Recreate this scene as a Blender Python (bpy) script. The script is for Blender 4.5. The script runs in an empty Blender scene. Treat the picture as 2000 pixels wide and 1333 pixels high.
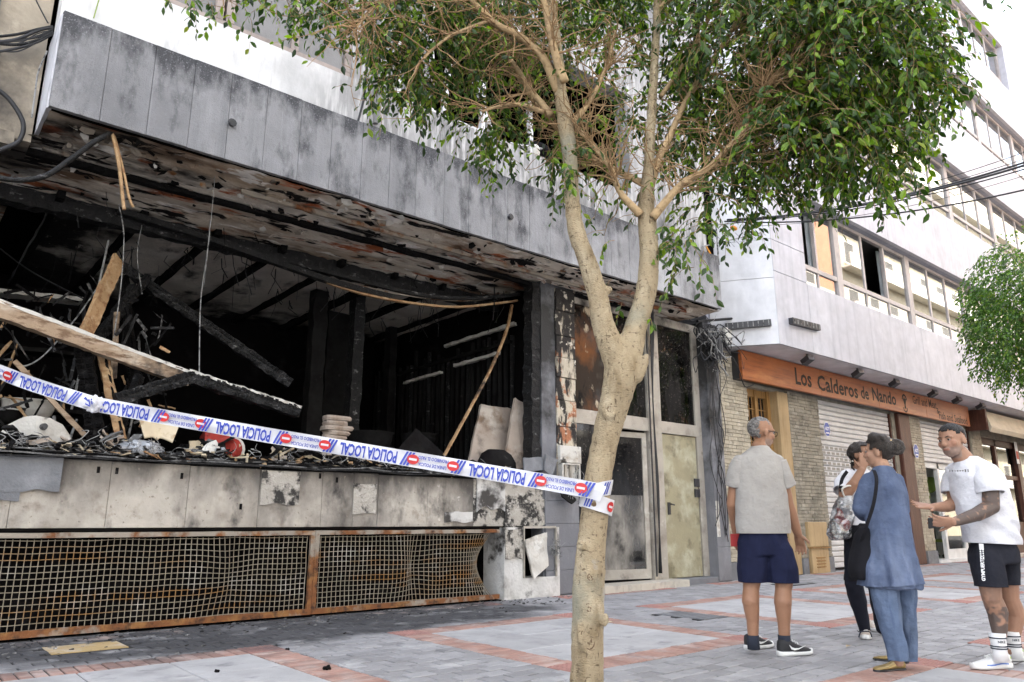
import bpy, bmesh, math, random
import numpy as np
from mathutils import Vector, Matrix, noise
random.seed(7)
V = Vector
scene = bpy.context.scene
COL = scene.collection

# ------------------------------------------------------------------ camera
F_PX, HOR, VPX, EYE = 1455.0, 1020.0, 2780.0, 1.0      # focal length in pixels of the 2000 px wide photograph
PITCH = math.atan((HOR-666.5)/F_PX)
AZ = math.atan((VPX-1000)/(F_PX/math.cos(PITCH)))
HD = V((math.cos(AZ), math.sin(AZ), 0)); RT = V((math.sin(AZ), -math.cos(AZ), 0))
FW = HD*math.cos(PITCH)+V((0, 0, math.sin(PITCH))); UP = V((0, 0, math.cos(PITCH)))-HD*math.sin(PITCH)
EYEP = V((0, 0, EYE)); ZUP = V((0, 0, 1))
cam = bpy.data.cameras.new('camera'); cam_ob = bpy.data.objects.new('camera', cam); COL.objects.link(cam_ob)
cam.sensor_width = 36; cam.lens = F_PX/2000*36; cam.clip_start = 0.05; cam.clip_end = 600
cam_ob.matrix_world = Matrix((( RT.x, UP.x, -FW.x, 0), (RT.y, UP.y, -FW.y, 0), (RT.z, UP.z, -FW.z, EYE), (0, 0, 0, 1)))
scene.camera = cam_ob

# ------------------------------------------------------------------ sky, sun, exposure
SUN_EL, SUN_AZ = math.radians(52), math.radians(100)     # the sun stands behind the burnt building: the street lies in its shade
sun_dir = V((math.cos(SUN_EL)*math.cos(SUN_AZ), math.cos(SUN_EL)*math.sin(SUN_AZ), math.sin(SUN_EL)))
w = bpy.data.worlds.new('World'); scene.world = w; w.use_nodes = True
nt = w.node_tree; bg = nt.nodes['Background']
sky = nt.nodes.new('ShaderNodeTexSky'); sky.sky_type = 'NISHITA'; sky.sun_disc = False
sky.sun_elevation = SUN_EL; sky.sun_rotation = math.radians(90)-SUN_AZ
sky.air_density = 1.0; sky.dust_density = 3.5; sky.ozone_density = 0.6
hs = nt.nodes.new('ShaderNodeHueSaturation'); hs.inputs['Saturation'].default_value = 0.42
nt.links.new(sky.outputs[0], hs.inputs['Color']); nt.links.new(hs.outputs[0], bg.inputs['Color'])
bg.inputs['Strength'].default_value = 0.15
sl = bpy.data.lights.new('sun', 'SUN'); sl.energy = 3.2; sl.angle = math.radians(0.6); sl.color = (1, .96, .91)
so = bpy.data.objects.new('sun', sl); COL.objects.link(so); so.location = (0, 30, 40)
so.rotation_euler = sun_dir.to_track_quat('Z', 'Y').to_euler()
vs = scene.view_settings; vs.view_transform = 'Standard'; vs.look = 'None'; vs.gamma = 1; vs.use_curve_mapping = False
vs.exposure = 3.0
scene.render.engine = 'CYCLES'

# ------------------------------------------------------------------ helpers: photograph geometry to places
def ray(px, py): return FW*F_PX+RT*(px-1000)-UP*(py-666.5)
def onY(px, py, y):
    r = ray(px, py); return EYEP+r*(y/r.y)
def onZ(px, py, z=0):
    r = ray(px, py); return EYEP+r*((z-EYE)/r.z)
def onX(px, py, x):
    r = ray(px, py); return EYEP+r*(x/r.x)
def J(px, py, d):                       # a point at horizontal distance d in front of the lens
    r = ray(px, py); return EYEP+r*(d/r.dot(HD))
def dep(p): return V(p).dot(HD)
def proj(p):
    d = V(p)-EYEP; k = d.dot(FW)
    if k < .05: return None
    return (1000+F_PX*d.dot(RT)/k, 666.5-F_PX*d.dot(UP)/k, k)
def U(a, b): return random.uniform(a, b)

# ------------------------------------------------------------------ helpers: objects
ORG = {}
def thing(name, label, cat, loc=(0, 0, 0), group=None):
    o = bpy.data.objects.new(name, None); COL.objects.link(o); o.location = loc; o.empty_display_size = .1
    o['label'] = label; o['category'] = cat
    if group: o['group'] = group
    ORG[o] = V(loc); return o
def tag(o, label, cat, group=None):
    o['label'] = label; o['category'] = cat
    if group: o['group'] = group
    return o
def link(name, me, parent=None, mats=None, org=None):
    o = bpy.data.objects.new(name, me); COL.objects.link(o)
    if parent is not None:
        o.parent = parent; ORG[o] = ORG[parent]
    else:
        ORG[o] = V(org) if org is not None else V((0, 0, 0)); o.location = ORG[o]
    if mats is not None and not me.materials:
        for m in (mats if isinstance(mats, (list, tuple)) else [mats]): me.materials.append(m)
    return o
class MB:
    """collects shapes of ONE mesh in world coordinates"""
    def __init__(s): s.v = []; s.f = []; s.m = []
    def add(s, vs, fs, m=0):
        k = len(s.v); s.v += [V(p) for p in vs]; s.f += [[i+k for i in f] for f in fs]; s.m += [m]*len(fs); return s
    def box(s, a, b, m=0):
        x0, y0, z0 = a; x1, y1, z1 = b
        return s.add([(x0, y0, z0), (x1, y0, z0), (x1, y1, z0), (x0, y1, z0), (x0, y0, z1), (x1, y0, z1), (x1, y1, z1), (x0, y1, z1)],
              [(0, 3, 2, 1), (4, 5, 6, 7), (0, 1, 5, 4), (1, 2, 6, 5), (2, 3, 7, 6), (3, 0, 4, 7)], m)
    def bbox(s, a, b, c=.008, m=0):      # a box with chamfered edges on the street side and ends
        x0, y0, z0 = a; x1, y1, z1 = b
        c = min(c, (x1-x0)*.3, (z1-z0)*.3, (y1-y0)*.6)
        vs = [(x0, y1, z0), (x1, y1, z0), (x1, y1, z1), (x0, y1, z1), (x0, y0+c, z0), (x1, y0+c, z0), (x1, y0+c, z1), (x0, y0+c, z1),
              (x0+c, y0, z0+c), (x1-c, y0, z0+c), (x1-c, y0, z1-c), (x0+c, y0, z1-c)]
        fs = [(8, 9, 10, 11), (4, 5, 9, 8), (5, 6, 10, 9), (6, 7, 11, 10), (7, 4, 8, 11), (0, 1, 5, 4), (1, 2, 6, 5), (2, 3, 7, 6), (3, 0, 4, 7), (3, 2, 1, 0)]
        return s.add(vs, fs, m)
    def quad(s, a, b, c, d, m=0): return s.add([a, b, c, d], [(0, 1, 2, 3)], m)
    def beam(s, p, q, wd, ht, m=0, up=ZUP, seg=1, jit=0):   # a rectangular bar from p to q, optionally rough
        p, q = V(p), V(q); t = (q-p).normalized(); sx = t.cross(up)
        if sx.length < 1e-3: sx = t.cross(V((1, 0, 0)))
        sx.normalize(); sz = sx.cross(t)
        vs = []; fs = []
        for i in range(seg+1):
            c = p.lerp(q, i/seg)
            for a, b in ((-1, -1), (1, -1), (1, 1), (-1, 1)):
                e = V((U(-1, 1), U(-1, 1), U(-1, 1)))*jit
                vs.append(c+sx*a*wd/2+sz*b*ht/2+e)
        for i in range(seg):
            k = 4*i
            for j in range(4): fs.append((k+j, k+(j+1) % 4, k+4+(j+1) % 4, k+4+j))
        fs += [(3, 2, 1, 0), (4*seg, 4*seg+1, 4*seg+2, 4*seg+3)]
        return s.add(vs, fs, m)
    def tube(s, pts, r, n=6, m=0, cap=True):
        pts = [V(p) for p in pts]; L = len(pts); rr = r if isinstance(r, (list, tuple)) else [r]*L
        vs = []; fs = []; pr = None
        for i, c in enumerate(pts):
            t = (pts[min(i+1, L-1)]-pts[max(i-1, 0)])
            t = t.normalized() if t.length > 1e-9 else ZUP
            if pr is None:
                a = t.orthogonal().normalized()
            else:
                a = pr-t*pr.dot(t); a = a.normalized() if a.length > 1e-6 else t.orthogonal().normalized()
            pr = a; b = t.cross(a)
            for k in range(n):
                g = 2*math.pi*k/n; vs.append(c+(a*math.cos(g)+b*math.sin(g))*rr[i])
        for i in range(L-1):
            for k in range(n):
                fs.append((i*n+k, i*n+(k+1) % n, (i+1)*n+(k+1) % n, (i+1)*n+k))
        if cap: fs += [tuple(range(n-1, -1, -1)), tuple(range((L-1)*n, L*n))]
        return s.add(vs, fs, m)
    def ell(s, c, a, b, d, nu=12, nv=8, m=0):     # ellipsoid with half axes a, b, d (vectors)
        c, a, b, d = V(c), V(a), V(b), V(d); vs = [c+d]; fs = []
        for i in range(1, nv):
            th = math.pi*i/nv
            for k in range(nu):
                g = 2*math.pi*k/nu; vs.append(c+d*math.cos(th)+(a*math.cos(g)+b*math.sin(g))*math.sin(th))
        vs.append(c-d)
        for k in range(nu): fs.append((0, 1+k, 1+(k+1) % nu))
        for i in range(nv-2):
            for k in range(nu):
                fs.append((1+i*nu+k, 1+(i+1)*nu+k, 1+(i+1)*nu+(k+1) % nu, 1+i*nu+(k+1) % nu))
        z = len(vs)-1; o = 1+(nv-2)*nu
        for k in range(nu): fs.append((z, o+(k+1) % nu, o+k))
        return s.add(vs, fs, m)
    def ball(s, c, r, m=0, nu=12, nv=8): return s.ell(c, (r, 0, 0), (0, r, 0), (0, 0, r), nu, nv, m)
    def cone(s, p, q, r0, r1, n=14, m=0):         # round ended tapered limb
        p, q = V(p), V(q); t = q-p; L = t.length
        t = t/L if L > 1e-6 else ZUP; pts = []; rs = []
        for a in (90, 66, 40, 15): pts.append(p-t*r0*math.sin(math.radians(a))); rs.append(max(r0*math.cos(math.radians(a)), 1e-4))
        pts.append(p.lerp(q, .5)); rs.append((r0+r1)/2)
        for a in (15, 40, 66, 90): pts.append(q+t*r1*math.sin(math.radians(a))); rs.append(max(r1*math.cos(math.radians(a)), 1e-4))
        return s.tube(pts, rs, n, m)
    def chain(s, pts, rs, n=14, m=0):
        for i in range(len(pts)-1): s.cone(pts[i], pts[i+1], rs[i], rs[i+1], n, m)
        return s
    def loft(s, rings, n=24, m=0, e=2.0):         # rings: (centre, half axis, half axis)
        vs = []; fs = []
        for c, a, b in rings:
            for k in range(n):
                g = 2*math.pi*k/n; cs, sn = math.cos(g), math.sin(g)
                cs = math.copysign(abs(cs)**(2/e), cs); sn = math.copysign(abs(sn)**(2/e), sn)
                vs.append(V(c)+V(a)*cs+V(b)*sn)
        L = len(rings)
        for i in range(L-1):
            for k in range(n): fs.append((i*n+k, i*n+(k+1) % n, (i+1)*n+(k+1) % n, (i+1)*n+k))
        fs += [tuple(range(n-1, -1, -1)), tuple(range((L-1)*n, L*n))]
        return s.add(vs, fs, m)
    def mesh(s, name, org=(0, 0, 0), smooth=False):
        me = bpy.data.meshes.new(name); o = V(org)
        me.from_pydata([tuple(p-o) for p in s.v], [], s.f); me.update()
        me.polygons.foreach_set('material_index', s.m)
        if smooth: me.polygons.foreach_set('use_smooth', [True]*len(s.f))
        return me
    def build(s, name, mats, parent=None, smooth=False, org=None):
        o = ORG[parent] if parent is not None else V(org if org is not None else (0, 0, 0))
        me = s.mesh(name, o, smooth)
        return link(name, me, parent, mats, org)
def part(name, mats, parent, fn, smooth=False):
    b = MB(); fn(b); return b.build(name, mats, parent, smooth)
def bx(name, m, parent, a, b, c=.006): return MB().bbox(a, b, c).build(name, m, parent)
def struct(o): o['kind'] = 'structure'; return o
def stuff(o): o['kind'] = 'stuff'; return o
def remesh(mb, name, voxel, smooth=3, parent=None, mats=None, org=None, disp=None, dec=1.0, cuts=(), thick=0):
    """one continuous surface grown round overlapping shapes"""
    o3 = ORG[parent] if parent is not None else V(org if org is not None else (0, 0, 0))
    me = mb.mesh(name+'_raw', o3); tmp = bpy.data.objects.new('tmp', me); COL.objects.link(tmp)
    r = tmp.modifiers.new('r', 'REMESH'); r.mode = 'VOXEL'; r.voxel_size = voxel; r.use_smooth_shade = True
    if smooth:
        q = tmp.modifiers.new('s', 'SMOOTH'); q.factor = .5; q.iterations = smooth
    if dec < 1:
        dd = tmp.modifiers.new('d', 'DECIMATE'); dd.ratio = dec
    dg = bpy.context.evaluated_depsgraph_get()
    out = bpy.data.meshes.new_from_object(tmp.evaluated_get(dg)); out.name = name
    bpy.data.objects.remove(tmp); bpy.data.meshes.remove(me)
    out.materials.clear()
    if disp:
        nm = [v.normal.copy() for v in out.vertices]
        for v, n_ in zip(out.vertices, nm): v.co += n_*disp(v.co+o3, n_)
    if cuts:                              # open hems: trim flat where the cloth ends
        bm = bmesh.new(); bm.from_mesh(out)
        for co, no, rad in cuts:
            c_ = V(co)-o3; fs = [f for f in bm.faces if rad is None or (f.calc_center_median()-c_).length < rad]
            ge = set(fs)
            for f in fs: ge.update(f.verts); ge.update(f.edges)
            bmesh.ops.bisect_plane(bm, geom=list(ge), plane_co=c_, plane_no=V(no), clear_outer=True)
        bm.to_mesh(out); bm.free()
    out.polygons.foreach_set('use_smooth', [True]*len(out.polygons))
    o = link(name, out, parent, mats, org)
    if thick: sm = o.modifiers.new('thickness', 'SOLIDIFY'); sm.thickness = thick; sm.offset = -1
    return o
def paint(o, fn):                        # a colour of its own for every vertex (skin, lips, ink)
    me = o.data; a = me.color_attributes.new('Col', 'FLOAT_COLOR', 'POINT'); og = ORG[o]; c = []
    for v in me.vertices:
        k = fn(v.co+og, v.normal); c += [k[0], k[1], k[2], 1]
    a.data.foreach_set('color', c)
def text_mesh(s, size=1, bold=0, spacing=1, sx=1, align='CENTER'):
    cu = bpy.data.curves.new('t', 'FONT'); cu.body = s; cu.size = size; cu.offset = bold; cu.space_character = spacing
    cu.align_x = align; cu.align_y = 'CENTER'; cu.resolution_u = 2
    t = bpy.data.objects.new('t', cu); COL.objects.link(t)
    me = bpy.data.meshes.new_from_object(t.evaluated_get(bpy.context.evaluated_depsgraph_get()))
    vs = [(v.co.x*sx, v.co.y) for v in me.vertices]; fs = [list(p.vertices) for p in me.polygons]
    bpy.data.objects.remove(t); bpy.data.curves.remove(cu); bpy.data.meshes.remove(me)
    return vs, fs

# ------------------------------------------------------------------ materials
def nodes(name):
    m = bpy.data.materials.new(name); m.use_nodes = True; t = m.node_tree; return m, t, t.nodes['Principled BSDF']
def math_node(t, op, a, b=None, clamp=False):
    n = t.nodes.new('ShaderNodeMath'); n.operation = op; n.use_clamp = clamp
    for i, x in enumerate((a, b)):
        if x is None: continue
        if isinstance(x, (int, float)): n.inputs[i].default_value = x
        else: t.links.new(x, n.inputs[i])
    return n.outputs[0]
def noise_mask(t, pos, scale, lo, hi, stretch=(1, 1, 1), detail=6, grad=None, rough=.6):
    mp = t.nodes.new('ShaderNodeMapping'); mp.inputs['Scale'].default_value = [scale*k for k in stretch]; t.links.new(pos, mp.inputs['Vector'])
    mp.inputs['Location'].default_value = (random.uniform(0, 50), random.uniform(0, 50), random.uniform(0, 50))
    nz = t.nodes.new('ShaderNodeTexNoise'); nz.inputs['Scale'].default_value = 1; nz.inputs['Detail'].default_value = detail; nz.inputs['Roughness'].default_value = rough
    t.links.new(mp.outputs[0], nz.inputs['Vector']); fac = nz.outputs['Fac']
    if grad:
        for g in (grad if isinstance(grad, list) else [grad]):          # (axis, from, to, gain): the stain thickens along an axis
            sp = t.nodes.new('ShaderNodeSeparateXYZ'); t.links.new(pos, sp.inputs[0])
            mr = t.nodes.new('ShaderNodeMapRange'); mr.inputs[1].default_value = g[1]; mr.inputs[2].default_value = g[2]
            mr.inputs[3].default_value = 0; mr.inputs[4].default_value = g[3]; t.links.new(sp.outputs[g[0]], mr.inputs[0])
            fac = math_node(t, 'ADD', fac, mr.outputs[0])
    mr = t.nodes.new('ShaderNodeMapRange'); mr.inputs[1].default_value = lo; mr.inputs[2].default_value = hi; t.links.new(fac, mr.inputs[0])
    return mr.outputs[0]
def mat(name, base, rough=.8, layers=(), bump=(), metal=0, vary=0, spec=.3, attr=None, trans=0, blotch=.12, bscale=3.0):
    m, t, p = nodes(name); g = t.nodes.new('ShaderNodeNewGeometry'); pos = g.outputs['Position']
    if attr:
        at = t.nodes.new('ShaderNodeAttribute'); at.attribute_name = attr; col = at.outputs['Color']
    else:
        rgb = t.nodes.new('ShaderNodeRGB'); rgb.outputs[0].default_value = (*base, 1); col = rgb.outputs[0]
    for L in layers:
        L = list(L)+[None]*(7-len(L)); c, sc, lo, hi, st, de, gr = L
        f = noise_mask(t, pos, sc, lo, hi, st or (1, 1, 1), 6 if de is None else de, gr)
        mx = t.nodes.new('ShaderNodeMix'); mx.data_type = 'RGBA'; t.links.new(f, mx.inputs[0]); t.links.new(col, mx.inputs[6])
        mx.inputs[7].default_value = (*c, 1); col = mx.outputs[2]
    val = None
    if blotch:
        f = noise_mask(t, pos, bscale, .3, .7); val = math_node(t, 'ADD', math_node(t, 'MULTIPLY', f, 2*blotch), 1-blotch)
    if vary:
        oi = t.nodes.new('ShaderNodeObjectInfo')
        r = math_node(t, 'FRACT', math_node(t, 'ADD', oi.outputs['Random'], g.outputs['Random Per Island']))
        r = math_node(t, 'ADD', math_node(t, 'MULTIPLY', r, 2*vary), 1-vary)
        val = r if val is None else math_node(t, 'MULTIPLY', val, r)
    if val is not None:
        h = t.nodes.new('ShaderNodeHueSaturation'); t.links.new(col, h.inputs['Color']); t.links.new(val, h.inputs['Value']); col = h.outputs[0]
    t.links.new(col, p.inputs['Base Color']); p.inputs['Roughness'].default_value = rough; p.inputs['Metallic'].default_value = metal
    p.inputs['Specular IOR Level'].default_value = spec
    nrm = None
    for sc, st, *stretch in bump:
        nz = t.nodes.new('ShaderNodeTexNoise'); nz.inputs['Scale'].default_value = sc; nz.inputs['Detail'].default_value = 6
        if stretch:
            mp = t.nodes.new('ShaderNodeMapping'); mp.inputs['Scale'].default_value = stretch[0]; t.links.new(pos, mp.inputs['Vector']); t.links.new(mp.outputs[0], nz.inputs['Vector'])
        else: t.links.new(pos, nz.inputs['Vector'])
        b = t.nodes.new('ShaderNodeBump'); b.inputs['Strength'].default_value = st; b.inputs['Distance'].default_value = .02
        t.links.new(nz.outputs['Fac'], b.inputs['Height'])
        if nrm: t.links.new(nrm, b.inputs['Normal'])
        nrm = b.outputs[0]
    if nrm: t.links.new(nrm, p.inputs['Normal'])
    if trans:
        out = t.nodes['Material Output']; tr = t.nodes.new('ShaderNodeBsdfTranslucent'); t.links.new(col, tr.inputs['Color'])
        ms = t.nodes.new('ShaderNodeMixShader'); ms.inputs[0].default_value = trans
        t.links.new(p.outputs[0], ms.inputs[1]); t.links.new(tr.outputs[0], ms.inputs[2]); t.links.new(ms.outputs[0], out.inputs['Surface'])
    return m
def glass(name, tint=(.8, .85, .85), refl=.25, dirt=None, rough=.02):
    m, t, p = nodes(name); out = t.nodes['Material Output']
    lw = t.nodes.new('ShaderNodeLayerWeight'); lw.inputs['Blend'].default_value = .35
    gl = t.nodes.new('ShaderNodeBsdfGlossy'); gl.inputs['Roughness'].default_value = rough; gl.inputs['Color'].default_value = (.95, .95, .95, 1)
    tr = t.nodes.new('ShaderNodeBsdfTransparent'); tr.inputs['Color'].default_value = (*tint, 1)
    f = math_node(t, 'ADD', math_node(t, 'MULTIPLY', lw.outputs['Fresnel'], .9), refl, True)
    mx = t.nodes.new('ShaderNodeMixShader'); t.links.new(f, mx.inputs[0]); t.links.new(tr.outputs[0], mx.inputs[1]); t.links.new(gl.outputs[0], mx.inputs[2])
    last = mx.outputs[0]
    if dirt:
        g = t.nodes.new('ShaderNodeNewGeometry')
        for c, sc, lo, hi, st in dirt:
            k = noise_mask(t, g.outputs['Position'], sc, lo, hi, st)
            d = t.nodes.new('ShaderNodeBsdfDiffuse'); d.inputs['Color'].default_value = (*c, 1)
            m2 = t.nodes.new('ShaderNodeMixShader'); t.links.new(k, m2.inputs[0]); t.links.new(last, m2.inputs[1]); t.links.new(d.outputs[0], m2.inputs[2]); last = m2.outputs[0]
    t.links.new(last, out.inputs['Surface']); return m
BLK = (.007, .0065, .0065); SOOT = (.03, .028, .028)
M = {}
def mm(k, *a, **kw): M[k] = mat(k, *a, **kw)
mm('mortar', (.055, .055, .056), .95, [((.035, .034, .034), .8, .35, .6, None, None, [(1, 6.2, 7.3, .35), (0, 10, 7.5, .0)])], [(60, .4)])
STAIN = [((.060, .060, .064), .9, .74, .95, (.6, 1, 1), None, [(1, 5.6, 6.9, .54), (0, 5.4, 8.0, -.50)]), ((.15, .15, .16), 5, .58, .78)]
mm('paver', (.265, .262, .268), .75, STAIN+[((.37, .368, .37), 2.2, .55, .75)], [(70, .35), (14, .25)], vary=.16)
mm('slab', (.37, .367, .37), .7, STAIN+[((.27, .265, .27), 3, .5, .75), ((.44, .437, .44), 1.6, .55, .7)], [(90, .25)], vary=.07)
mm('red_brick', (.32, .195, .16), .8, STAIN+[((.38, .31, .28), 4, .48, .7)], [(70, .3)], vary=.14)
mm('tactile', (.33, .175, .15), .8, STAIN, [(70, .3)], vary=.06)
mm('sand_patch', (.40, .29, .14), .9, [((.10, .10, .10), 22, .58, .72), ((.45, .4, .34), 5, .5, .7)], [(60, .5)])
mm('char', BLK, .75, [((.03, .029, .028), 12, .58, .72), ((.07, .066, .063), 30, .68, .78)], [(25, .9), (90, .6)], spec=.08)
mm('char_grey', (.014, .0135, .0135), .6, [((.24, .235, .23), 9, .60, .74, (1, 1, 2)), ((.008, .008, .008), 16, .5, .62)], [(20, .9), (70, .7)])
mm('soot_wall', (.006, .0055, .0055), .95, [((.014, .013, .013), 3, .55, .75)], [(12, .5)], spec=0)
mm('soot_mid', (.016, .0155, .015), .85, [((.009, .008, .008), 2.5, .45, .62), ((.06, .057, .054), 5, .66, .76)], [(14, .5)], spec=.05)
mm('fascia', (.235, .233, .236), .6, [((.30, .30, .31), 3.5, .52, .78, (1, 1, .12)), ((.14, .14, .145), 5, .50, .80, (1, 1, .10)), ((.36, .36, .365), 9, .62, .76, (1.6, 1, .07)), ((.13, .13, .135), .7, .50, .90, (1, 1, .8)), ((.05, .05, .054), 6, .50, .72, (1, 1, .4), None, (2, 5.25, 5.62, .24)),
   ((.42, .42, .425), .8, .62, .86, None, None, [(0, 4.5, 9, .18), (2, 5.1, 4.6, .06)]), ((.23, .23, .24), 60, .56, .72)], [(90, .5), (25, .3)], vary=.06)
mm('fascia_end', (.55, .55, .58), .7, [((.25, .25, .27), 4, .5, .8)], [(40, .2)])
mm('white_wall', (.60, .595, .585), .75, [((.24, .235, .23), 1.2, .58, .92, (1, 1, .35), None, (0, 2.3, 4.2, .42)), ((.10, .10, .10), 3, .66, .85, (1, 1, .25), None, [(0, 3, 6, .2), (2, 6.0, 6.6, -.1)]), ((.5, .49, .48), 9, .6, .8, (2, 1, .3), None, (0, 1.5, 3.5, .12))], [(40, .15)])
mm('burnt_soffit', (.66, .60, .51), .85, [((.42, .33, .24), .9, .50, .66, (.5, 1.3, 1)), ((.20, .13, .085), 1.3, .54, .64, (.45, 1.5, 1)), ((.36, .11, .045), 1.9, .56, .63, (.6, 1.6, 1)), ((.80, .76, .70), 3.4, .585, .625, (.5, 1.5, 1)), ((.03, .026, .024), 1.1, .54, .66, (.5, 1.6, 1)), ((.012, .011, .011), 3.0, .555, .60, (.45, 1.5, 1)), ((.012, .011, .011), .8, .66, .84, None, None, (0, 1.8, .6, .3))], [(9, .9), (35, .7)], spec=.1)
mm('burnt_ceiling', (.62, .57, .50), .88, [((.78, .74, .68), 1.3, .5, .66, (1, .8, 1)), ((.09, .08, .07), 2.3, .56, .68, (1, .6, 1)), ((.009, .008, .008), 1.2, .70, .92, None, None, [(1, 11.4, 13.2, .5), (0, 2.6, 1.2, .5)]), ((.42, .39, .36), 6, .64, .7, (1, .6, 1))], [(8, .6), (30, .5)])
mm('stone_panel', (.47, .43, .37), .8, [((.36, .325, .275), 2, .42, .65), ((.27, .23, .185), 5, .54, .72), ((.085, .077, .07), 1.4, .50, .79, (1, 1, .55), None, [(2, 1.2, 1.66, .22), (0, 2.2, 6.5, .18)]), ((.07, .063, .058), 3, .56, .78, (1, 1, .3), None, (2, 1.3, 1.62, .2)), ((.22, .19, .16), 22, .62, .68, (1, 1, 1)), ((.05, .046, .043), 4, .60, .80, (1, 1, .6), None, (0, 1.5, 6, .12)), ((.58, .54, .49), 5, .66, .72, None, None, (0, 5, 7, .05))], [(30, .3), (6, .25)], vary=.06)
mm('slate_panel', (.15, .155, .165), .6, [((.23, .235, .245), 3, .5, .7)], [(12, .5), (50, .3)])
mm('spalled', (.42, .39, .34), .9, [((.04, .038, .035), 7, .47, .58), ((.5, .47, .42), 14, .55, .65)], [(14, 1.0), (50, .6)])
mm('plaster_white', (.58, .565, .535), .85, [((.30, .285, .26), 3, .52, .7), ((.06, .055, .05), 3.5, .60, .74, None, None, (2, .3, 1.0, .16))], [(25, .5)])
mm('rust', (.19, .075, .028), .85, [((.27, .13, .045), 5, .5, .62), ((.06, .03, .018), 9, .50, .64), ((.30, .26, .21), 4, .56, .68, None, None, (2, .3, .95, .18))], [(60, .5)])
mm('rust_light', (.25, .215, .16), .75, [((.26, .14, .05), 1.6, .54, .64, (.4, 1, 4), None), ((.44, .41, .36), 3, .55, .7), ((.10, .08, .055), 6, .6, .72)], [(90, .3)])
mm('tile_strip', (.50, .44, .34), .7, [((.36, .15, .075), 3.2, .53, .58), ((.025, .022, .02), 3, .50, .58, (2.5, 2.5, .8), None, (2, 2.6, 4.5, .20)), ((.62, .57, .48), 7, .58, .64)], [(16, .8), (60, .4)])
mm('grey_tile', (.17, .172, .185), .6, [((.27, .27, .285), 2, .5, .7, (1, 1, .4)), ((.03, .03, .03), 1.6, .60, .8, None, None, (2, 1.0, 3.6, .3)), ((.42, .42, .43), 14, .68, .74, (3, 3, .12))], [(40, .25)])
mm('alu', (.42, .385, .33), .5, [((.28, .25, .21), 3, .5, .7), ((.55, .52, .46), 4, .6, .72), ((.05, .045, .04), 3, .62, .8, None, None, (2, 2.5, 4.6, .15))], [(50, .15)], metal=.25)
mm('door_panel', (.30, .27, .17), .45, [((.42, .40, .29), 2.6, .48, .64), ((.17, .15, .09), 3.4, .52, .66), ((.62, .60, .54), 9, .66, .72, (2, 2, .3))], [(30, .2)], spec=.5)
mm('step_tile', (.48, .44, .37), .6, [((.3, .28, .25), 5, .5, .7)], [(60, .15)])
mm('wood_new', (.42, .27, .14), .65, [((.28, .15, .07), 5, .48, .62, (1, 3, 3)), ((.55, .40, .24), 8, .56, .66), ((.04, .032, .028), 2.5, .58, .7)], [(30, .5), (8, .3)])
mm('wood_pale', (.33, .24, .16), .75, [((.48, .40, .31), 3, .54, .66, (.6, 3, 3)), ((.16, .10, .06), 6, .50, .64, (1, 4, 4)), ((.022, .019, .018), 2.2, .62, .76, None, None, (0, 1.0, 2.9, .34))], [(30, .5)])
mm('scorched_board', (.40, .33, .27), .7, [((.55, .49, .42), 1.8, .52, .66), ((.22, .15, .10), 2.6, .54, .68), ((.03, .027, .025), 2.2, .58, .76, None, None, (2, 2.1, 1.4, .12))], [(30, .3)])
mm('ash', (.14, .138, .135), .95, [((.40, .39, .38), 18, .58, .66), ((.015, .014, .014), 8, .47, .58)], [(40, 1.0)])
mm('silver', (.45, .47, .50), .35, [((.10, .10, .10), 14, .52, .62)], [(40, 1.0)], metal=.6)
mm('paper', (.52, .44, .31), .85, [((.30, .22, .13), 10, .5, .65), ((.06, .05, .04), 5, .6, .7)], [(30, .6)])
mm('dirty_white', (.60, .58, .53), .6, [((.35, .30, .24), 5, .52, .7), ((.04, .035, .03), 6, .62, .7)], [(30, .3)])
mm('cream_plastic', (.60, .50, .34), .4, [((.30, .17, .07), 6, .55, .7)], [(20, .2)], spec=.5)
mm('red_paint', (.34, .035, .025), .5, [((.04, .02, .018), 7, .55, .65)], [(30, .3)])
mm('dark_metal', (.03, .03, .033), .45, bump=[(40, .2)], spec=.5)
mm('cable', (.02, .02, .022), .55, blotch=.2, spec=.4)
mm('cable_grey', (.30, .30, .29), .6, [((.05, .05, .05), 12, .5, .6)])
mm('plaster_old', (.36, .31, .24), .9, [((.24, .21, .17), 1.5, .5, .66), ((.46, .40, .31), 3, .56, .68), ((.045, .04, .036), 1.3, .60, .80, None, None, (2, 6.4, 4.6, .26))], [(20, .5)])
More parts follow.
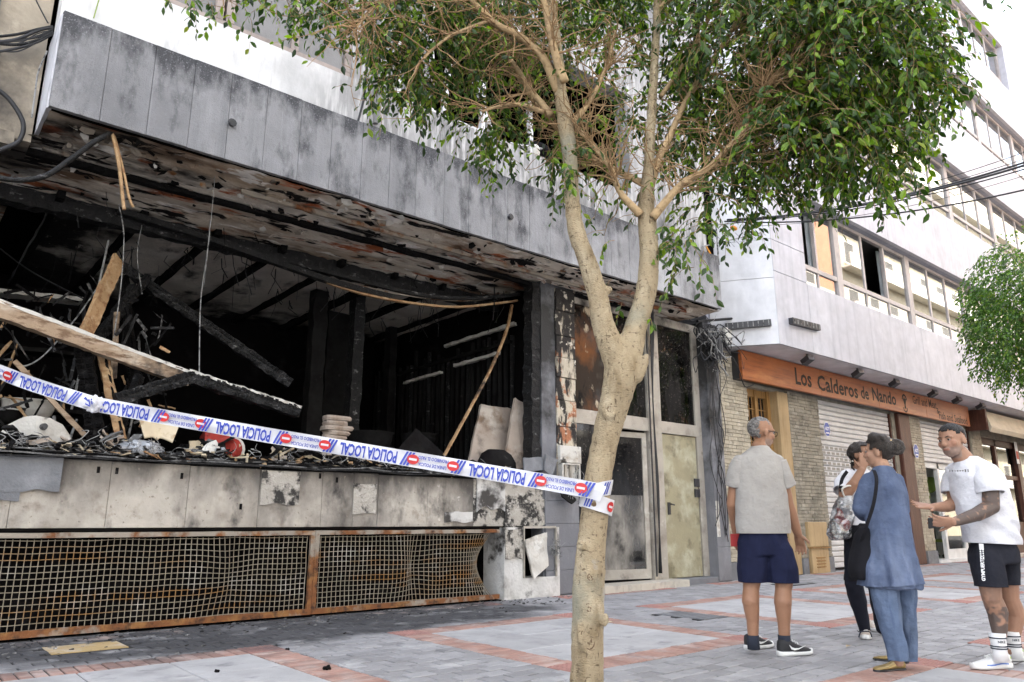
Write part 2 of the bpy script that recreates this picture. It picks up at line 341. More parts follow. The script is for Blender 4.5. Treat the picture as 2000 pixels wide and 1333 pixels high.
# ================================================================== GROUND
g = MB().quad((-120, -120, -.03), (220, -120, -.03), (220, 160, -.03), (-120, 160, -.03)).build('ground', M['mortar']); struct(g)
pave = MB().quad((-30, -5.8, -.010), (90, -5.8, -.010), (90, 8.6, -.010), (-30, 8.6, -.010)).build('pavement', M['mortar']); struct(pave)
def unit_piece(name, lx, ly, h, c, m, dots=0):
    b = MB(); x, y = lx/2, ly/2
    vs = [(-x, -y, -h), (x, -y, -h), (x, y, -h), (-x, y, -h), (-x, -y, -c), (x, -y, -c), (x, y, -c), (-x, y, -c), (-x+c, -y+c, 0), (x-c, -y+c, 0), (x-c, y-c, 0), (-x+c, y-c, 0)]
    b.add(vs, [(8, 9, 10, 11), (4, 5, 9, 8), (5, 6, 10, 9), (6, 7, 11, 10), (7, 4, 8, 11), (0, 1, 5, 4), (1, 2, 6, 5), (2, 3, 7, 6), (3, 0, 4, 7)])
    if dots:
        n = 7
        for i in range(n):
            for j in range(n):
                cx, cy = -x+lx*(i+.5)/n, -y+ly*(j+.5)/n; r = lx/n*.3
                b.add([(cx-r, cy-r, 0), (cx+r, cy-r, 0), (cx+r, cy+r, 0), (cx-r, cy+r, 0), (cx-r*.5, cy-r*.5, .005), (cx+r*.5, cy-r*.5, .005), (cx+r*.5, cy+r*.5, .005), (cx-r*.5, cy+r*.5, .005)],
                      [(4, 5, 6, 7), (0, 1, 5, 4), (1, 2, 6, 5), (2, 3, 7, 6), (3, 0, 4, 7)])
    me = b.mesh(name); me.materials.append(m); return me
PX_, PY_ = 3.5, 3.7
def zone(x, y):
    """slab cells framed with red brick, block pavers between"""
    u = (x-.35) % PX_; v = (y-.2) % PY_
    inx, iny = u < 2.4, v < 2.5
    if inx and iny:
        bx_, by_ = (u < .3 or u > 2.1), (v < .3 or v > 2.2)
        if bx_ and by_: return 'corner'
        if bx_: return 'by'
        if by_: return 'bx'
        return 'slab'
    return 'paver'
pieces = {k: [] for k in ('paving_block', 'red_brick', 'paving_slab', 'tactile_tile')}
def vis(x, y):
    p = proj((x, y, 0))
    return p and -300 < p[0] < 2500 and p[1] < 1560
gap = .014
nx = 0
LX, LY = .215, .14
def clip_block(x0, x1, y0, y1):
    """trim a block to the paver zone round the framed cells"""
    for ci in range(-1, 9):
        for cj in range(-1, 3):
            a0, a1, b0, b1 = .35+PX_*ci, .35+PX_*ci+2.4, .2+PY_*cj, .2+PY_*cj+2.5
            ox, oy = min(x1, a1)-max(x0, a0), min(y1, b1)-max(y0, b0)
            if ox <= 0 or oy <= 0: continue
            if ox/(x1-x0) < oy/(y1-y0):
                if x0 < a0: x1 = a0
                else: x0 = a1
            else:
                if y0 < b0: y1 = b0
                else: y0 = b1
            if x1-x0 < .02 or y1-y0 < .02: return None
    return x0, x1, y0, y1
for j in range(int(-1.0/LY), int(8.05/LY)):
    for i in range(-4, int(31/LX)):
        x = (i+.5*(j % 2))*LX; y = (j+.5)*LY
        if y > 8.0-LY*.5 or x > 31 or not vis(x, y): continue
        if 1.2 < x < 1.85 and 6.98 < y < 7.5: continue
        if 6.85 < x < 7.35 and 5.0 < y < 5.75: continue
        if 11.6 < x < 12.4 and 6.75 < y < 7.2: continue
        r = clip_block(x-LX/2, x+LX/2, y-LY/2, y+LY/2)
        if r: pieces['paving_block'].append(((r[0]+r[1])/2, (r[2]+r[3])/2, U(-.003, .003), U(-.016, .016), U(-.016, .016), U(-.012, .012), (r[1]-r[0])/LX, (r[3]-r[2])/LY))
for ci in range(-1, 9):
    for cj in range(-1, 3):
        x0, y0 = .35+PX_*ci, .2+PY_*cj
        if x0 > 30: continue
        for cx, cy in ((.15, .15), (2.25, .15), (.15, 2.35), (2.25, 2.35)):
            if vis(x0+cx, y0+cy): pieces['tactile_tile'].append((x0+cx, y0+cy, 0.001, 0, 0, 0))
        nb = 20; st = 1.8/nb
        for k in range(nb):
            for yy in (.15, 2.35):
                if vis(x0+.3+st*(k+.5), y0+yy): pieces['red_brick'].append((x0+.3+st*(k+.5), y0+yy, U(-.003, .003), U(-.01, .01), U(-.02, .02), U(-.01, .01)))
        nb = 21; st2 = 1.9/nb
        for k in range(nb):
            for xx in (.15, 2.25):
                if vis(x0+xx, y0+.3+st2*(k+.5)): pieces['red_brick'].append((x0+xx, y0+.3+st2*(k+.5), U(-.003, .003), U(-.02, .02), U(-.01, .01), math.pi/2+U(-.01, .01)))
        for a in range(3):
            for b_ in range(3):
                if vis(x0+.6+.6*a, y0+.3+1.9/3*(b_+.5)): pieces['paving_slab'].append((x0+.6+.6*a, y0+.3+1.9/3*(b_+.5), U(-.002, .002), U(-.003, .003), U(-.003, .003), 0))
UNIT = {'paving_block': unit_piece('paving_block', LX-gap, LY-gap, .03, .005, M['paver']), 'red_brick': unit_piece('red_brick', .079, .286, .03, .005, M['red_brick']),
        'paving_slab': unit_piece('paving_slab', .590, 1.9/3-.009, .03, .005, M['slab']), 'tactile_tile': unit_piece('tactile_tile', .292, .292, .03, .004, M['tactile'], 1)}
for kind, L in pieces.items():
    def area(q):
        p = proj((q[0], q[1], 0))
        if not p or not (-20 < p[0] < 2020 and p[1] < 1350): return 0
        return 1/p[2]**3
    L.sort(key=area, reverse=True)
    me = UNIT[kind]; rest = MB(); fs = [list(p.vertices) for p in me.polygons]; vs0 = [v.co.copy() for v in me.vertices]
    for n, q_ in enumerate(L):
        x, y, z, rx, ry, rz = q_[:6]; sc = q_[6:] or (1, 1)
        mt = Matrix.Translation((x, y, z)) @ Matrix.Rotation(rz, 4, 'Z') @ Matrix.Rotation(rx*.5, 4, 'X') @ Matrix.Rotation(ry*.5, 4, 'Y') @ Matrix.Diagonal((sc[0], sc[1], 1, 1))
        if n < 290 and area((x, y)) > 0:
            o = bpy.data.objects.new(kind, me); COL.objects.link(o); o.parent = pave; o.matrix_local = mt
        else: rest.add([mt @ v for v in vs0], fs)
    if rest.v: stuff(rest.build(kind+'_field', me.materials[0], pave))
# loose sand patch, covers
def cover(name, label, x0, y0, x1, y1, m, ribs=0):
    o = thing(name, label, 'manhole cover', ((x0+x1)/2, (y0+y1)/2, 0))
    MB().box((x0, y0, -.03), (x1, y1, -.002)).build('frame', M['mortar'], o)
    b = MB(); b.box((x0+.03, y0+.03, -.02), (x1-.03, y1-.03, .004)); 
    for k in range(ribs):
        yy = y0+.06+(y1-y0-.12)*k/(ribs-1); b.box((x0+.05, yy-.008, .003), (x1-.05, yy+.008, .008))
    b.build('plate', m, o)
cover('inspection_cover', 'sandy yellow inspection cover in the sooty paving below the grille', 1.22, 7.0, 1.83, 7.48, M['sand_patch'])
cover('inspection_cover', 'weathered grey manhole cover in the paving left of the man in grey', 6.86, 5.02, 7.34, 5.73, M['slate_panel'], 8)
cover('inspection_cover', 'dark flat cover near the restaurant door in the paving', 11.62, 6.78, 12.38, 7.18, M['slate_panel'])
# small burnt lumps on the paving
for i, (px, py, s) in enumerate(((640, 1308, .035), (560, 1270, .018), (425, 1313, .02))):
    p = onZ(px, py); b = MB()
    for k in range(4): b.ell(p+V((U(-1, 1)*s*.6, U(-1, 1)*s*.6, s*.35)), (s*U(.5, .8), 0, s*U(-.3, .3)), (0, s*U(.4, .7), 0), (0, 0, s*U(.35, .6)), 6, 4)
    o = b.build('charred_lump', M['char'], None, org=p)
    tag(o, ['burnt black lump on the red brick band in the foreground', 'tiny black crumb on the paving below the grille', 'small black lump on pale slab at bottom left'][i], 'debris')
b = MB()
for k in range(420):
    x, y = U(.8, 7.5), 8.0-abs(random.gauss(0, .5)); 
    if y < 6: continue
    s = U(.004, .016); p = V((x, y, s*.3)); b.beam(p-V((s, U(-s, s), 0)), p+V((s, U(-s, s), U(0, s*.5))), s*1.2, s*.6)
o = stuff(b.build('ash_crumbs', M['ash'])); tag(o, 'ash and char crumbs strewn on paving along the grille', 'ash')
# dry leaves
for i, (px, py, lab) in enumerate(((1658, 1263, 'dry fallen leaf on the paving between the man in grey and the women'), (1193, 1216, 'dry brown leaf on the paving right of the trunk'))):
    p = onZ(px, py, .006); b = MB()
    b.add([p+V((-.05, 0, 0)), p+V((0, .025, .012)), p+V((.05, .01, .002)), p+V((.005, -.03, .014)), p+V((0, 0, .004))], [(0, 4, 1), (1, 4, 2), (2, 4, 3), (3, 4, 0)])
    tag(b.build('dry_leaf', M['paper'], None, org=p), lab, 'leaf')
# ================================================================== BURNT BUILDING
B1 = thing('burnt_building', 'fire-gutted building with soot-grey stone fascia, blackened shop and white upper wall', 'building', (6, 8, 0))
FY, FZ0, FZ1, FX0, FX1 = 7.2, 4.60, 5.585, .675, 10.85
# fascia
bx('fascia_core', M['soot_wall'], B1, (FX0+.03, FY+.05, FZ0+.01), (FX1-.03, FY+.30, FZ1-.01))
jx = [FX0]+[onY(px, 22+.377*(px-130), FY).x for px in (220, 307, 384, 455, 525, 591, 651, 710, 764, 815, 869, 917, 963, 992, 1034, 1074)]
while jx[-1] < FX1-.35: jx.append(jx[-1]+.42)
jx[-1] = FX1
for a, b in zip(jx, jx[1:]):
    bx('fascia_panel', M['fascia'], B1, (a+.0014, FY+U(0, .002), FZ0+U(0, .006)), (b-.0014, FY+.05, FZ1+U(-.008, .004)), .003)
bx('fascia_end_panel', M['fascia_end'], B1, (FX0-.012, FY+.052, FZ0+.004), (FX0+.028, FY+.72, FZ1-.01))
bx('fascia_capping', M['fascia'], B1, (FX0, FY+.05, FZ1-.008), (FX1, FY+.32, FZ1+.012))
for px, py in ((452, 242), (995, 425)):
    p = onY(px, py, FY); part('drain_spout', M['dark_metal'], B1, lambda b: (b.tube([p+V((0, .03, 0)), p+V((0, -.05, -.01))], [.028, .034], 10), b.tube([p+V((0, -.03, .0)), p+V((0, -.034, -.0))], [.045, .045], 10)))
# soffit and ceiling ------------------------------------------------
def sheet(b, x0, x1, y0, y1, z, nx, ny, amp, sc, seed=0, m=0):
    k = len(b.v); vs = []; fs = []
    for j in range(ny+1):
        for i in range(nx+1):
            x, y = x0+(x1-x0)*i/nx, y0+(y1-y0)*j/ny
            n_ = noise.noise(V((x*sc+seed, y*sc*1.6, seed)))*.6+noise.noise(V((x*sc*3, y*sc*4, seed+9)))*.4
            vs.append((x, y, z+amp*max(-.2, n_)))
    for j in range(ny):
        for i in range(nx):
            q = j*(nx+1)+i; fs.append((q, q+nx+1, q+nx+2, q+1))
    b.add(vs, fs, m)
part('soffit', M['burnt_soffit'], B1, lambda b: (sheet(b, .69, 10.84, FY+.03, 9.25, 4.575, 240, 50, .05, 1.6), sheet(b, -4, .69, 7.9, 13, 4.575, 60, 50, .05, 1.6)), True)
part('soffit_slab', M['soot_wall'], B1, lambda b: b.box((.69, 7.55, 4.66), (10.84, 13.4, 4.9)))
jo = [1.1+.86*i for i in range(12)]
for i, x in enumerate(jo):
    if x > 10: break
    part('ceiling_panel', M['burnt_ceiling'], B1, lambda b: sheet(b, x+.05, x+.81, 9.2, 13.2, 4.56+U(-.02, .02), 16, 40, .06, 1.2, i*3.1), True)
    part('ceiling_joist', M['char'], B1, lambda b: b.beam((x, 9.05, 4.53), (x+U(-.04, .04), 13.2, 4.52), .075, .09, seg=16, jit=.008))
# curled flakes hanging from the soffit
b = MB()
for k in range(420):
    x, y = U(.5, 10.3), FY+.05+abs(random.gauss(0, .85))
    if y > 9.4: continue
    s = U(.02, .085); a = U(0, 6.3); dx, dy = V((math.cos(a), math.sin(a), 0))*s*1.6, V((-math.sin(a), math.cos(a), 0))*s
    p = V((x, y, 4.575)); h = U(.01, .05)
    b.add([p, p+dx*U(.7, 1)+V((0, 0, -h*.3)), p+dx+dy*U(.6, 1)-V((0, 0, h)), p+dy*U(.7, 1)-V((0, 0, h*U(.2, .8))), p+dx*.5+dy*1.2-V((0, 0, h*1.2))], [(0, 1, 2), (0, 2, 4), (0, 4, 3)], random.choice((0, 0, 1, 2, 2, 3)))
stuff(b.build('paint_flakes', [M['burnt_soffit'], M['dirty_white'], M['char'], M['rust']], B1))
# charred beams below the ceiling
part('ceiling_beam', M['char_grey'], B1, lambda b: b.beam((.4, 9.3, 4.47), (8.0, 9.22, 4.47), .16, .2, seg=90, jit=.017))
part('ceiling_batten', M['char'], B1, lambda b: b.beam((.4, 8.15, 4.53), (9.8, 8.1, 4.53), .07, .06, seg=60, jit=.009))
part('ceiling_batten', M['rust'], B1, lambda b: b.beam((2.6, 7.72, 4.54), (9.8, 7.75, 4.54), .05, .05, seg=60, jit=.008))
def sag(px, y, r, m, name):
    pts = [onY(a, c, yy) for a, c, yy in px]; L = []
    for i in range(len(pts)-1):
        for k in range(8):
            t = k/8; p0, p1, p2, p3 = pts[max(i-1, 0)], pts[i], pts[i+1], pts[min(i+2, len(pts)-1)]
            L.append(.5*((2*p1)+(p2-p0)*t+(2*p0-5*p1+4*p2-p3)*t*t+(3*p1-p0-3*p2+p3)*t**3))
    L.append(pts[-1])
    b = MB()
    for i in range(len(L)-1): b.beam(L[i], L[i+1], r[0], r[1], jit=.002)
    return b.build(name, m, B1)
sag([(600, 538, 8.85), (700, 572, 8.78), (800, 592, 8.7), (900, 600, 8.6), (1010, 588, 8.5)], 0, (.05, .03), M['wood_new'], 'sagging_strip')
sag([(230, 412, 9.1), (430, 475, 9.0), (640, 548, 8.8), (760, 580, 8.75)], 0, (.10, .07), M['char_grey'], 'sagging_strip')
sag([(520, 500, 9.0), (700, 548, 8.8), (830, 578, 8.7), (930, 583, 8.6), (1015, 575, 8.5)], 0, (.06, .05), M['char_grey'], 'sagging_strip')
sag([(640, 545, 9.0), (780, 575, 8.8), (900, 587, 8.7), (1000, 578, 8.6)], 0, (.03, .03), M['rust'], 'sagging_strip')
# black shop interior ------------------------------------------------
part('back_wall', M['soot_wall'], B1, lambda b: b.box((-4, 13.2, .2), (7.5, 13.4, 4.7)))
part('side_wall', M['soot_wall'], B1, lambda b: b.box((7.42, 8.3, 0), (7.62, 13.2, 4.6)))
part('left_wall', M['soot_wall'], B1, lambda b: b.box((-4.2, 8.3, 0), (-4, 13.2, 4.6)))
part('shop_floor', M['soot_wall'], B1, lambda b: b.box((-4, 8.25, 1.1), (7.42, 13.2, 1.22)))
for k in range(30):
    y = 8.75+.145*k; x = 7.36
    part('wall_slat', M['soot_mid'] if k % 4 else M['char_grey'], B1, lambda b: b.beam((x, y, 1.5), (x+U(-.01, .01), y+U(-.02, .02), 4.0+U(-.3, .1)), .05, .05, seg=8, jit=.004, up=V((0, 1, 0))))
for z, x0, x1, m in ((4.02, 8.6, 10.5, 'dirty_white'), (3.75, 8.7, 12.2, 'soot_mid'), (3.62, 9.0, 10.2, 'dirty_white'), (3.55, 10.6, 11.8, 'dirty_white')):
    part('shelf_rail', M[m], B1, lambda b: b.beam((7.3, x0, z), (7.3, x1, z-.02), .06, .05, seg=14, jit=.008))
for px, y, wd, m in ((612, 10.6, .22, 'soot_mid'), (690, 10.4, .18, 'char_grey'), (655, 11.6, .5, 'soot_mid'), (760, 11.8, .15, 'soot_mid')):
    c = onY(px, 760, y).x; part('interior_post', M[m], B1, lambda b: b.beam((c, y, 1.2), (c, y, 4.55), wd, .2, up=V((0, 1, 0)), seg=24, jit=.012))
for py, y in ((470, 12.2), (575, 11.6), (682, 11.0), (795, 10.6)):
    p, q = onY(-60, py-8, y), onY(158, py+14, y); part('shelf_edge', M['soot_mid'] if py in (682, 795) else M['dirty_white'], B1, lambda b: b.beam(p, q, .3, .05, seg=20, jit=.006))
# plinth wall below the opening -------------------------------------
WX0, WX1, WY = -1.0, 7.45, 8.0
part('plinth_core', M['soot_mid'], B1, lambda b: b.box((WX0, WY+.05, .92), (WX1, WY+.30, 1.585)))
px_j = [-200, 20, 210, 365, 505, 628, 690, 738, 835, 925, 1065]
sx = [onY(p, 980, WY).x for p in px_j]
for i, (a, c) in enumerate(zip(sx, sx[1:])):
    bx('stone_panel', M['spalled'] if i in (9,) else M['stone_panel'], B1, (a+.0015, WY+U(0, .004), .945), (c-.0015, WY+.05, 1.56+U(-.015, .01)), .004)
def ragged(name, m, x0, x1, z0, z1, y, th, n=26, rag=.04, edges='b', parent=B1):
    # thin broken plate of stone clinging to the wall
    top = []; bot = []
    for i in range(n+1):
        x = x0+(x1-x0)*i/n; e = noise.noise(V((x*6, z0*9, 3)))*rag
        bot.append((x, z0+e+(rag*1.4*(i/n) if 's' in edges else 0))); top.append((x, z1+(noise.noise(V((x*7, 5, z1)))*rag*.4 if 't' in edges else 0)))
    lp = bot+top[::-1]; k = len(lp); b = MB()
    vs = [(x, y, z) for x, z in lp]+[(x, y+th, z) for x, z in lp]
    fs = [(i, i+1, 2*(n+1)-2-i, 2*(n+1)-1-i) for i in range(n)]
    fs += [(i+k, i, (i+1) % k, (i+1) % k+k) if False else (i, i+k, (i+1) % k+k, (i+1) % k) for i in range(k)]
    b.add(vs, fs); return b.build(name, m, parent)
ragged('slate_fragment', M['slate_panel'], .6, 1.30, 1.27, 1.575, WY-.03, .028, rag=.09)
ragged('slate_fragment', M['slate_panel'], .3, 1.0, 1.18, 1.30, WY-.026, .024, rag=.02)
ragged('spalled_patch', M['spalled'], onY(507, 980, WY).x, onY(582, 980, WY).x, onY(540, 985, WY).z, 1.545, WY-.02, .018, rag=.03)
ragged('spalled_patch', M['spalled'], onY(690, 960, WY).x, onY(735, 960, WY).x, onY(700, 1005, WY).z, onY(700, 945, WY).z, WY-.012, .012, rag=.05, edges='bt')
ragged('spalled_patch', M['plaster_white'], onY(868, 1010, WY).x, onY(922, 1010, WY).x, onY(890, 1020, WY).z, onY(890, 1000, WY).z, WY-.014, .013, rag=.03, edges='bt')
ragged('spalled_patch', M['plaster_white'], onY(930, 990, WY).x, onY(985, 980, WY).x, onY(950, 995, WY).z, onY(950, 935, WY).z, WY-.018, .018, rag=.09, edges='bt')
ragged('spalled_patch', M['spalled'], onY(985, 1000, WY).x, onY(1063, 980, WY).x, onY(1000, 1028, WY).z, onY(1020, 975, WY).z, WY-.016, .012, rag=.05, edges='bt')
for px, py in ((228, 920), (355, 930), (625, 930), (192, 918), (658, 938), (470, 990)):
    p = onY(px, py, WY); part('fixing_hole', M['char'], B1, lambda b: b.box((p.x-.012, WY-.004, p.z-.03), (p.x+.014, WY+.01, p.z+.03)))
# charred sill lying on the plinth: torn layers
for k in range(5):
    b = MB(); n = 90; x0, x1 = WX0, WX1; z = 1.575+.018*k; y0 = WY-.07+.035*k
    for i in range(n):
        a, c = x0+(x1-x0)*i/n, x0+(x1-x0)*(i+1)/n
        def e(x): return noise.noise(V((x*2.3, k*7.1, 1)))*.05+noise.noise(V((x*11, k*3.3, 2)))*.03
        def h(x): return noise.noise(V((x*1.7, k*5.1, 8)))*.028
        vs = [(a, y0+e(a), z+h(a)), (c, y0+e(c), z+h(c)), (c, WY+.5, z+h(c)+.01), (a, WY+.5, z+h(a)+.01)]
        vs += [(x, y, q+.014) for x, y, q in vs]
        b.add(vs, [(0, 3, 2, 1), (4, 5, 6, 7), (0, 1, 5, 4)])
    b.build('charred_sill_layer', M[('char_grey', 'ash', 'char', 'ash', 'char_grey')[k]], B1)
# ventilation grille -------------------------------------------------
part('grille_cavity', M['soot_wall'], B1, lambda b: (b.box((WX0, 8.75, -.01), (6.7, 8.85, .95)), b.box((WX0, 8.0, -.02), (6.7, 8.75, .005)), b.box((6.58, 8.05, 0), (6.66, 8.75, .93)), b.box((WX0, 8.06, .90), (6.7, 8.75, .92))))
GX = [onY(-330, 1100, 7.96).x, onY(612, 1100, 7.96).x, onY(975, 1100, 7.96).x]
for gi in range(2):
    x0, x1 = GX[gi]+.003, GX[gi+1]-.003; z0, z1 = .03, .905; y = 7.97
    gr = part('grille', M['rust'], B1, lambda b: (b.beam((x0, y, z0+.025), (x1, y, z0+.025), .05, .055, seg=20, jit=.003), b.beam((x0, y, z1-.022), (x1, y, z1-.022), .05, .045, seg=20, jit=.003)))
    part('grille_upright', M['rust'], gr, lambda b: b.beam((x0+.025, y, z0+.05), (x0+.025, y, z1-.04), .05, .045, up=V((0, 1, 0)), seg=8, jit=.002))
    if gi == 0: part('grille_upright', M['rust'], gr, lambda b: b.beam((x1-.022, y, z0+.05), (x1-.022, y, z1-.04), .046, .045, up=V((0, 1, 0)), seg=8, jit=.002))
    def bulge(x, z):
        t = (z-z0)/(z1-z0); s = math.sin(math.pi*min(max(t, 0), 1))
        if gi == 0: d = .10*math.exp(-((x-2.95)/.10)**2)*s-.05*math.exp(-((x-2.6)/.25)**2)*s; sx = .05*math.exp(-((x-2.9)/.18)**2)*s
        else:
            d = .11*math.exp(-((x-5.2)/.12)**2)*s-.06*math.exp(-((x-4.95)/.25)**2)*s+.22*max(0, (x-5.9)/.6)**1.5*s; sx = -.16*max(0, (x-5.8)/.6)**2*s
        d += .012*noise.noise(V((x*4, z*5, gi)))
        return (x+sx, y+.02+d, z+.01*noise.noise(V((x*3, z*3, 7)))+(.03*math.exp(-((x-(2.9 if gi == 0 else 5.2))/.2)**2)*math.sin(7*t)))
    cell = .054; b = MB(); nz = int((z1-z0-.08)/cell); nxx = int((x1-x0-.06)/cell)
    for j in range(nz+1):
        z = z0+.05+j*cell; b.tube([bulge(x0+.03+i*cell, z) for i in range(nxx+1)], .0046, 4)
    for i in range(nxx+1):
        x = x0+.03+i*cell; b.tube([V(bulge(x, z0+.03+j*cell*.97))+V((0, -.006, 0)) for j in range(nz+2)], .0046, 4)
    stuff(b.build('wire_mesh', M['rust_light'], gr))
# meter niche pillar -------------------------------------------------
nx0, nx1 = onY(985, 1100, 7.95).x, onY(1093, 1100, 7.95).x
q0, q1 = onY(1022, 1080, 7.95), onY(1085, 1080, 7.95); nz0, nz1 = onY(1050, 1128, 7.95).z, onY(1050, 1035, 7.95).z
part('niche_pillar', M['plaster_white'], B1, lambda b: (b.box((nx0, 7.95, 0), (nx1, 8.4, nz0)), b.box((nx0, 7.95, nz0), (q0.x, 8.4, .93)), b.box((q1.x, 7.95, nz0), (nx1, 8.4, .93))))
part('niche_back', M['soot_wall'], B1, lambda b: b.box((q0.x, 8.25, nz0), (q1.x, 8.3, .93)))
ragged('spalled_patch', M['spalled'], nx0+.01, q0.x-.02, .52, .9, 7.93, .02, rag=.03, edges='bt')
part('niche_frame', M['alu'], B1, lambda b: (b.beam((q0.x, 7.94, nz0), (q0.x, 7.94, .93), .02, .03, up=V((0, 1, 0))), b.beam((q1.x, 7.94, nz0), (q1.x, 7.94, .93), .02, .03, up=V((0, 1, 0))), b.beam((q0.x, 7.94, .93), (q1.x, 7.94, .93), .02, .03)))
def cab(b):
    a = [onY(px, py, yy) for px, py, yy in ((1026, 1055, 7.86), (1068, 1040, 7.95), (1072, 1105, 7.95), (1043, 1132, 7.86))]
    n_ = V((.0, .03, 0)); n = 8; vs = []
    for i in range(n+1):
        for j in range(n+1):
            p = a[0].lerp(a[1], i/n).lerp(a[3].lerp(a[2], i/n), j/n); vs.append(p+V((0, noise.noise(p*7)*.03, 0)))
    fs = [(i*(n+1)+j, (i+1)*(n+1)+j, (i+1)*(n+1)+j+1, i*(n+1)+j+1) for i in range(n) for j in range(n)]
    b.add(vs, fs); b.add([v+n_ for v in vs], [f[::-1] for f in fs])
d = part('cabinet_door', M['dirty_white'], B1, cab); d['label'] = 'melted white meter cabinet door hanging askew'
b = MB()
for k in range(60):
    p = onY(1082+U(-6, 8), 1065+U(-12, 22), 7.92); b.tube([p, p+V((U(-.05, .05), U(-.05, .02), U(-.05, .05))), p+V((U(-.08, .08), U(-.07, .02), U(-.09, .06)))], .0025, 4)
stuff(b.build('burnt_wiring', M['cable_grey'], B1))
# pilaster with the peeled tile strip --------------------------------
pl0, pl1 = onY(1062, 1000, 7.98).x, onY(1128, 1000, 8.0).x
tx = onY(1088, 900, 7.98).x
part('pilaster', M['grey_tile'], B1, lambda b: b.box((nx1+.002 if nx1 < pl0 else pl0, 8.0, 0), (pl1, 8.35, 4.6)))
part('pilaster_jamb', M['char_grey'], B1, lambda b: b.beam((pl0-.10, 8.12, 1.6), (pl0-.07, 8.12, 4.55), .16, .2, up=V((0, 1, 0)), seg=40, jit=.016))
z = 1.62
while z < 4.5:
    h = U(.30, .42); bx('facing_tile', M['tile_strip'], B1, (tx+U(0, .012), 7.955+U(0, .02), z), (pl1-.01, 7.998, min(z+h-.008, 4.56)), .006); z += h
for k in range(5):
    bx('grey_facing_tile', M['grey_tile'], B1, (pl0+.02, 7.965, .02+k*.32), (pl1, 7.998, .02+(k+1)*.32-.004), .004)
# entrance -----------------------------------------------------------
EY = 8.12; ez = 2.48
ax = pl1+.01; bX = onY(1270, 1000, EY).x; cX = onY(1296, 1000, EY).x; eX = onY(1366, 1000, EY).x; fX = onY(1377, 1000, EY).x
G_SMOKE = glass('smoked_glass', (.06, .055, .05), .0, [((.05, .038, .03), 2.5, .30, .5, (1, 1, .5)), ((.17, .075, .035), 1.6, .50, .64, (1, 1, .6)), ((.46, .38, .27), 4, .60, .66, (1, 1, .6)), ((.02, .018, .017), 3, .56, .66, (1, 1, .5))])
G_SMOKE2 = glass('sooty_glass', (.05, .05, .05), .02, [((.025, .023, .022), 3, .36, .66, (1, 1, .4)), ((.16, .14, .12), 30, .62, .68, (1, 1, 1))])
G_DOOR = glass('door_glass', (.25, .25, .24), .06, [((.27, .25, .22), 1.2, .42, .6, (1, 1, .5)), ((.05, .047, .044), 2, .5, .64, (1, 1, .8)), ((.42, .40, .36), 9, .6, .72, (2, 2, .15))])
ent = part('entrance_frame', M['alu'], B1, lambda b: (b.box((ax, EY-.03, 0.1), (ax+.07, EY+.06, 4.55)), b.box((bX, EY-.045, .1), (cX, EY+.06, 4.55)), b.box((eX, EY-.03, .1), (fX, EY+.06, 4.55)),
    b.box((ax+.07, EY-.035, ez), (bX, EY+.05, ez+.22)), b.box((cX, EY-.035, ez), (eX, EY+.05, ez+.2)), b.box((ax+.07, EY-.03, 4.4), (bX, EY+.05, 4.55)), b.box((cX, EY-.03, 4.4), (eX, EY+.05, 4.55)), b.box(((ax+bX)/2-.04, EY-.032, ez+.22), ((ax+bX)/2+.05, EY+.05, 4.4))))
for a, c, m in ((ax+.07, (ax+bX)/2-.04, G_SMOKE), ((ax+bX)/2+.05, bX, G_SMOKE2), (cX, eX, G_SMOKE2)):
    MB().box((a, EY, ez+.2), (c, EY+.012, 4.4)).build('transom_pane', m, ent)
MB().box((ax+.07, EY, .1), (ax+.62, EY+.012, ez)).build('side_pane', G_SMOKE2, ent)
part('lobby_wall', M['soot_mid'], B1, lambda b: (b.box((7.7, 10.2, 0), (11.6, 10.3, 4.6)), b.box((11.45, 8.3, 0), (11.55, 10.2, 4.6)), b.box((7.7, 8.3, 0), (11.45, 10.2, .09))))
ox, oy = bX-.02, EY+.03; lw = 1.02; dr = V((-math.cos(.18), math.sin(.18)*1.2, 0))  # leaf standing ajar, hinged at the mullion
def leafq(b, u0, u1, z0, z1, t=.03):
    p = V((ox, oy, 0)); s = V((0, -t/2, 0))
    a = p+dr*u0; c = p+dr*u1; vs = [V((c.x, c.y, z0))+s, V((a.x, a.y, z0))+s, V((a.x, a.y, z1))+s, V((c.x, c.y, z1))+s]; vs += [v-2*s for v in vs]
    b.add(vs, [(0, 1, 2, 3), (7, 6, 5, 4), (0, 4, 5, 1), (1, 5, 6, 2), (2, 6, 7, 3), (3, 7, 4, 0)])
door = part('glass_door', M['alu'], B1, lambda b: (leafq(b, 0, .09, .12, ez-.03, .05), leafq(b, lw-.08, lw, .12, ez-.03, .05), leafq(b, .09, lw-.08, .12, .27, .05), leafq(b, .09, lw-.08, ez-.12, ez-.03, .05)))
part('door_pane', G_SMOKE2, door, lambda b: leafq(b, .09, lw-.08, 1.42, ez-.12, .012)); part('door_pane', G_DOOR, door, lambda b: leafq(b, .09, lw-.08, .27, 1.42, .012))
part('door_rod', M['dark_metal'], door, lambda b: b.tube([(bX+.03, EY-.06, .15), (bX+.03, EY-.06, 4.3)], .012, 6))
dp = part('metal_door', M['door_panel'], B1, lambda b: b.bbox((cX+.01, EY-.01, .1), (eX-.01, EY+.04, ez-.01), .01))
part('door_handle', M['dark_metal'], dp, lambda b: (b.box((cX+.10, EY-.03, 1.12), (cX+.16, EY-.009, 1.32)), b.tube([(cX+.13, EY-.05, 1.29), (cX+.13, EY-.07, 1.29), (cX+.21, EY-.07, 1.28)], .013, 6)))
for zz in (1.42, 1.60): part('lock_box', M['dark_metal'], dp, lambda b: b.bbox((eX-.13, EY-.05, zz), (eX+.0, EY-.012, zz+.14), .01))
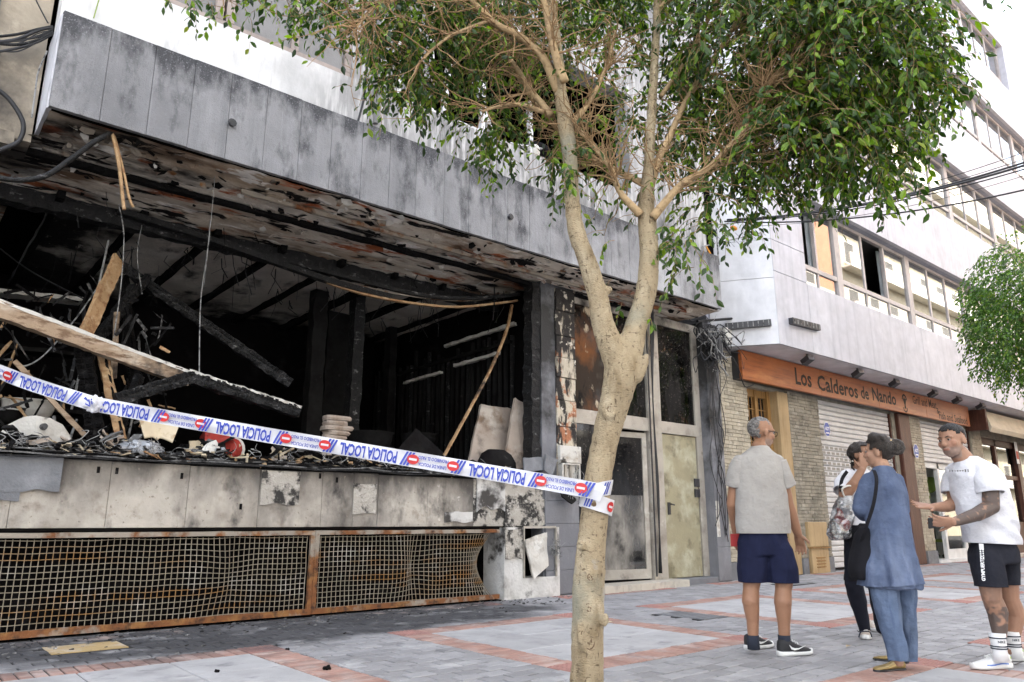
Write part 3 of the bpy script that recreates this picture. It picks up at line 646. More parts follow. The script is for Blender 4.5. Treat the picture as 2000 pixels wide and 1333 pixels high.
part('step', M['step_tile'], B1, lambda b: [b.bbox((x, 7.74+.002*i, -.01), (x+.395, 8.12, .10), .006) for i, x in enumerate([8.25+.4*k for k in range(5)])])
part('threshold', M['slate_panel'], B1, lambda b: b.bbox((10.28, 7.9, -.01), (11.25, 8.12, .095), .01))
# pillar at the party line
part('corner_pillar', M['grey_tile'], B1, lambda b: b.box((fX+.002, 7.93, 0), (11.68, 8.6, 4.6)))
for k in range(8):
    bx('grey_facing_tile', M['grey_tile'], B1, (fX+.004, 7.905, .02+k*.56), (11.66, 7.928, .02+(k+1)*.56-.005), .004)
part('pillar_patch', M['dirty_white'], B1, lambda b: b.box((fX+.012, 7.897, .75), (fX+.10, 7.9045, 1.36)))
# upper storey -------------------------------------------------------
UY = 7.5; SZ, HZ = 6.31, 8.15; TOP = 15.5
w0, w1, w2, w3 = 1.15, 3.73, 4.38, 8.9
def uw(b):
    b.box((FX0, UY, FZ0+.3), (10.95, UY+.3, SZ)); b.box((FX0, UY, SZ), (w0, UY+.3, HZ)); b.box((w1, UY, SZ), (w2, UY+.3, HZ)); b.box((w3, UY, SZ), (10.95, UY+.3, HZ)); b.box((FX0, UY, HZ), (10.95, UY+.3, TOP))
part('upper_wall', M['white_wall'], B1, uw)
part('upper_shell', M['soot_wall'], B1, lambda b: (b.box((FX0, 11.5, 4.9), (11.6, 11.7, TOP)), b.box((FX0, UY+.3, 8.6), (11.6, 11.5, 8.8)), b.box((11.35, UY+.3, 4.9), (11.6, 11.5, TOP)), b.box((FX0, UY+.3, TOP-.2), (11.6, 11.5, TOP)), b.box((FX0, UY+.3, 4.9), (.9, 11.5, TOP)), b.box((.9, UY+.35, 5.0), (11.35, 11.5, 5.2))))
mm('shutter_grey', (.20, .195, .19), .6, [((.13, .125, .12), 2, .5, .7)], [(60, .15)])
mm('frame_brown', (.30, .25, .22), .5, [((.18, .15, .13), 4, .5, .7)])
mm('frame_white', (.58, .57, .56), .5, [((.12, .115, .11), 4, .56, .7)])
win = part('window', M['frame_brown'], B1, lambda b: (b.box((w0, UY+.03, SZ+.002), (w1, UY+.10, SZ+.075)), *[b.box((x-.045, UY+.025, SZ+.075), (x+.045, UY+.10, HZ)) for x in (w0+.045, 2.12, 2.24, 3.0, w1-.045)]))
for a, c in ((w0+.09, 2.075), (2.285, 2.955), (3.045, w1-.09)):
    MB().box((a, UY+.07, SZ+.075), (c, UY+.085, HZ)).build('shutter_pane', M['shutter_grey'], win)
win = part('burnt_window', M['frame_white'], B1, lambda b: (b.beam((w2+.03, UY+.05, SZ), (w2+.03, UY+.05, HZ), .07, .06, up=V((0, 1, 0))), b.beam((w2, UY+.05, SZ+.02), (6.1, UY+.05, SZ+.02), .07, .04)))
win['label'] = 'burnt-out window opening with broken white mullions'
for px, lean in ((845, .0), (868, .12), (945, .05), (965, -.3), (1040, .02)):
    x = onY(px, 230, UY).x; part('mullion', M['frame_white'], win, lambda b: b.beam((x, UY+.05, SZ), (x+lean, UY+.1, SZ+(.9 if lean else HZ-SZ)), .06, .07, up=V((0, 1, 0)), seg=10, jit=.007))
MB().box((w2+.07, UY+.06, SZ+.05), (onY(840, 200, UY).x, UY+.075, HZ)).build('pane', M['shutter_grey'], win)
part('gutter_pipe', M['shutter_grey'], B1, lambda b: b.tube([(w1+.33, UY-.05, FZ1+.2), (w1+.33, UY-.05, 10)], .035, 8))
part('wall_cable', M['cable'], B1, lambda b: b.tube([(w1+.1, UY-.012, FZ1+.1), (w1+.18, UY-.012, 6.1), (w1+.2, UY-.012, 6.8), (w1+.17, UY-.012, 9)], .014, 5))
# storeys above, out of view, raised to shade the street: plain shuttered windows
for zz in (9.4, 12.4):
    for x in (1.3, 4.4, 7.5):
        wn = bx('upper_window', M['frame_brown'], B1, (x, UY-.01, zz), (x+2.3, UY+.05, zz+1.6), .01); MB().box((x+.08, UY-.02, zz+.08), (x+2.22, UY-.012, zz+1.52)).build('shutter_pane', M['shutter_grey'], wn)
# things thrown on the first-floor sill
p = V((onY(1010, 285, UY).x, UY+.05, SZ+.01))
s = MB(); s.ell(p+V((.55, .15, .16)), (.30, 0, 0), (0, .2, 0), (0, 0, .15), 12, 8)
tag(s.build('burnt_drum', M['soot_mid'], None, True, org=p), 'sooty rounded drum lying on the burnt first-floor window sill', 'debris')
s = MB()
for k in range(6): s.beam(p+V((-.35+.1*k, U(0, .1), .02*k)), p+V((.1+.1*k, U(-.04, .1), .05+.02*k)), .05, .02, jit=.01)
tag(s.build('broken_blind', M['frame_white'], None, org=p), 'broken white blind slats on the burnt first-floor sill', 'debris')
s = MB(); s.ell(p+V((.38, -.03, .05)), (.07, 0, .03), (0, .06, 0), (-.02, 0, .11), 8, 6)
tag(s.build('white_rag', M['dirty_white'], None, True, org=p), 'white rag hanging over the burnt first-floor sill', 'cloth')
# ================================================================== LEFT NEIGHBOUR
N1 = thing('neighbour_building', 'stained ochre plaster house wall at the upper left edge beside the grey fascia', 'building', (-3, 8, 0))
part('wall', M['plaster_old'], N1, lambda b: b.box((-9, 7.86, 4.5), (.64, 8.3, 13.5)))
part('lower_wall', M['plaster_old'], N1, lambda b: b.box((-9, 7.9, 0), (-1.02, 8.3, 3.9)))
part('ledge', M['plaster_old'], N1, lambda b: b.beam((-9, 7.84, 4.45), (.5, 7.84, 4.45), .12, .14, seg=40, jit=.01))
part('body', M['plaster_old'], N1, lambda b: b.box((-9, 8.3, 4.95), (.6, 13, 13.5)))
part('downpipe', M['shutter_grey'], N1, lambda b: b.tube([(.18, 7.8, 4.9), (.2, 7.8, 9.8)], .04, 8))
# ================================================================== WHITE BUILDING WITH THE RESTAURANT
B2 = thing('white_building', 'white clad building with ribbon windows above the restaurant front', 'building', (20, 8, 0))
mm('clad', (.44, .44, .475), .45, [((.36, .36, .395), 2.5, .48, .72, (3, 1, .08)), ((.50, .50, .53), 1.2, .55, .75), ((.28, .28, .31), 6, .62, .76, (4, 1, .06))], [(30, .05)], spec=.4)  # lilac-grey shading of the front put into the colour; chamfer kept whiter
mm('clad_chamfer', (.62, .62, .635), .55, [((.50, .50, .52), 2, .52, .8, (1, 1, .25))], [(30, .05)])
mm('clad_soffit', (.60, .59, .62), .8, [((.5, .49, .5), 2, .5, .7)])
mm('head_grey', (.30, .31, .36), .6, [((.24, .25, .29), 2, .5, .7)])
mm('win_frame', (.40, .36, .34), .45, [((.30, .27, .25), 3, .5, .7)], spec=.5)
mm('curtain', (.72, .74, .76), .9, [((.60, .62, .65), 6, .45, .65, (6, 1, .05))], [(30, .2, (4, 1, .1))])
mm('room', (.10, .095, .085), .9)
OY, OX0, OX1 = 7.1, 12.47, 46.0
CH0, CH1 = V((OX0, OY, 0)), V((11.80, 8.12, 0))
ROWS = ((5.66, 7.62), (9.36, 11.35), (13.06, 15.05), (16.76, 18.72))
bands = [(4.22, 5.66), (7.62, 9.36), (11.35, 13.06), (15.05, 16.76), (18.72, 20.6)]
for i, (a, c) in enumerate(bands):
    xs = [OX0, 13.72] if i == 0 else [OX0]
    while xs[-1] < OX1-3: xs.append(xs[-1]+5.4)
    xs[-1] = OX1
    for x0, x1 in zip(xs, xs[1:]):
        bx('cladding_panel', M['clad'], B2, (x0+.003, OY, a+.004), (x1-.003, OY+.10, c-.004), .004)
    part('spandrel', M['head_grey'], B2, lambda b: b.box((OX0+.05, OY+.1, a+.004), (OX1, OY+.34, c-.004)))
# blind column at the corner, joints every .8 m
zz = [5.66, 6.30, 7.62]
for a, c in zip(zz, zz[1:]): bx('cladding_panel', M['clad'], B2, (OX0+.003, OY, a+.004), (13.72, OY+.3, c-.004), .004)
for r in ROWS[1:]: bx('cladding_panel', M['clad'], B2, (OX0+.003, OY, r[0]+.004), (13.72, OY+.3, r[1]-.004), .004)
cz = [4.22, 5.52, 6.30, 7.62, 9.36, 11.35, 13.06, 15.05, 16.76, 18.72, 20.6]
cd = (CH1-CH0).normalized(); cn = V((cd.y, -cd.x, 0)); cn = -cn if cn.x > 0 else cn
for a, c in zip(cz, cz[1:]):
    b = MB(); p, q = CH0+cd*.004, CH1; b.add([V((p.x, p.y, a+.005)), V((q.x, q.y, a+.005)), V((q.x, q.y, c-.005)), V((p.x, p.y, c-.005))]+[V((v.x, v.y, z))-cn*.1 for v, z in ((p+V((.1, .05, 0)), a+.005), (q, a+.005), (q, c-.005), (p+V((.1, .05, 0)), c-.005))],
        [(0, 1, 2, 3), (4, 7, 6, 5), (0, 4, 5, 1), (1, 5, 6, 2), (2, 6, 7, 3), (3, 7, 4, 0)])
    b.build('chamfer_panel', M['clad_chamfer'], B2)
part('core_wall', M['head_grey'], B2, lambda b: (b.add([(12.52, 7.16, 4.24), (12.52, 7.16, 20.5), (11.9, 8.14, 20.5), (11.9, 8.14, 4.24)], [(0, 1, 2, 3)]), b.box((11.72, 8.14, 4.2), (11.9, 13, 20.5)), b.box((11.72, 13, 0), (OX1, 13.2, 20.5)), b.box((11.9, 8.2, 20.3), (OX1, 13, 20.5)), b.box((OX1-.1, 7.2, 0), (OX1, 13, 20.5))))
part('jetty_soffit', M['clad_soffit'], B2, lambda b: (b.add([(12.48, 7.12, 4.215), (11.84, 8.1, 4.215), (11.84, 8.3, 4.215), (OX1, 8.3, 4.215), (OX1, 7.12, 4.215)], [(0, 1, 2, 3, 4)])))
# ribbon windows
G_WIN = glass('window_glass', (.55, .58, .58), .34)
FLOORS = []
for ri, (s0, h0) in enumerate(ROWS):
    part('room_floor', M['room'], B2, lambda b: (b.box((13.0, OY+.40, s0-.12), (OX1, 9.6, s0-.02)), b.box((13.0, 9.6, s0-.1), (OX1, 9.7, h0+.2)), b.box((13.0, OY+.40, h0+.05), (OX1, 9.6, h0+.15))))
    xs = [13.76, 15.62] if ri == 0 else [13.76, 15.62]
    x = 15.62
    while x < 31.8: x += 3.72; xs.append(x)
    if ri == 3: xs = [v for v in xs if v < 33]
    wy = OY+.26; tz = s0+.52
    for bi, (x0, x1) in enumerate(zip(xs, xs[1:])):
        np_ = 2 if bi == 0 else 3
        ex = [x0+.12+(x1-x0-.24)*k/np_ for k in range(np_+1)]
        openp = (bi, ri) in ((0, 0), (1, 0))
        win = part('window', M['win_frame'], B2, lambda b: (b.box((x0, wy-.05, s0), (x0+.12, wy+.08, h0)), b.box((x1-.12, wy-.05, s0), (x1-.001, wy+.08, h0)), b.box((x0+.12, wy-.03, s0), (x1-.12, wy+.06, s0+.05)), b.box((x0+.12, wy-.03, h0-.07), (x1-.12, wy+.06, h0)), b.box((x0+.12, wy-.035, tz-.05), (x1-.12, wy+.06, tz+.05)),
            *[b.box((e-.028, wy-.025, s0+.05), (e+.028, wy+.05, tz-.05)) for e in ex[1:-1]], *[b.box((e-.035, wy-.025, tz+.05), (e+.035, wy+.05, h0-.07)) for e in ex[1:-1]]))
        for k in range(np_):
            MB().box((ex[k]+.02, wy, s0+.05), (ex[k+1]-.02, wy+.008, tz-.05)).build('pane', G_WIN, win)
            if openp and ((bi == 0 and k == 0) or (bi == 1 and k == 1)): continue
            MB().box((ex[k]+.03, wy+.004*(k % 2)-.002, tz+.05), (ex[k+1]-.03, wy+.008, h0-.07)).build('pane', G_WIN, win)
        # curtain behind
        if ri < 3 and not (bi > 1 and ri == 0 and bi % 2):
            c0, c1 = (ex[1]+.02, ex[2]-.05) if bi == 0 else (ex[0]+.1, ex[0]+U(.5, 1.0)) if ri == 0 and bi == 1 else (ex[0]+U(.1, .6), ex[-1]-U(.1, 1.2))
            b = MB(); n = int((c1-c0)/.05)+1; vs = []; fs = []
            for i in range(n+1):
                xx = c0+(c1-c0)*i/n; yy = wy+.18+.03*math.sin(i*1.7)+.01*math.sin(i*.7); vs += [(xx, yy, s0+.03), (xx, yy+.01, h0-.06)]
            for i in range(n): fs.append((2*i, 2*i+2, 2*i+3, 2*i+1))
            b.add(vs, fs); b.build('curtain', M['curtain'], win, True)
            if bi == 1 and ri == 0:
                b = MB(); c0, c1 = ex[2]+.1, ex[3]-.1; vs = []; fs = []; n = 22
                for i in range(n+1):
                    xx = c0+(c1-c0)*i/n; yy = wy+.18+.03*math.sin(i*1.9); vs += [(xx, yy, s0+.03), (xx, yy+.01, h0-.06)]
                for i in range(n): fs.append((2*i, 2*i+2, 2*i+3, 2*i+1))
                b.add(vs, fs); b.build('curtain', M['curtain'], win, True)
    if xs[-1] < OX1: bx('cladding_panel', M['clad'], B2, (xs[-1]+.003, OY, s0+.004), (OX1, OY+.3, h0-.004), .004)
# ---------------------------------------------------------------- ground floor
mm('ledgestone', (.40, .355, .27), .9, [((.30, .27, .21), 3, .48, .66), ((.50, .45, .36), 7, .56, .7), ((.10, .09, .075), 5, .64, .74)], [(25, .6)], vary=.14)
mm('stone_dark', (.30, .27, .21), .9, [((.18, .165, .13), 2, .45, .65), ((.36, .33, .27), 6, .56, .7)], [(25, .6)], vary=.12)
mm('wood_frame', (.30, .165, .055), .5, [((.20, .10, .035), 4, .5, .66, (6, 6, .5))], [(30, .2)])
mm('wood_jamb', (.40, .285, .15), .6, [((.32, .22, .11), 3, .5, .68, (5, 5, .4))], [(30, .2)])
mm('wood_dark', (.075, .028, .018), .5, [((.12, .05, .03), 5, .5, .68, (6, 6, .4))], [(30, .2)])
mm('shutter', (.58, .57, .55), .5, [((.50, .49, .47), 2, .5, .7)], [(40, .08)])
mm('shutter_hole', (.30, .28, .24), .7)
mm('sign_wood', (.33, .095, .022), .42, [((.22, .055, .014), 2.6, .46, .66, (.35, 1, 5)), ((.40, .15, .045), 1.6, .55, .72, (.5, 1, 3)), ((.15, .045, .016), 6, .62, .74, (.3, 1, 4))], [(30, .15, (.3, 1, 3))], spec=.45)
mm('sign_ink', (.022, .014, .010), .6)
GYB = 8.0
part('ground_wall', M['stone_dark'], B2, lambda b: (b.box((11.72, 8.06, 0), (12.74, 8.5, 4.21)), b.box((14.22, 8.06, 0), (15.46, 8.5, 4.21)), b.box((19.12, 8.06, 0), (20.72, 8.5, 4.21)), b.box((24.2, 8.06, 0), (25.0, 8.5, 4.21)), b.box((12.74, 8.1, 3.6), (14.22, 8.5, 4.21)), b.box((15.46, 8.1, 3.62), (19.12, 8.5, 4.21)), b.box((20.72, 8.1, 3.62), (24.2, 8.5, 4.21)), b.box((25, 8.1, 3.5), (OX1, 8.5, 4.21)), b.box((30.2, 8.06, 0), (31.0, 8.5, 4.21)), b.box((34, 8.06, 0), (OX1, 8.5, 4.21))))
for a, c in ((11.74, 12.24), (12.245, 12.74), (14.22, 14.42), (15.0, 15.44), (20.1, 20.72), (24.2, 25), (30.2, 31)): bx('footing_stone', M['slate_panel'], B2, (a+.002, 7.985, -.01), (c-.002, 8.06, .30), .005)
bricks = []
for (x0, x1, lo, hi, dk) in ((11.73, 12.74, .31, 4.1, 0), (14.22, 15.46, .31, 3.7, 1), (19.95, 20.72, .31, 3.7, 0), (24.2, 25.0, .31, 3.6, 0)):
    z = lo; r = 0
    while z < hi:
        h = U(.055, .085); x = x0-(.13 if r % 2 else 0)
        while x < x1-.03:
            l = U(.20, .32); a, c = max(x, x0), min(x+l, x1)
            if c-a > .03: bricks.append((a+.003, c-.003, z, z+h-.005, dk))
            x += l
        z += h; r += 1
bricks.sort(key=lambda k: k[0]); rest = [MB(), MB()]
for i, (a, c, z, z2, dk) in enumerate(bricks):
    y = 8.02+U(-.006, .009)
    if i < 280: MB().bbox((a, y, z), (c, 8.075, z2), .006).build('stone_brick', M['stone_dark' if dk else 'ledgestone'], B2)
    else: rest[dk].bbox((a, y, z), (c, 8.075, z2), .006)
for dk in (0, 1):
    if rest[dk].v: stuff(rest[dk].build('stone_brick_field', M['stone_dark' if dk else 'ledgestone'], B2))
# door with barred light
dx0, dx1 = 12.74, 14.22
dr_ = part('wooden_door', M['wood_frame'], B2, lambda b: (b.box((dx0, 8.22, 0.05), (dx0+.10, 8.34, 3.6)), b.box((13.30, 8.22, 2.2), (13.38, 8.34, 3.6)), b.box((dx1-.5, 8.2, .05), (dx1-.40, 8.34, 3.6)), b.box((dx0+.1, 8.22, 2.0), (dx1-.5, 8.34, 2.2)), b.box((dx0+.1, 8.24, 3.45), (dx1-.5, 8.34, 3.6))))
mm('door_pale', (.42, .50, .50), .5, [((.34, .42, .42), 2, .5, .7)])
MB().bbox((dx0+.11, 8.27, .06), (dx1-.51, 8.31, 2.0), .01).build('door_leaf', M['door_pale'], dr_)
MB().box((dx0+.1, 8.30, 2.2), (dx1-.5, 8.31, 3.45)).build('pane', G_SMOKE2, dr_)
for k in range(7):
    x = dx0+.16+k*.11; part('window_bar', M['wood_frame'], dr_, lambda b: b.tube([(x, 8.255, 2.2), (x, 8.255, 3.45)], .011, 6))
for zq in (2.55, 2.9, 3.2): part('window_bar', M['wood_frame'], dr_, lambda b: b.tube([(dx0+.1, 8.25, zq), (dx1-.5, 8.25, zq)], .009, 6))
part('door_jamb', M['wood_jamb'], B2, lambda b: b.bbox((dx1-.39, 8.02, 0), (dx1-.002, 8.34, 3.6), .012))
for zq in (.35, 1.75): part('door_hinge', M['dark_metal'], dr_, lambda b: b.box((dx1-.42, 8.18, zq), (dx1-.395, 8.22, zq+.25)))
# roller shutters
def roller(x0, x1, z0, z1, y, label, holes=None):
    sh = part('roller_shutter', M['wood_dark'], B2, lambda b: (b.box((x0, y-.03, 0), (x0+.05, y+.09, z1)), b.box((x1-.05, y-.03, 0), (x1, y+.09, z1)), b.box((x0+.05, y+.06, z0), (x1-.05, y+.09, z1))))
    sh['label'] = label; z = z0
    while z < z1-.05:
        MB().bbox((x0+.055, y, z+.004), (x1-.055, y+.05, z+.108), .02).build('shutter_slat', M['shutter'], sh); 
        if holes and holes[0] < z < holes[1]:
            b = MB(); n = int((x1-x0)/.21); k2 = int(z*9) % 2
            for k in range(n):
                xx = x0+.12+k*(x1-x0-.2)/n+(.05 if k2 else 0); b.box((xx, y-.004, z+.03), (xx+.13, y+.002, z+.085))
            stuff(b.build('shutter_vent', M['shutter_hole'], sh))
        z += .112
roller(15.46, 19.12, .06, 3.62, 8.12, 'closed white roller shutter with a band of vents', (1.95, 2.6))
roller(20.72, 24.2, 2.55, 3.62, 8.12, 'half-raised white roller shutter over the glass shop door')
part('wood_post', M['wood_dark'], B2, lambda b: b.bbox((19.3, 7.96, 0), (19.93, 8.10, 3.65), .02))
# shop door below the raised shutter
mm('shop_white', (.66, .66, .64), .5, [((.55, .55, .53), 2, .5, .7)])
mm('shop_green', (.22, .30, .06), .6, [((.30, .36, .10), 3, .5, .7)])
G_SHOP = glass('shop_glass', (.62, .72, .70), .12)
sd = part('shop_door', M['shop_white'], B2, lambda b: (b.box((20.76, 8.2, 0), (20.86, 8.3, 2.55)), b.box((21.9, 8.2, 0), (22.02, 8.3, 2.55)), b.box((23.2, 8.2, 0), (23.36, 8.3, 2.55)), b.box((23.9, 8.2, 0), (24.1, 8.3, 2.55)), b.box((20.86, 8.2, 2.4), (23.9, 8.3, 2.55)), b.box((22.02, 8.21, .05), (23.2, 8.29, .3)), b.box((20.7, 7.95, -.01), (24.2, 8.35, .06))))
for a, c in ((22.02, 23.2), (23.36, 23.9)): MB().box((a, 8.24, .1), (c, 8.252, 2.4)).build('pane', G_SHOP, sd)
part('shop_room', M['shop_white'], B2, lambda b: (b.box((20.7, 10.6, 0), (24.3, 10.7, 3)), b.box((20.6, 8.4, 0), (20.7, 10.6, 3)), b.box((24.2, 8.4, 0), (24.3, 10.6, 3)), b.box((20.7, 8.4, -.01), (24.2, 10.6, .02))))
for (px, py, r) in ((1812, 947, .26), (1806, 968, .15)):
    p = onY(px, py, 8.9); b = MB(); b.loft([(p+V((0, 0, -r*.9)), V((r*.35, 0, 0)), V((0, r*.35, 0))), (p+V((0, 0, -r*.5)), V((r*.9, 0, 0)), V((0, r*.9, 0))), (p, V((r, 0, 0)), V((0, r, 0))), (p+V((0, 0, r*.6)), V((r*.8, 0, 0)), V((0, r*.8, 0))), (p+V((0, 0, r*.8)), V((r*.62, 0, 0)), V((0, r*.62, 0)))], 16)
    tag(b.build('hanging_planter', M['shop_green'], None, True, org=p), 'large green bowl hanging in the glass shop entrance' if r > .2 else 'small green bowl below the large one in the shop entrance', 'planter')
p = onY(1835, 1075, 9.0); ct = thing('utility_cart', 'green wheeled cart inside the glass shop door', 'cart', (p.x, 9.0, 0))
part('tray', M['shop_green'], ct, lambda b: (b.box((p.x-.3, 8.75, .45), (p.x+.3, 9.2, .52)), b.box((p.x-.3, 8.75, .9), (p.x+.3, 9.2, .97))))
for sx_ in (-.27, .27):
    for yy in (8.78, 9.17):
        part('post', M['dark_metal'], ct, lambda b: b.tube([(p.x+sx_, yy, .1), (p.x+sx_, yy, 1.0)], .015, 6)); part('wheel', M['dark_metal'], ct, lambda b: b.tube([(p.x+sx_-.02, yy, .07), (p.x+sx_+.02, yy, .07)], .06, 12))
b = MB(); q = V((p.x-.05, 8.9, .53)); b.loft([(q, V((.07, 0, 0)), V((0, .07, 0))), (q+V((0, 0, .22)), V((.07, 0, 0)), V((0, .07, 0))), (q+V((0, 0, .28)), V((.03, 0, 0)), V((0, .03, 0))), (q+V((0, 0, .34)), V((.03, 0, 0)), V((0, .03, 0)))], 12)
tag(b.build('white_bottle', M['shop_white'], None, True, org=q), 'white bottle standing on the green cart in the shop', 'bottle')
# further shopfronts with awning
mm('awning', (.50, .44, .33), .85, [((.42, .36, .27), 2, .5, .7, (.5, 1, 4))], [(20, .2)])
aw = thing('awning', 'rolled beige canvas awning over the shop at the right edge', 'awning', (27, 7.8, 3.6))
part('canvas', M['awning'], aw, lambda b: b.add([(24.1, 7.55, 4.1), (33, 7.55, 4.1), (33, 7.42, 3.62), (24.1, 7.42, 3.62), (24.1, 7.48, 3.5), (33, 7.48, 3.5), (33, 7.95, 4.12), (24.1, 7.95, 4.12)], [(0, 3, 2, 1), (3, 4, 5, 2), (4, 7, 6, 5), (0, 1, 6, 7), (0, 7, 4, 3)]))
part('end_arm', M['wood_dark'], aw, lambda b: b.box((23.98, 7.5, 3.55), (24.09, 8.05, 4.15)))
sf = part('shopfront', M['wood_dark'], B2, lambda b: (b.box((25.0, 8.15, 0), (25.25, 8.3, 3.5)), b.box((26.4, 8.15, 0), (26.55, 8.3, 3.5)), b.box((28.2, 8.1, 0), (28.5, 8.3, 3.5)), b.box((30.0, 8.15, 0), (30.2, 8.3, 3.5)), b.box((25.25, 8.15, 2.3), (30, 8.3, 2.42)), b.box((25.25, 8.15, 3.3), (30, 8.3, 3.5)), b.box((26.55, 8.16, 0), (28.2, 8.3, 1.0))))
for a, c in ((25.25, 26.4), (26.55, 28.2), (28.5, 30.0)):
    MB().box((a, 8.21, .05 if a != 26.55 else 1.0), (c, 8.222, 2.3)).build('pane', G_SHOP, sf); MB().box((a, 8.21, 2.42), (c, 8.222, 3.3)).build('pane', G_SHOP, sf)
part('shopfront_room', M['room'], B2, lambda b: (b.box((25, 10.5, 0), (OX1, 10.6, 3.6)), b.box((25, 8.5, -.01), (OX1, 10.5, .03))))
part('shopfront_step', M['step_tile'], B2, lambda b: b.bbox((25.0, 7.9, -.01), (34, 8.15, .08), .01))
# ---------------------------------------------------------------- signboard
SY = 7.78
sg = thing('signboard', 'long varnished wooden restaurant signboard with dark carved lettering', 'sign', (18, SY, 3.95))
sb0, sb1 = onY(1447, 682, SY), onY(1890, 795, SY); st0, st1 = onY(1447, 740, SY).z, 4.20
xs = [sb0.x, 15.2, 17.9, 20.6, sb1.x]; sz0, sz1 = 3.63, 4.195
for a, c in zip(xs, xs[1:]): MB().bbox((a+.002, SY, sz0), (c-.002, SY+.07, sz1), .006).build('plank', M['sign_wood'], sg)
part('backing', M['dark_metal'], sg, lambda b: b.box((sb0.x+.02, SY+.07, sz0+.02), (sb1.x-.02, 8.02, sz1)))
def sign_text(s, px0, px1, py, hgt, bold=.022, name='lettering', mt='sign_ink', y=SY, parent=None, dz=0, sp=1.0):
    a, c = onY(px0, py, y), onY(px1, py, y); vs, fs = text_mesh(s, 1, bold, sp)
    w_ = max(v[0] for v in vs)-min(v[0] for v in vs); h_ = max(v[1] for v in vs)-min(v[1] for v in vs); x0 = min(v[0] for v in vs); y0 = min(v[1] for v in vs)
    cz_ = (onY((px0+px1)/2, py, y)).z+dz; cx_ = (a.x+c.x)/2
    b = MB(); b.add([(a.x+(v[0]-x0)/w_*(c.x-a.x), y-.003, cz_+((v[1]-y0)/h_-.5)*hgt) for v in vs], fs); return b.build(name, M[mt], parent if parent is not None else sg)
sign_text('Los', 1553, 1584, 738, .36); sign_text('Calderos', 1597, 1674, 756, .34); sign_text('de', 1681, 1696, 768, .30); sign_text('Nando', 1704, 1749, 775, .32)
sign_text('Grill and Meat', 1783, 1828, 786, .22, .010); sign_text('&', 1829.5, 1834, 803, .16, .006); sign_text('Fish and Seafood', 1834.5, 1888, 817, .21, .010)
e = onY(1767, 787, SY)
def emblem(b):
    y = SY-.003
    def arc(r, a0, a1, w_, cz_, n=12):
        for i in range(n):
            t0, t1 = math.radians(a0+(a1-a0)*i/n), math.radians(a0+(a1-a0)*(i+1)/n)
            b.quad(*[(e.x+q*math.cos(t)*.9, y, e.z+cz_+q*math.sin(t)) for q, t in ((r, t0), (r, t1), (r-w_, t1), (r-w_, t0))])
    arc(.17, 10, 170, .05, .05); arc(.15, 190, 350, .04, -.10)
    b.add([(e.x-.10, y, e.z+.10), (e.x+.10, y, e.z+.10), (e.x+.03, y, e.z-.06), (e.x+.06, y, e.z-.15), (e.x-.06, y, e.z-.15), (e.x-.03, y, e.z-.06)], [(0, 5, 4, 3, 2, 1)])
    for k in (-.05, 0, .05): b.add([(e.x+k-.015, y, e.z+.1), (e.x+k+.015, y, e.z+.1), (e.x+k*1.4, y, e.z+.19)], [(0, 2, 1)])
part('emblem', M['sign_ink'], sg, emblem)
# spotlights under the jetty
for i, (px, py) in enumerate(((1577, 695), (1675, 722), (1747, 742), (1822, 763), (1869, 776), (1915, 788))):
    p = onZ(px, py, 4.19); p.y = max(min(p.y, 7.7), 7.14)
    s = thing('spotlight', ['black spotlight nearest the corner under the white jetty', 'second black spotlight from the corner, above the word Calderos', 'third black spotlight under the jetty, above the last carved name', 'fourth black spotlight under the jetty, above Grill and Meat', 'fifth black spotlight under the jetty, above the sign end', 'last black spotlight under the jetty, before the awning'][i], 'spotlight', p, 'spotlights under the jetty')
    part('bracket', M['dark_metal'], s, lambda b: b.beam(p+V((0, 0, .03)), p+V((0, .02, -.08)), .05, .02, up=V((0, 1, 0))))
    part('head', M['dark_metal'], s, lambda b: b.beam(p+V((-.02, -.08, -.05)), p+V((.02, .10, -.13)), .16, .10))
for nm, pa, pb in (('long dark louvred lamp on the white chamfered corner', None, 1), ('short dark louvred lamp on the white front below the ribbon windows', None, 2)):
    if pb == 1: a, c, nrm = CH0+cd*.12+V((0, 0, 4.62)), CH0+cd*.95+V((0, 0, 4.60)), cn
    else: a, c, nrm = onY(1540, 628, OY), onY(1594, 642, OY), V((0, -1, 0)); 
    a, c = V(a), V(c); s = thing('wall_lamp', nm, 'lamp', a, 'louvred lamps on the white building')
    part('housing', M['dark_metal'], s, lambda b: b.beam(a+nrm*.05, c+nrm*.05, .09, .12))
    for k in range(9):
        q = a.lerp(c, (k+.5)/9)+nrm*.098; part('louvre', M['cable_grey'], s, lambda b: b.beam(q+V((0, 0, -.05)), q+V((0, 0, .05)), .012, .012))
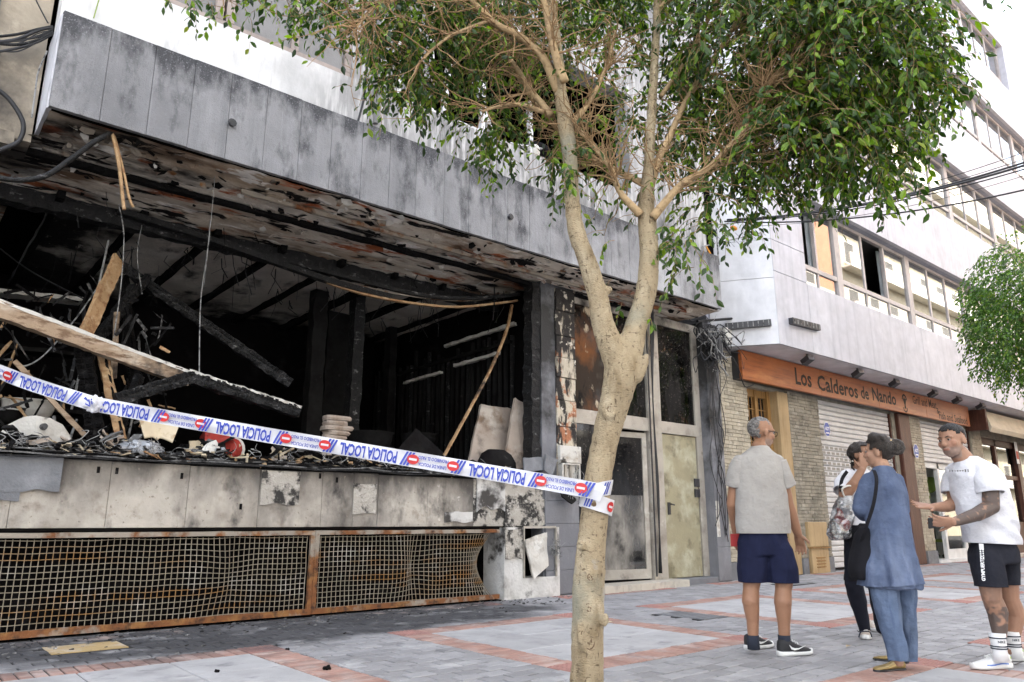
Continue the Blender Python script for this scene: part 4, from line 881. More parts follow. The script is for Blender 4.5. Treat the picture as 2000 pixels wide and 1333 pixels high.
# meter cabinet, alarm signs
gp0, gp1 = 14.46, 15.2
cb = thing('meter_cabinet', 'tan metal meter cabinet with vent slots beside the roller shutter', 'cabinet', (14.75, 7.9, 0))
part('body', M['wood_jamb'], cb, lambda b: (b.bbox((gp0+.06, 7.965, 0), (gp1, 8.04, .50), .01)))
part('upper_door', M['wood_jamb'], cb, lambda b: b.bbox((gp0, 7.95, .51), (gp1, 8.04, 1.0), .012)); part('lip', M['wood_frame'], cb, lambda b: b.box((gp0-.02, 7.925, .488), (gp1+.02, 8.0, .508)))
for k in range(4): part('vent_slot', M['wood_frame'], cb, lambda b: b.beam((gp0+.22, 7.96, .12+.06*k), (gp1-.18, 7.96, .12+.06*k), .016, .022))
mm('sign_blue', (.05, .085, .34), .4); mm('sign_white', (.75, .75, .75), .5)
for i, (px, py, r) in enumerate(((1614.5, 839, .17), (1784, 882, .19))):
    p = onY(px, py, 8.0); yy = 7.99 if i == 0 else 7.93; s = thing('alarm_sign', ['blue octagonal alarm sign on the stone pier by the first shutter', 'blue octagonal alarm sign on the stone pier by the brown post'][i], 'sign', (p.x, yy, p.z), 'blue alarm signs')
    def octa(b, q, y): b.add([(p.x+q*.8*math.cos(math.radians(22.5+45*k)), y, p.z+q*math.sin(math.radians(22.5+45*k))) for k in range(8)]+[(p.x+q*.8*math.cos(math.radians(22.5+45*k)), y+.012, p.z+q*math.sin(math.radians(22.5+45*k))) for k in range(8)], [tuple(range(7, -1, -1)), *[(k, (k+1) % 8, 8+(k+1) % 8, 8+k) for k in range(8)]])
    part('border', M['sign_white'], s, lambda b: octa(b, r, yy)); part('face', M['sign_blue'], s, lambda b: octa(b, r*.90, yy-.004))
    vs, fs = text_mesh('ADT', 1, .03); b = MB(); b.add([(p.x+v[0]*r*.52, yy-.0075, p.z+.01+v[1]*r*.62) for v in vs], fs); b.build('lettering', M['sign_white'], s)
    part('small_print', M['sign_white'], s, lambda b: b.quad((p.x-r*.40, yy-.0075, p.z-r*.56), (p.x+r*.40, yy-.0075, p.z-r*.56), (p.x+r*.44, yy-.0075, p.z-r*.40), (p.x-r*.44, yy-.0075, p.z-r*.40)))
# poster on the far pier
p = onY(1988, 890, 8.0)
po = thing('notice', 'small red and white notice on the pier at the right edge', 'notice', (29.2, 8.0, 2.7)); mm('notice_red', (.45, .06, .04), .6)
q = onY(1986, 885, 8.08); part('sheet', M['sign_white'], po, lambda b: b.box((q.x-.12, 8.075, q.z-.35), (q.x+.12, 8.085, q.z+.35))); part('red_field', M['notice_red'], po, lambda b: b.box((q.x-.10, 8.07, q.z-.2), (q.x+.10, 8.074, q.z+.05)))
# ================================================================== OPPOSITE SIDE OF THE STREET (orange and ochre reflected in the windows)
mm('ochre', (.42, .37, .27), .85, [((.36,.31,.22), 1.5, .5, .7)]); mm('orange_wall', (.36, .17, .10), .85, [((.31,.15,.09), 1.5, .5, .7)]); mm('cream_wall', (.58, .55, .48), .85); mm('pale_wall', (.46, .48, .52), .85, [((.40, .42, .46), 1.5, .5, .7)])
G_DARK = glass('far_glass', (.2, .22, .24), .3)
for nm, lab, x0, x1, h, m in (('orange_building', 'orange rendered apartment building across the street, seen only as a reflection', 24, 43.8, 19, 'orange_wall'), ('grey_building', 'pale grey apartment building on the opposite side of the street, out of view', -14, 23.8, 13, 'pale_wall'), ('ochre_building', 'ochre yellow apartment building across the street, seen only as a reflection', 44, 125, 31, 'ochre')):  # grey block added unseen, pale and low to bounce neutral light
    ob = thing(nm, lab, 'building', ((x0+x1)/2, -6, 0)); Yo = -6.0
    part('wall', M[m], ob, lambda b: b.box((x0, Yo-8, 0), (x1, Yo, h)))
    z = 4.2
    while z < h-2:
        x = x0+1
        while x < x1-2.5:
            wn = part('window', M['cream_wall'], ob, lambda b: (b.box((x, Yo, z), (x+1.5, Yo+.06, z+.1)), b.box((x, Yo, z+1.5), (x+1.5, Yo+.06, z+1.6)), b.box((x, Yo, z+.1), (x+.1, Yo+.06, z+1.5)), b.box((x+1.4, Yo, z+.1), (x+1.5, Yo+.06, z+1.5))))
            MB().box((x+.1, Yo+.01, z+.1), (x+1.4, Yo+.025, z+1.5)).build('pane', M['room'], wn); x += 2.9
        part('balcony', M['cream_wall'], ob, lambda b: (b.box((x0+.5, Yo, z-.45), (x1-.5, Yo+.7, z-.33)), b.box((x0+.5, Yo+.62, z-.33), (x1-.5, Yo+.7, z+.45)))); z += 3.2
# ================================================================== FALLEN TIMBERS AND DEBRIS
def spline(pts, n=8):
    pts = [V(p) for p in pts]; L = []
    for i in range(len(pts)-1):
        p0, p1, p2, p3 = pts[max(i-1, 0)], pts[i], pts[i+1], pts[min(i+2, len(pts)-1)]
        for k in range(n):
            t = k/n; L.append(.5*((2*p1)+(p2-p0)*t+(2*p0-5*p1+4*p2-p3)*t*t+(3*p1-p0-3*p2+p3)*t**3))
    return L+[pts[-1]]
def timber(label, a, b_, wd, ht, m, seg=24, jit=.006, name='charred_timber', cat='timber', split=None, grp='charred timbers in the gutted shop'):
    a, b_ = onY(*a), onY(*b_); t = thing(name, label, cat, a, grp)
    part('baulk', M[m], t, lambda k: k.beam(a, b_, wd, ht, seg=seg, jit=jit))
    if split:       # a torn strip of cleaner wood along the upper edge
        part('torn_strip', M[split], t, lambda k: k.beam(a+V((0, -wd*.42, ht*.5)), b_+V((0, -wd*.42, ht*.5)), wd*.25, ht*.22, seg=seg, jit=jit*.8))
    if m in ('char', 'char_grey'):      # blocks of alligatored char
        n = int((b_-a).length/.055); bb = MB(); d = (b_-a).normalized(); sd = d.cross(ZUP).normalized(); uu = sd.cross(d)
        for i in range(n):
            for s in (-.3, .3):
                c = a.lerp(b_, (i+.5)/n)+uu*(s*ht)+sd*U(-.02, .02)
                front = sd if sd.y < 0 else -sd
                h = U(.3, .46)*ht; l = U(.016, .026); q = c+front*(wd*.5+U(-.004, .008))
                bb.add([q-d*l-uu*h*.5, q+d*l-uu*h*.5, q+d*l+uu*h*.5, q-d*l+uu*h*.5]+[q+front*.012+e for e in (-d*l*.7-uu*h*.35, d*l*.7-uu*h*.35, d*l*.7+uu*h*.35, -d*l*.7+uu*h*.35)], [(4, 5, 6, 7), (0, 1, 5, 4), (1, 2, 6, 5), (2, 3, 7, 6), (3, 0, 4, 7), (7, 6, 5, 4)])
        stuff(bb.build('char_scales', M[m], t))
    return t
timber('long pale fallen beam slanting from the left edge into the burnt shop', (-160, 548, 8.05), (368, 742, 8.45), .10, .15, 'wood_pale', 40, .005, 'fallen_beam', 'beam', 'dirty_white')
timber('black alligatored rafter slanting down left from the broken beam end', (226, 782, 8.35), (374, 736, 8.42), .12, .13, 'char_grey', 20, .01)
timber('black and silver rafter slanting down right from the broken beam end', (366, 736, 8.42), (583, 806, 8.35), .12, .12, 'char_grey', 26, .011, split='dirty_white')
timber('long charred rafter hanging diagonally from the ceiling', (215, 505, 9.6), (567, 750, 8.9), .10, .12, 'char_grey', 34, .013)
timber('torn brown plank hanging below the ceiling at left', (164, 660, 8.5), (232, 505, 8.75), .04, .17, 'wood_new', 18, .008, 'torn_plank', 'plank')
timber('black charred upright post under the long pale beam', (162, 680, 8.42), (196, 905, 8.32), .10, .15, 'char', 22, .012)
timber('brown split post leaning behind the black upright post', (200, 690, 8.5), (236, 860, 8.45), .06, .10, 'wood_new', 18, .009, split='char')
timber('short charred strut leaning right beside the split post', (272, 735, 8.75), (228, 850, 8.6), .07, .09, 'char_grey', 14, .01)
timber('thin pale lath dangling above the fallen beam', (228, 610, 8.8), (222, 740, 8.75), .03, .05, 'wood_pale', 8, .004, 'wood_lath', 'lath')
timber('dark rafter leaning from the ceiling towards the post', (262, 560, 9.2), (165, 700, 8.9), .06, .09, 'char_grey', 16, .01)
timber('second dark rafter behind the torn plank', (290, 540, 9.4), (205, 650, 9.0), .05, .08, 'char_grey', 16, .01)
timber('broken lath crossing low at the left edge', (28, 705, 8.5), (165, 850, 8.4), .025, .045, 'wood_pale', 10, .004, 'wood_lath', 'lath')
timber('dark upright stud behind the black post', (243, 540, 9.6), (266, 800, 9.4), .07, .09, 'char', 14, .01)
for i, (a, b_) in enumerate((((212, 470, 9.3), (140, 800, 8.9)), ((150, 820, 8.7), (122, 900, 8.5)), ((262, 800, 8.7), (245, 880, 8.5)))):
    pa, pb = onY(*a), onY(*b_)
    tag(MB().tube([pa, pb], .012, 6).build('steel_rod', M['cable_grey'], None, org=pa), ['thin grey rod hanging left of the torn plank', 'thin rod leaning in the rubble below the knot', 'thin rod standing in the rubble beside the split post'][i], 'rod', 'thin rods in the rubble')
# hanging wires and strips
def wire(label, pts, r=.006, m='cable_grey', name='hanging_wire', cat='wire', grp='wires hanging in the gutted shop'):
    P_ = spline([onY(*p) for p in pts]); return tag(MB().tube(P_, r, 5).build(name, M[m], None, True, org=P_[0]), label, cat, grp)
wire('thin pale wire hanging from the soffit edge at left', [(232, 400, 8.2), (242, 460, 8.3), (236, 560, 8.5), (222, 660, 8.5)], .006)
wire('thin wire hanging straight down over the broken beam end', [(411, 430, 8.9), (404, 500, 8.8), (392, 590, 8.6), (389, 735, 8.4)], .007)
wire('short wire dangling from the ceiling near the joists', [(277, 440, 9.2), (268, 500, 9.2), (278, 575, 9.1)], .006)
wire('loose cable looping across the dark left bay', [(192, 560, 8.9), (150, 620, 8.8), (90, 690, 8.7), (50, 715, 8.6), (30, 705, 8.6)], .008)
wire('thin cable slanting down from the left edge', [(-20, 470, 10.5), (60, 530, 10), (165, 585, 9.4)], .009, 'cable')
wire('fine wire hanging below the soffit in the middle', [(422, 320, 7.6), (415, 400, 7.7), (405, 500, 7.8), (398, 560, 7.9)], .0035)
wire('charred double strip drooping from the fascia edge', [(218, 255, 7.3), (232, 320, 7.35), (240, 390, 7.4), (243, 410, 7.4)], .018, 'wood_new', 'drooping_strip', 'strip')
wire('second charred strip drooping beside it from the fascia edge', [(220, 255, 7.32), (240, 330, 7.38), (252, 385, 7.4), (260, 405, 7.42)], .014, 'wood_new', 'drooping_strip', 'strip')
wire('thick burnt cable arching from the fascia edge to the left', [(218, 258, 7.3), (180, 280, 7.3), (140, 310, 7.35), (90, 343, 7.4), (40, 352, 7.5), (-20, 345, 7.6)], .026, 'char_grey', 'burnt_cable', 'cable', None)
for k in range(9):
    y0 = 62+k*3.2+U(-4, 4); wire(['topmost', 'second', 'third', 'fourth', 'fifth', 'sixth', 'seventh', 'eighth', 'lowest'][k]+' cable of the bundle entering at the upper left beside the fascia', [(-30, y0+10+U(-8, 12), 7.7), (30, y0+8+U(-6, 8), 7.7), (75, y0-4+U(-5, 5), 7.68), (104, 52+k*2, 7.66)], U(.006, .016), 'cable' if k % 3 else 'char_grey', 'entry_cable', 'cable', 'cables at the upper left wall')
wire('thick black cable hanging in a loop on the stained wall at left', [(-20, 165, 7.7), (18, 195, 7.7), (45, 240, 7.68), (38, 275, 7.68), (10, 290, 7.66), (-20, 300, 7.6)], .022, 'cable', 'burnt_cable', 'cable', None)
wire('thin pale wire down the edge of the fascia end', [(92, 100, 7.7), (75, 140, 7.7), (70, 170, 7.7), (62, 230, 7.7)], .008, 'cable_grey', 'hanging_wire', 'wire', 'wires hanging in the gutted shop')
wire('dark cable running up the stained wall at upper left', [(94, 46, 7.7), (80, 20, 7.7), (60, -20, 7.7)], .007, 'cable', 'entry_cable', 'cable', 'cables at the upper left wall')
wire('green wire crossing the white wall at upper left', [(183, 36, 7.46), (189, 15, 7.46), (196, -10, 7.46)], .006, 'shop_green', 'green_wire', 'wire', None)
# leaning curved pole
pp = spline([onY(1000, 596, 8.5), onY(988, 650, 8.5), onY(958, 722, 8.5), onY(917, 800, 8.45), onY(868, 890, 8.4)], 8); b = MB()
for i in range(len(pp)-1): b.beam(pp[i], pp[i+1], .034, .034, jit=.002)
tag(b.build('bent_pole', M['wood_new'], None, org=pp[-1]), 'long bent tan strip leaning from the ceiling to the sill', 'pole')
# boards and furniture wreckage on the sill
def plate(name, label, cat, pts, th, m, bend=.02, n=8, grp=None):
    c = [onY(*p) for p in pts]; b = MB(); nr = (c[1]-c[0]).cross(c[3]-c[0]).normalized()*th; vs = []; m_ = n+1
    for i in range(m_):
        for j in range(m_):
            p = c[0].lerp(c[1], i/n).lerp(c[3].lerp(c[2], i/n), j/n); p = p+V((0, 1, 0))*bend*noise.noise(p*3)
            if i in (0, n) or j in (0, n): p = p+V((U(-1, 1), 0, U(-1, 1)))*.006
            vs.append(p)
    fs = [(i*m_+j, (i+1)*m_+j, (i+1)*m_+j+1, i*m_+j+1) for i in range(n) for j in range(n)]
    k = len(vs); b.add(vs+[v+nr for v in vs], fs+[tuple(q+k for q in f[::-1]) for f in fs]+[q for i in range(n) for q in ((i, i+1, i+1+k, i+k), (n*m_+i+1, n*m_+i, n*m_+i+k, n*m_+i+1+k), (i*m_+m_, i*m_, i*m_+k, i*m_+m_+k), (i*m_+n, (i+1)*m_+n, (i+1)*m_+n+k, i*m_+n+k))])
    return tag(b.build(name, M[m], None, org=c[3]), label, cat, grp)
plate('scorched_board', 'scorched rectangular board leaning in the right corner of the shop', 'board', ((940, 790, 8.75), (998, 798, 8.72), (985, 918, 8.45), (915, 905, 8.45)), .05, 'scorched_board')
plate('scorched_board', 'scorched pale board with broken corner beside the burnt jamb', 'board', ((1006, 778, 8.40), (1050, 803, 8.36), (1046, 925, 8.22), (984, 918, 8.28)), .05, 'scorched_board')
plate('scorched_board', 'dull grey panel standing on its corner in the middle of the rubble', 'board', ((812, 836, 8.6), (872, 890, 8.5), (840, 925, 8.4), (778, 878, 8.5)), .03, 'soot_mid')
p = onY(975, 925, 8.14); b = MB(); b.loft([(p+V((0, .05, 0)), V((.34, 0, 0)), V((0, .12, 0))), (p+V((0, .05, .16)), V((.32, 0, 0)), V((0, .12, 0))), (p+V((0, .06, .27)), V((.25, 0, 0)), V((0, .10, 0))), (p+V((0, .07, .33)), V((.14, 0, 0)), V((0, .07, 0)))], 20, e=2.4)
tag(b.build('scorched_chair_back', M['soot_mid'], None, True, org=p), 'grey rounded chair back standing before the scorched boards', 'chair')
# white round cover at far left
p = onY(72, 850, 8.35); t = thing('washer_cover', 'dirty white half-round cover with a knob at far left in the rubble', 'cover', p)
b = MB(); n = 18; vs = [p+V((0, 0, -.14))]
for i in range(n+1):
    a = math.radians(-15+200*i/n); r = .30*(1+.1*noise.noise(V((i*.6, 2, 1)))); vs.append(p+V((r*math.cos(a)*1.05, .05*math.sin(3*a), -.12+r*math.sin(a))))
k = len(vs); b.add(vs+[v+V((.02, .07, 0)) for v in vs], [(0, i+1, i+2) for i in range(n)]+[(k, k+i+2, k+i+1) for i in range(n)]+[(i+1, i+1+k, i+2+k, i+2) for i in range(n)])
b.build('disc', M['dirty_white'], t); q = onY(85, 834, 8.30)
part('knob', M['dark_metal'], t, lambda b: (b.tube([q, q+V((0, -.06, 0))], [.035, .028], 10), b.tube([q+V((0, -.05, 0)), q+V((0, -.08, 0))], [.02, .02], 8)))
# melted chair shell
p = onY(306, 835, 8.4); t = thing('melted_chair', 'melted cream plastic chair back on a pale leg behind the tape', 'chair', p)
def shell(b):
    c = [onY(*q) for q in ((266, 806, 8.42), (352, 820, 8.40), (334, 866, 8.36), (280, 858, 8.36))]; n = 12; vs = []
    for i in range(n+1):
        for j in range(n+1):
            u, v_ = i/n, j/n; q = c[0].lerp(c[1], u).lerp(c[3].lerp(c[2], u), v_); dz = -.035*math.exp(-((u-.48)/.07)**2)*v_**2
            q = q+V((0, .06*math.cos(math.pi*(u-.5))-.05, -dz if False else dz+.04*math.sin(math.pi*u)*v_)); vs.append(q)
    m_ = n+1; fs = [(i*m_+j, (i+1)*m_+j, (i+1)*m_+j+1, i*m_+j+1) for i in range(n) for j in range(n)]; k = len(vs)
    b.add(vs+[v+V((0, .02, 0)) for v in vs], fs+[tuple(q+k for q in f[::-1]) for f in fs]+[q for i in range(n) for q in ((i*m_+n, (i+1)*m_+n, (i+1)*m_+n+k, i*m_+n+k), (i, i+1, i+1+k, i+k))])
part('seat_shell', M['cream_plastic'], t, shell, True); part('leg', M['dirty_white'], t, lambda b: b.beam(onY(298, 862, 8.42), onY(297, 892, 8.42), .045, .03))
# crumpled silver sheet, red drum with paper, red box
def lump(name, label, cat, px, py, y, rx, ry, rz, m, seed, amp=.35, nu=16, nv=10, f=6):
    p = onY(px, py, y); b = MB(); b.ell(p, (rx, 0, 0), (0, ry, 0), (0, 0, rz), nu, nv)
    b.v = [p+(v-p)*(1+amp*noise.noise((v-p)*f+V((seed, 0, 0)))) for v in b.v]; return tag(b.build(name, M[m], None, org=p), label, cat)
lump('crumpled_sheet', 'crumpled silvery metal sheet on the sill', 'debris', 268, 878, 8.2, .22, .12, .09, 'silver', 3, .5, 22, 14, 14)
p = onY(432, 878, 8.3); t = thing('red_drum', 'red round drum lying in the rubble wrapped in burnt paper', 'drum', p)
part('shell', M['red_paint'], t, lambda b: b.tube([p+V((.02, -.05, 0)), p+V((.16, .1, .01))], [.13, .13], 18)); part('rim', M['dirty_white'], t, lambda b: b.tube([p+V((.14, .085, .01)), p+V((.18, .115, .01))], [.14, .14], 18))
lump('burnt_paper', 'crumpled whitish paper in front of the red drum', 'paper', 413, 882, 8.18, .09, .06, .10, 'dirty_white', 11, .6, 14, 10, 16)
lump('burnt_paper', 'crumpled grey foil beside the red drum', 'paper', 428, 890, 8.12, .06, .05, .09, 'silver', 5, .6, 14, 10, 18)
plate('red_box', 'dark red scorched box standing behind the red drum', 'box', ((402, 838, 8.7), (466, 842, 8.7), (466, 880, 8.6), (400, 876, 8.6)), .2, 'red_paint', .01, 4)
plate('cardboard_sheet', 'tan cardboard piece left of the red drum', 'cardboard', ((370, 862, 8.45), (402, 860, 8.5), (396, 890, 8.4), (374, 892, 8.4)), .01, 'paper')
for k in range(7):
    p = onY(652+U(-7, 7), 880-k*9.5, 8.75); c, s = math.cos(U(-.2, .2)), math.sin(U(-.2, .2)); b = MB(); rx = U(.11, .20)
    b.loft([(p, V((rx*c, rx*s, 0)), V((-.12*s, .12*c, 0))), (p+V((U(-.02, .02), 0, .03)), V((rx*1.05*c, rx*s, 0)), V((-.13*s, .13*c, 0))), (p+V((U(-.02, .02), 0, .056)), V((rx*c, rx*s, U(-.02, .02))), V((-.12*s, .12*c, 0)))], 14, e=4)
    tag(b.build('burnt_book', M['scorched_board'], None, org=p), ['bottom', 'second lowest', 'third lowest', 'middle', 'third highest', 'second highest', 'topmost'][k]+' scorched book in the stack before the interior post', 'book', 'stack of scorched books')
# pails and pots at the back left
for i, (px, py, y, r) in enumerate(((55, 800, 9.6, .26), (15, 812, 9.2, .14), (720, 862, 9.6, .35), (820, 862, 9.9, .3))):
    p = onY(px, py, y); b = MB(); b.loft([(p+V((0, 0, -r*.6)), V((r*.7, 0, 0)), V((0, r*.7, 0))), (p, V((r*.95, 0, 0)), V((0, r*.95, 0))), (p+V((0, 0, r*.3)), V((r, 0, 0)), V((0, r, 0))), (p+V((0, 0, r*.34)), V((r*1.06, 0, 0)), V((0, r*1.06, 0)))], 18)
    tag(b.build('burnt_basin', M['soot_mid' if i else 'dirty_white'], None, True, org=p), ['soot-stained round basin on the shelf at far left', 'small dark pot at the far left edge of the rubble', 'dark basin half hidden behind the book stack', 'dark rounded basin behind the grey panel'][i], 'basin')
# slabs below the tile strip, opened electric box
for i, (pts, m) in enumerate(((((1022, 895, 7.9), (1062, 893, 7.9), (1066, 918, 7.85), (1024, 920, 7.85)), 'slate_panel'), (((1066, 888, 7.85), (1090, 898, 7.85), (1078, 930, 7.8), (1064, 920, 7.82)), 'slate_panel'), (((1096, 958, 7.85), (1128, 975, 7.85), (1118, 985, 7.8), (1098, 970, 7.8)), 'soot_mid'))):
    plate('stone_shard', ['grey stone shard lying flat at the right end of the sill', 'grey stone shard tilted beside the pilaster', 'dark shard hanging below the opened electric box'][i], 'shard', pts, .02, m, .005, 4)
p0, p1 = onY(1092, 905, 7.93), onY(1128, 955, 7.93); t = thing('electric_box', 'opened white electric box with loose wires on the pilaster', 'electric box', p0)
part('back_plate', M['dirty_white'], t, lambda b: (b.box((p0.x, 7.92, p1.z), (p1.x, 7.952, p0.z)), b.box((p0.x, 7.86, p1.z), (p0.x+.02, 7.92, p0.z)), b.box((p1.x-.02, 7.86, p1.z), (p1.x, 7.92, p0.z)), b.box((p0.x+.02, 7.86, p0.z-.02), (p1.x-.02, 7.92, p0.z))))
part('meter_rail', M['alu'], t, lambda b: (b.box((p0.x+.07, 7.88, p1.z), (p0.x+.11, 7.92, p0.z-.02)), b.box((p0.x+.18, 7.88, p1.z), (p0.x+.21, 7.92, p0.z-.02))))
b = MB()
for k in range(16):
    q = V((U(p0.x+.05, p1.x), 7.88, U(p1.z, p0.z))); b.tube(spline([q, q+V((U(-.1, .1), -.05, -.12)), q+V((U(-.1, .16), -.04, -.3))], 4), .004, 4)
b.build('loose_wires', M['cable_grey'], t)
bx('name_plate', M['dirty_white'], B1, (tx-.01, 7.90, onY(1108, 905, 7.95).z), (pl1+.01, 7.953, onY(1108, 872, 7.95).z), .01)
# splinters and sticks standing in the left bay
b = MB()
for k in range(150):
    px, py = U(-10, 330), U(560, 880); p = onY(px, py, U(8.5, 9.8)); a = U(0, 6.3); l = U(.08, .5); d = V((math.cos(a)*.5, U(-.2, .2), math.sin(a)))*l; b.beam(p-d*.5, p+d*.5, U(.006, .03), U(.006, .03), random.choice((0, 0, 0, 1, 1, 2, 3)), seg=4, jit=.006)
for k in range(90):
    p = V((U(1.2, 7.2), U(8.4, 11.5), 4.5)); l = U(.1, .6); b.tube([p, p+V((U(-.06, .06), U(-.06, .06), -l*.5)), p+V((U(-.15, .15), U(-.1, .1), -l))], U(.003, .010), 4, random.choice((0, 1, 1)))
o = stuff(b.build('charred_splinters', [M['char'], M['char_grey'], M['wood_new'], M['ash']])); tag(o, 'charred splinters and threads hanging and standing in the gutted shop', 'debris')
b = MB()
for cx, wd, ht in ((.95, .5, .16), (1.7, .5, .2), (2.75, .45, .22), (3.9, .7, .28), (4.9, .6, .16), (6.6, .5, .2)):
    for k in range(60):
        x = random.gauss(cx, wd*.45); y = 8.2+abs(random.gauss(0, .25)); z = 1.66+ht*max(0, 1-abs(x-cx)/wd)*U(.2, 1); l = U(.03, .16); a = U(0, 6.3); d = V((math.cos(a), math.sin(a)*.6, U(-.7, .7)))*l
        b.beam(V((x, y, z))-d, V((x, y, z))+d, U(.02, .12), U(.006, .04), random.choice((0, 0, 1, 2, 2, 3, 4)), seg=3, jit=.012)
o = stuff(b.build('burnt_wreckage', [M['char'], M['ash'], M['char_grey'], M['scorched_board'], M['paper']])); tag(o, 'heaps of burnt boards and wreckage along the shop window sill', 'debris')
# rubble heaps
b = MB()
for k in range(1500):
    x = U(.5, 7.3); y = 8.02+abs(random.gauss(0, .55))
    if y > 10.5: continue
    top = 1.66+.10*noise.noise(V((x*1.3, y, 4)))+max(0, (y-8.1))*.08*max(0, noise.noise(V((x*1.1, 3, y))))
    p = V((x, y, top+U(-.06, .05))); l = U(.02, .12); a = U(0, 6.3); d = V((math.cos(a)*l, math.sin(a)*l, U(-.5, .6)*l)); b.beam(p-d, p+d, U(.008, .05), U(.006, .02), random.choice((0, 0, 0, 1, 1, 2, 3, 4)), jit=.004)
o = stuff(b.build('rubble', [M['char'], M['ash'], M['char_grey'], M['wood_new'], M['paper']])); tag(o, 'black burnt rubble and splinters heaped along the sill', 'rubble')
b = MB(); sheet(b, -.5, 7.35, 8.1, 11.5, 1.58, 80, 40, .16, 1.3, 4); o = stuff(b.build('ash_heap', M['char'])); tag(o, 'bed of black ash covering the shop floor', 'ash')
b = MB()
for k in range(70):
    p = onY(U(0, 1000), 900, 8.05); p.z = 1.66; q = [p]
    for j in range(5): q.append(q[-1]+V((U(-.10, .10), U(-.05, .05), U(-.03, .07))))
    b.tube(spline(q, 3), U(.002, .005), 4)
o = stuff(b.build('burnt_wires', M['cable_grey'])); tag(o, 'tangle of burnt wires on the sill', 'wire')
# ================================================================== CABLES AND BOXES AT THE PARTY LINE
cbk = thing('cable_tangle', 'tangle of burnt black cables at the top of the grey corner pillar', 'cables', (11.4, 7.85, 4.3)); b = MB()
for k in range(55):
    p = V((U(10.95, 11.75), U(7.7, 7.88), U(4.0, 4.5))); q = [p]
    for j in range(4): q.append(q[-1]+V((U(-.28, .3), U(-.12, .08), U(-.3, .16))))
    b.tube(spline(q, 4), U(.004, .011), 5, random.choice((0, 0, 1)))
b.build('loose_cables', [M['cable'], M['cable_grey']], cbk, True); b = MB()
for k in range(6):
    x = U(11.28, 11.62); q = [V((x, 7.86+U(-.02, .01), 4.3))]
    for j in range(9): q.append(V((x+U(-.05, .05)+.02*j*random.choice((-1, 0, 1)), 7.875+U(-.03, .01), 4.0-.40*j*U(.9, 1.05))))
    b.tube(spline([v for v in q if v.z > .35], 4), U(.005, .010), 5)
b.build('riser_cables', M['cable'], cbk, True); b = MB()
for k in range(5): b.tube(spline([(bX+.1, EY-.10+.012*k, .2), (bX+.08+.01*k, EY-.10, 1.5), (bX+.05, EY-.12, 3), (bX+.06+.02*k, EY-.13, 4.2), (bX-.2, 7.7, 4.55), (bX-.45, 7.4, 4.58)], 6), .012, 5)
b.build('door_cables', M['cable'], cbk, True)
q = onY(1400, 683, 7.75)
jb = thing('junction_cylinder', 'black cylindrical cable junction hanging on the corner pillar', 'junction box', q)
part('canister', M['dark_metal'], jb, lambda b: b.tube([q+V((0, 0, -.19)), q+V((0, 0, -.17)), q+V((0, 0, .16)), q+V((0, 0, .2))], [.09, .10, .10, .08], 16), True); part('cap', M['cable'], jb, lambda b: b.tube([q+V((0, 0, .19)), q+V((0, 0, .25))], [.06, .05], 12))
part('rib', M['cable'], jb, lambda b: [b.tube([q+V((.1*math.cos(a), .1*math.sin(a), -.17)), q+V((.1*math.cos(a), .1*math.sin(a), .16))], .012, 5) for a in (3.4, 4.1, 4.8, 5.5)])
q = onY(1420, 657, 7.85); tag(MB().bbox((q.x-.09, 7.8, q.z-.16), (q.x+.12, 7.95, q.z+.16), .02).build('connection_box', M['dirty_white'], None, org=q), 'small cream connection box behind the black cable canister', 'junction box')
# overhead cables across the street
def oh(label, a, c, r, sagz=.25, m='cable'):
    A, C_ = V(a), V(c); L = [A.lerp(C_, i/30)+V((0, 0, -sagz*4*(i/30)*(1-i/30))) for i in range(31)]
    tag(MB().tube(L, r, 6).build('overhead_cable', M[m], None, True, org=A), label, 'cable', 'cables spanning the street')
st = onY(1425, 437, 7.6)
for lab, a, c, r in (('topmost thin overhead cable crossing at right', (1400, 440, 7.7), (2080, 268, 10.0), .006), ('thick overhead cable just above the bundle', (1440, 428, 7.8), (2080, 291, 10.0), .016), ('heaviest overhead cable in the crossing bundle', (1420, 430, 7.8), (2080, 298, 10.0), .018), ('overhead cable running just below the heaviest one', (1425, 432, 7.8), (2080, 306, 10.1), .010), ('thin wire fanning out under the overhead bundle', (1440, 431, 7.9), (2080, 283, 9.6), .005), ('lowest thick overhead cable sagging across the white building', (1415, 433, 7.7), (2080, 352, 9.8), .013), ('thin wire above the lowest overhead cable', (1460, 442, 7.9), (2080, 318, 9.7), .004)):
    oh(lab, onY(a[0], a[1], a[2]-.4), J(c[0], c[1], c[2]), r, .22)
# antenna on the burnt building end
q = onY(1400, 460, 7.5); an = thing('antenna', 'television antenna with orange dipole beside the white building corner', 'antenna', q)
aa, ab = onY(1372, 482, 7.45), onY(1500, 452, 7.2); part('boom', M['cable_grey'], an, lambda b: b.tube([aa, ab], .012, 6))
for k in range(9):
    c_ = aa.lerp(ab, .2+.8*k/9); part('element', M['cable_grey'], an, lambda b: b.tube([c_+V((.05, .16-.008*k, .20-.012*k)), c_-V((.05, .16-.008*k, .20-.012*k))], .005, 5))
mm('orange_plastic', (.55, .22, .02), .5); q2 = onY(1433, 446, 7.35)
part('dipole', M['orange_plastic'], an, lambda b: (b.ell(q2, (.10, 0, 0), (0, .05, 0), (0, 0, .045)), b.tube([aa+V((.1, 0, .05)), aa+V((.28, -.05, -.24))], .015, 6)))
part('mast', M['cable_grey'], an, lambda b: b.tube([(q.x, 7.5, 5.6), (q.x, 7.5, q.z+.3)], .018, 6))
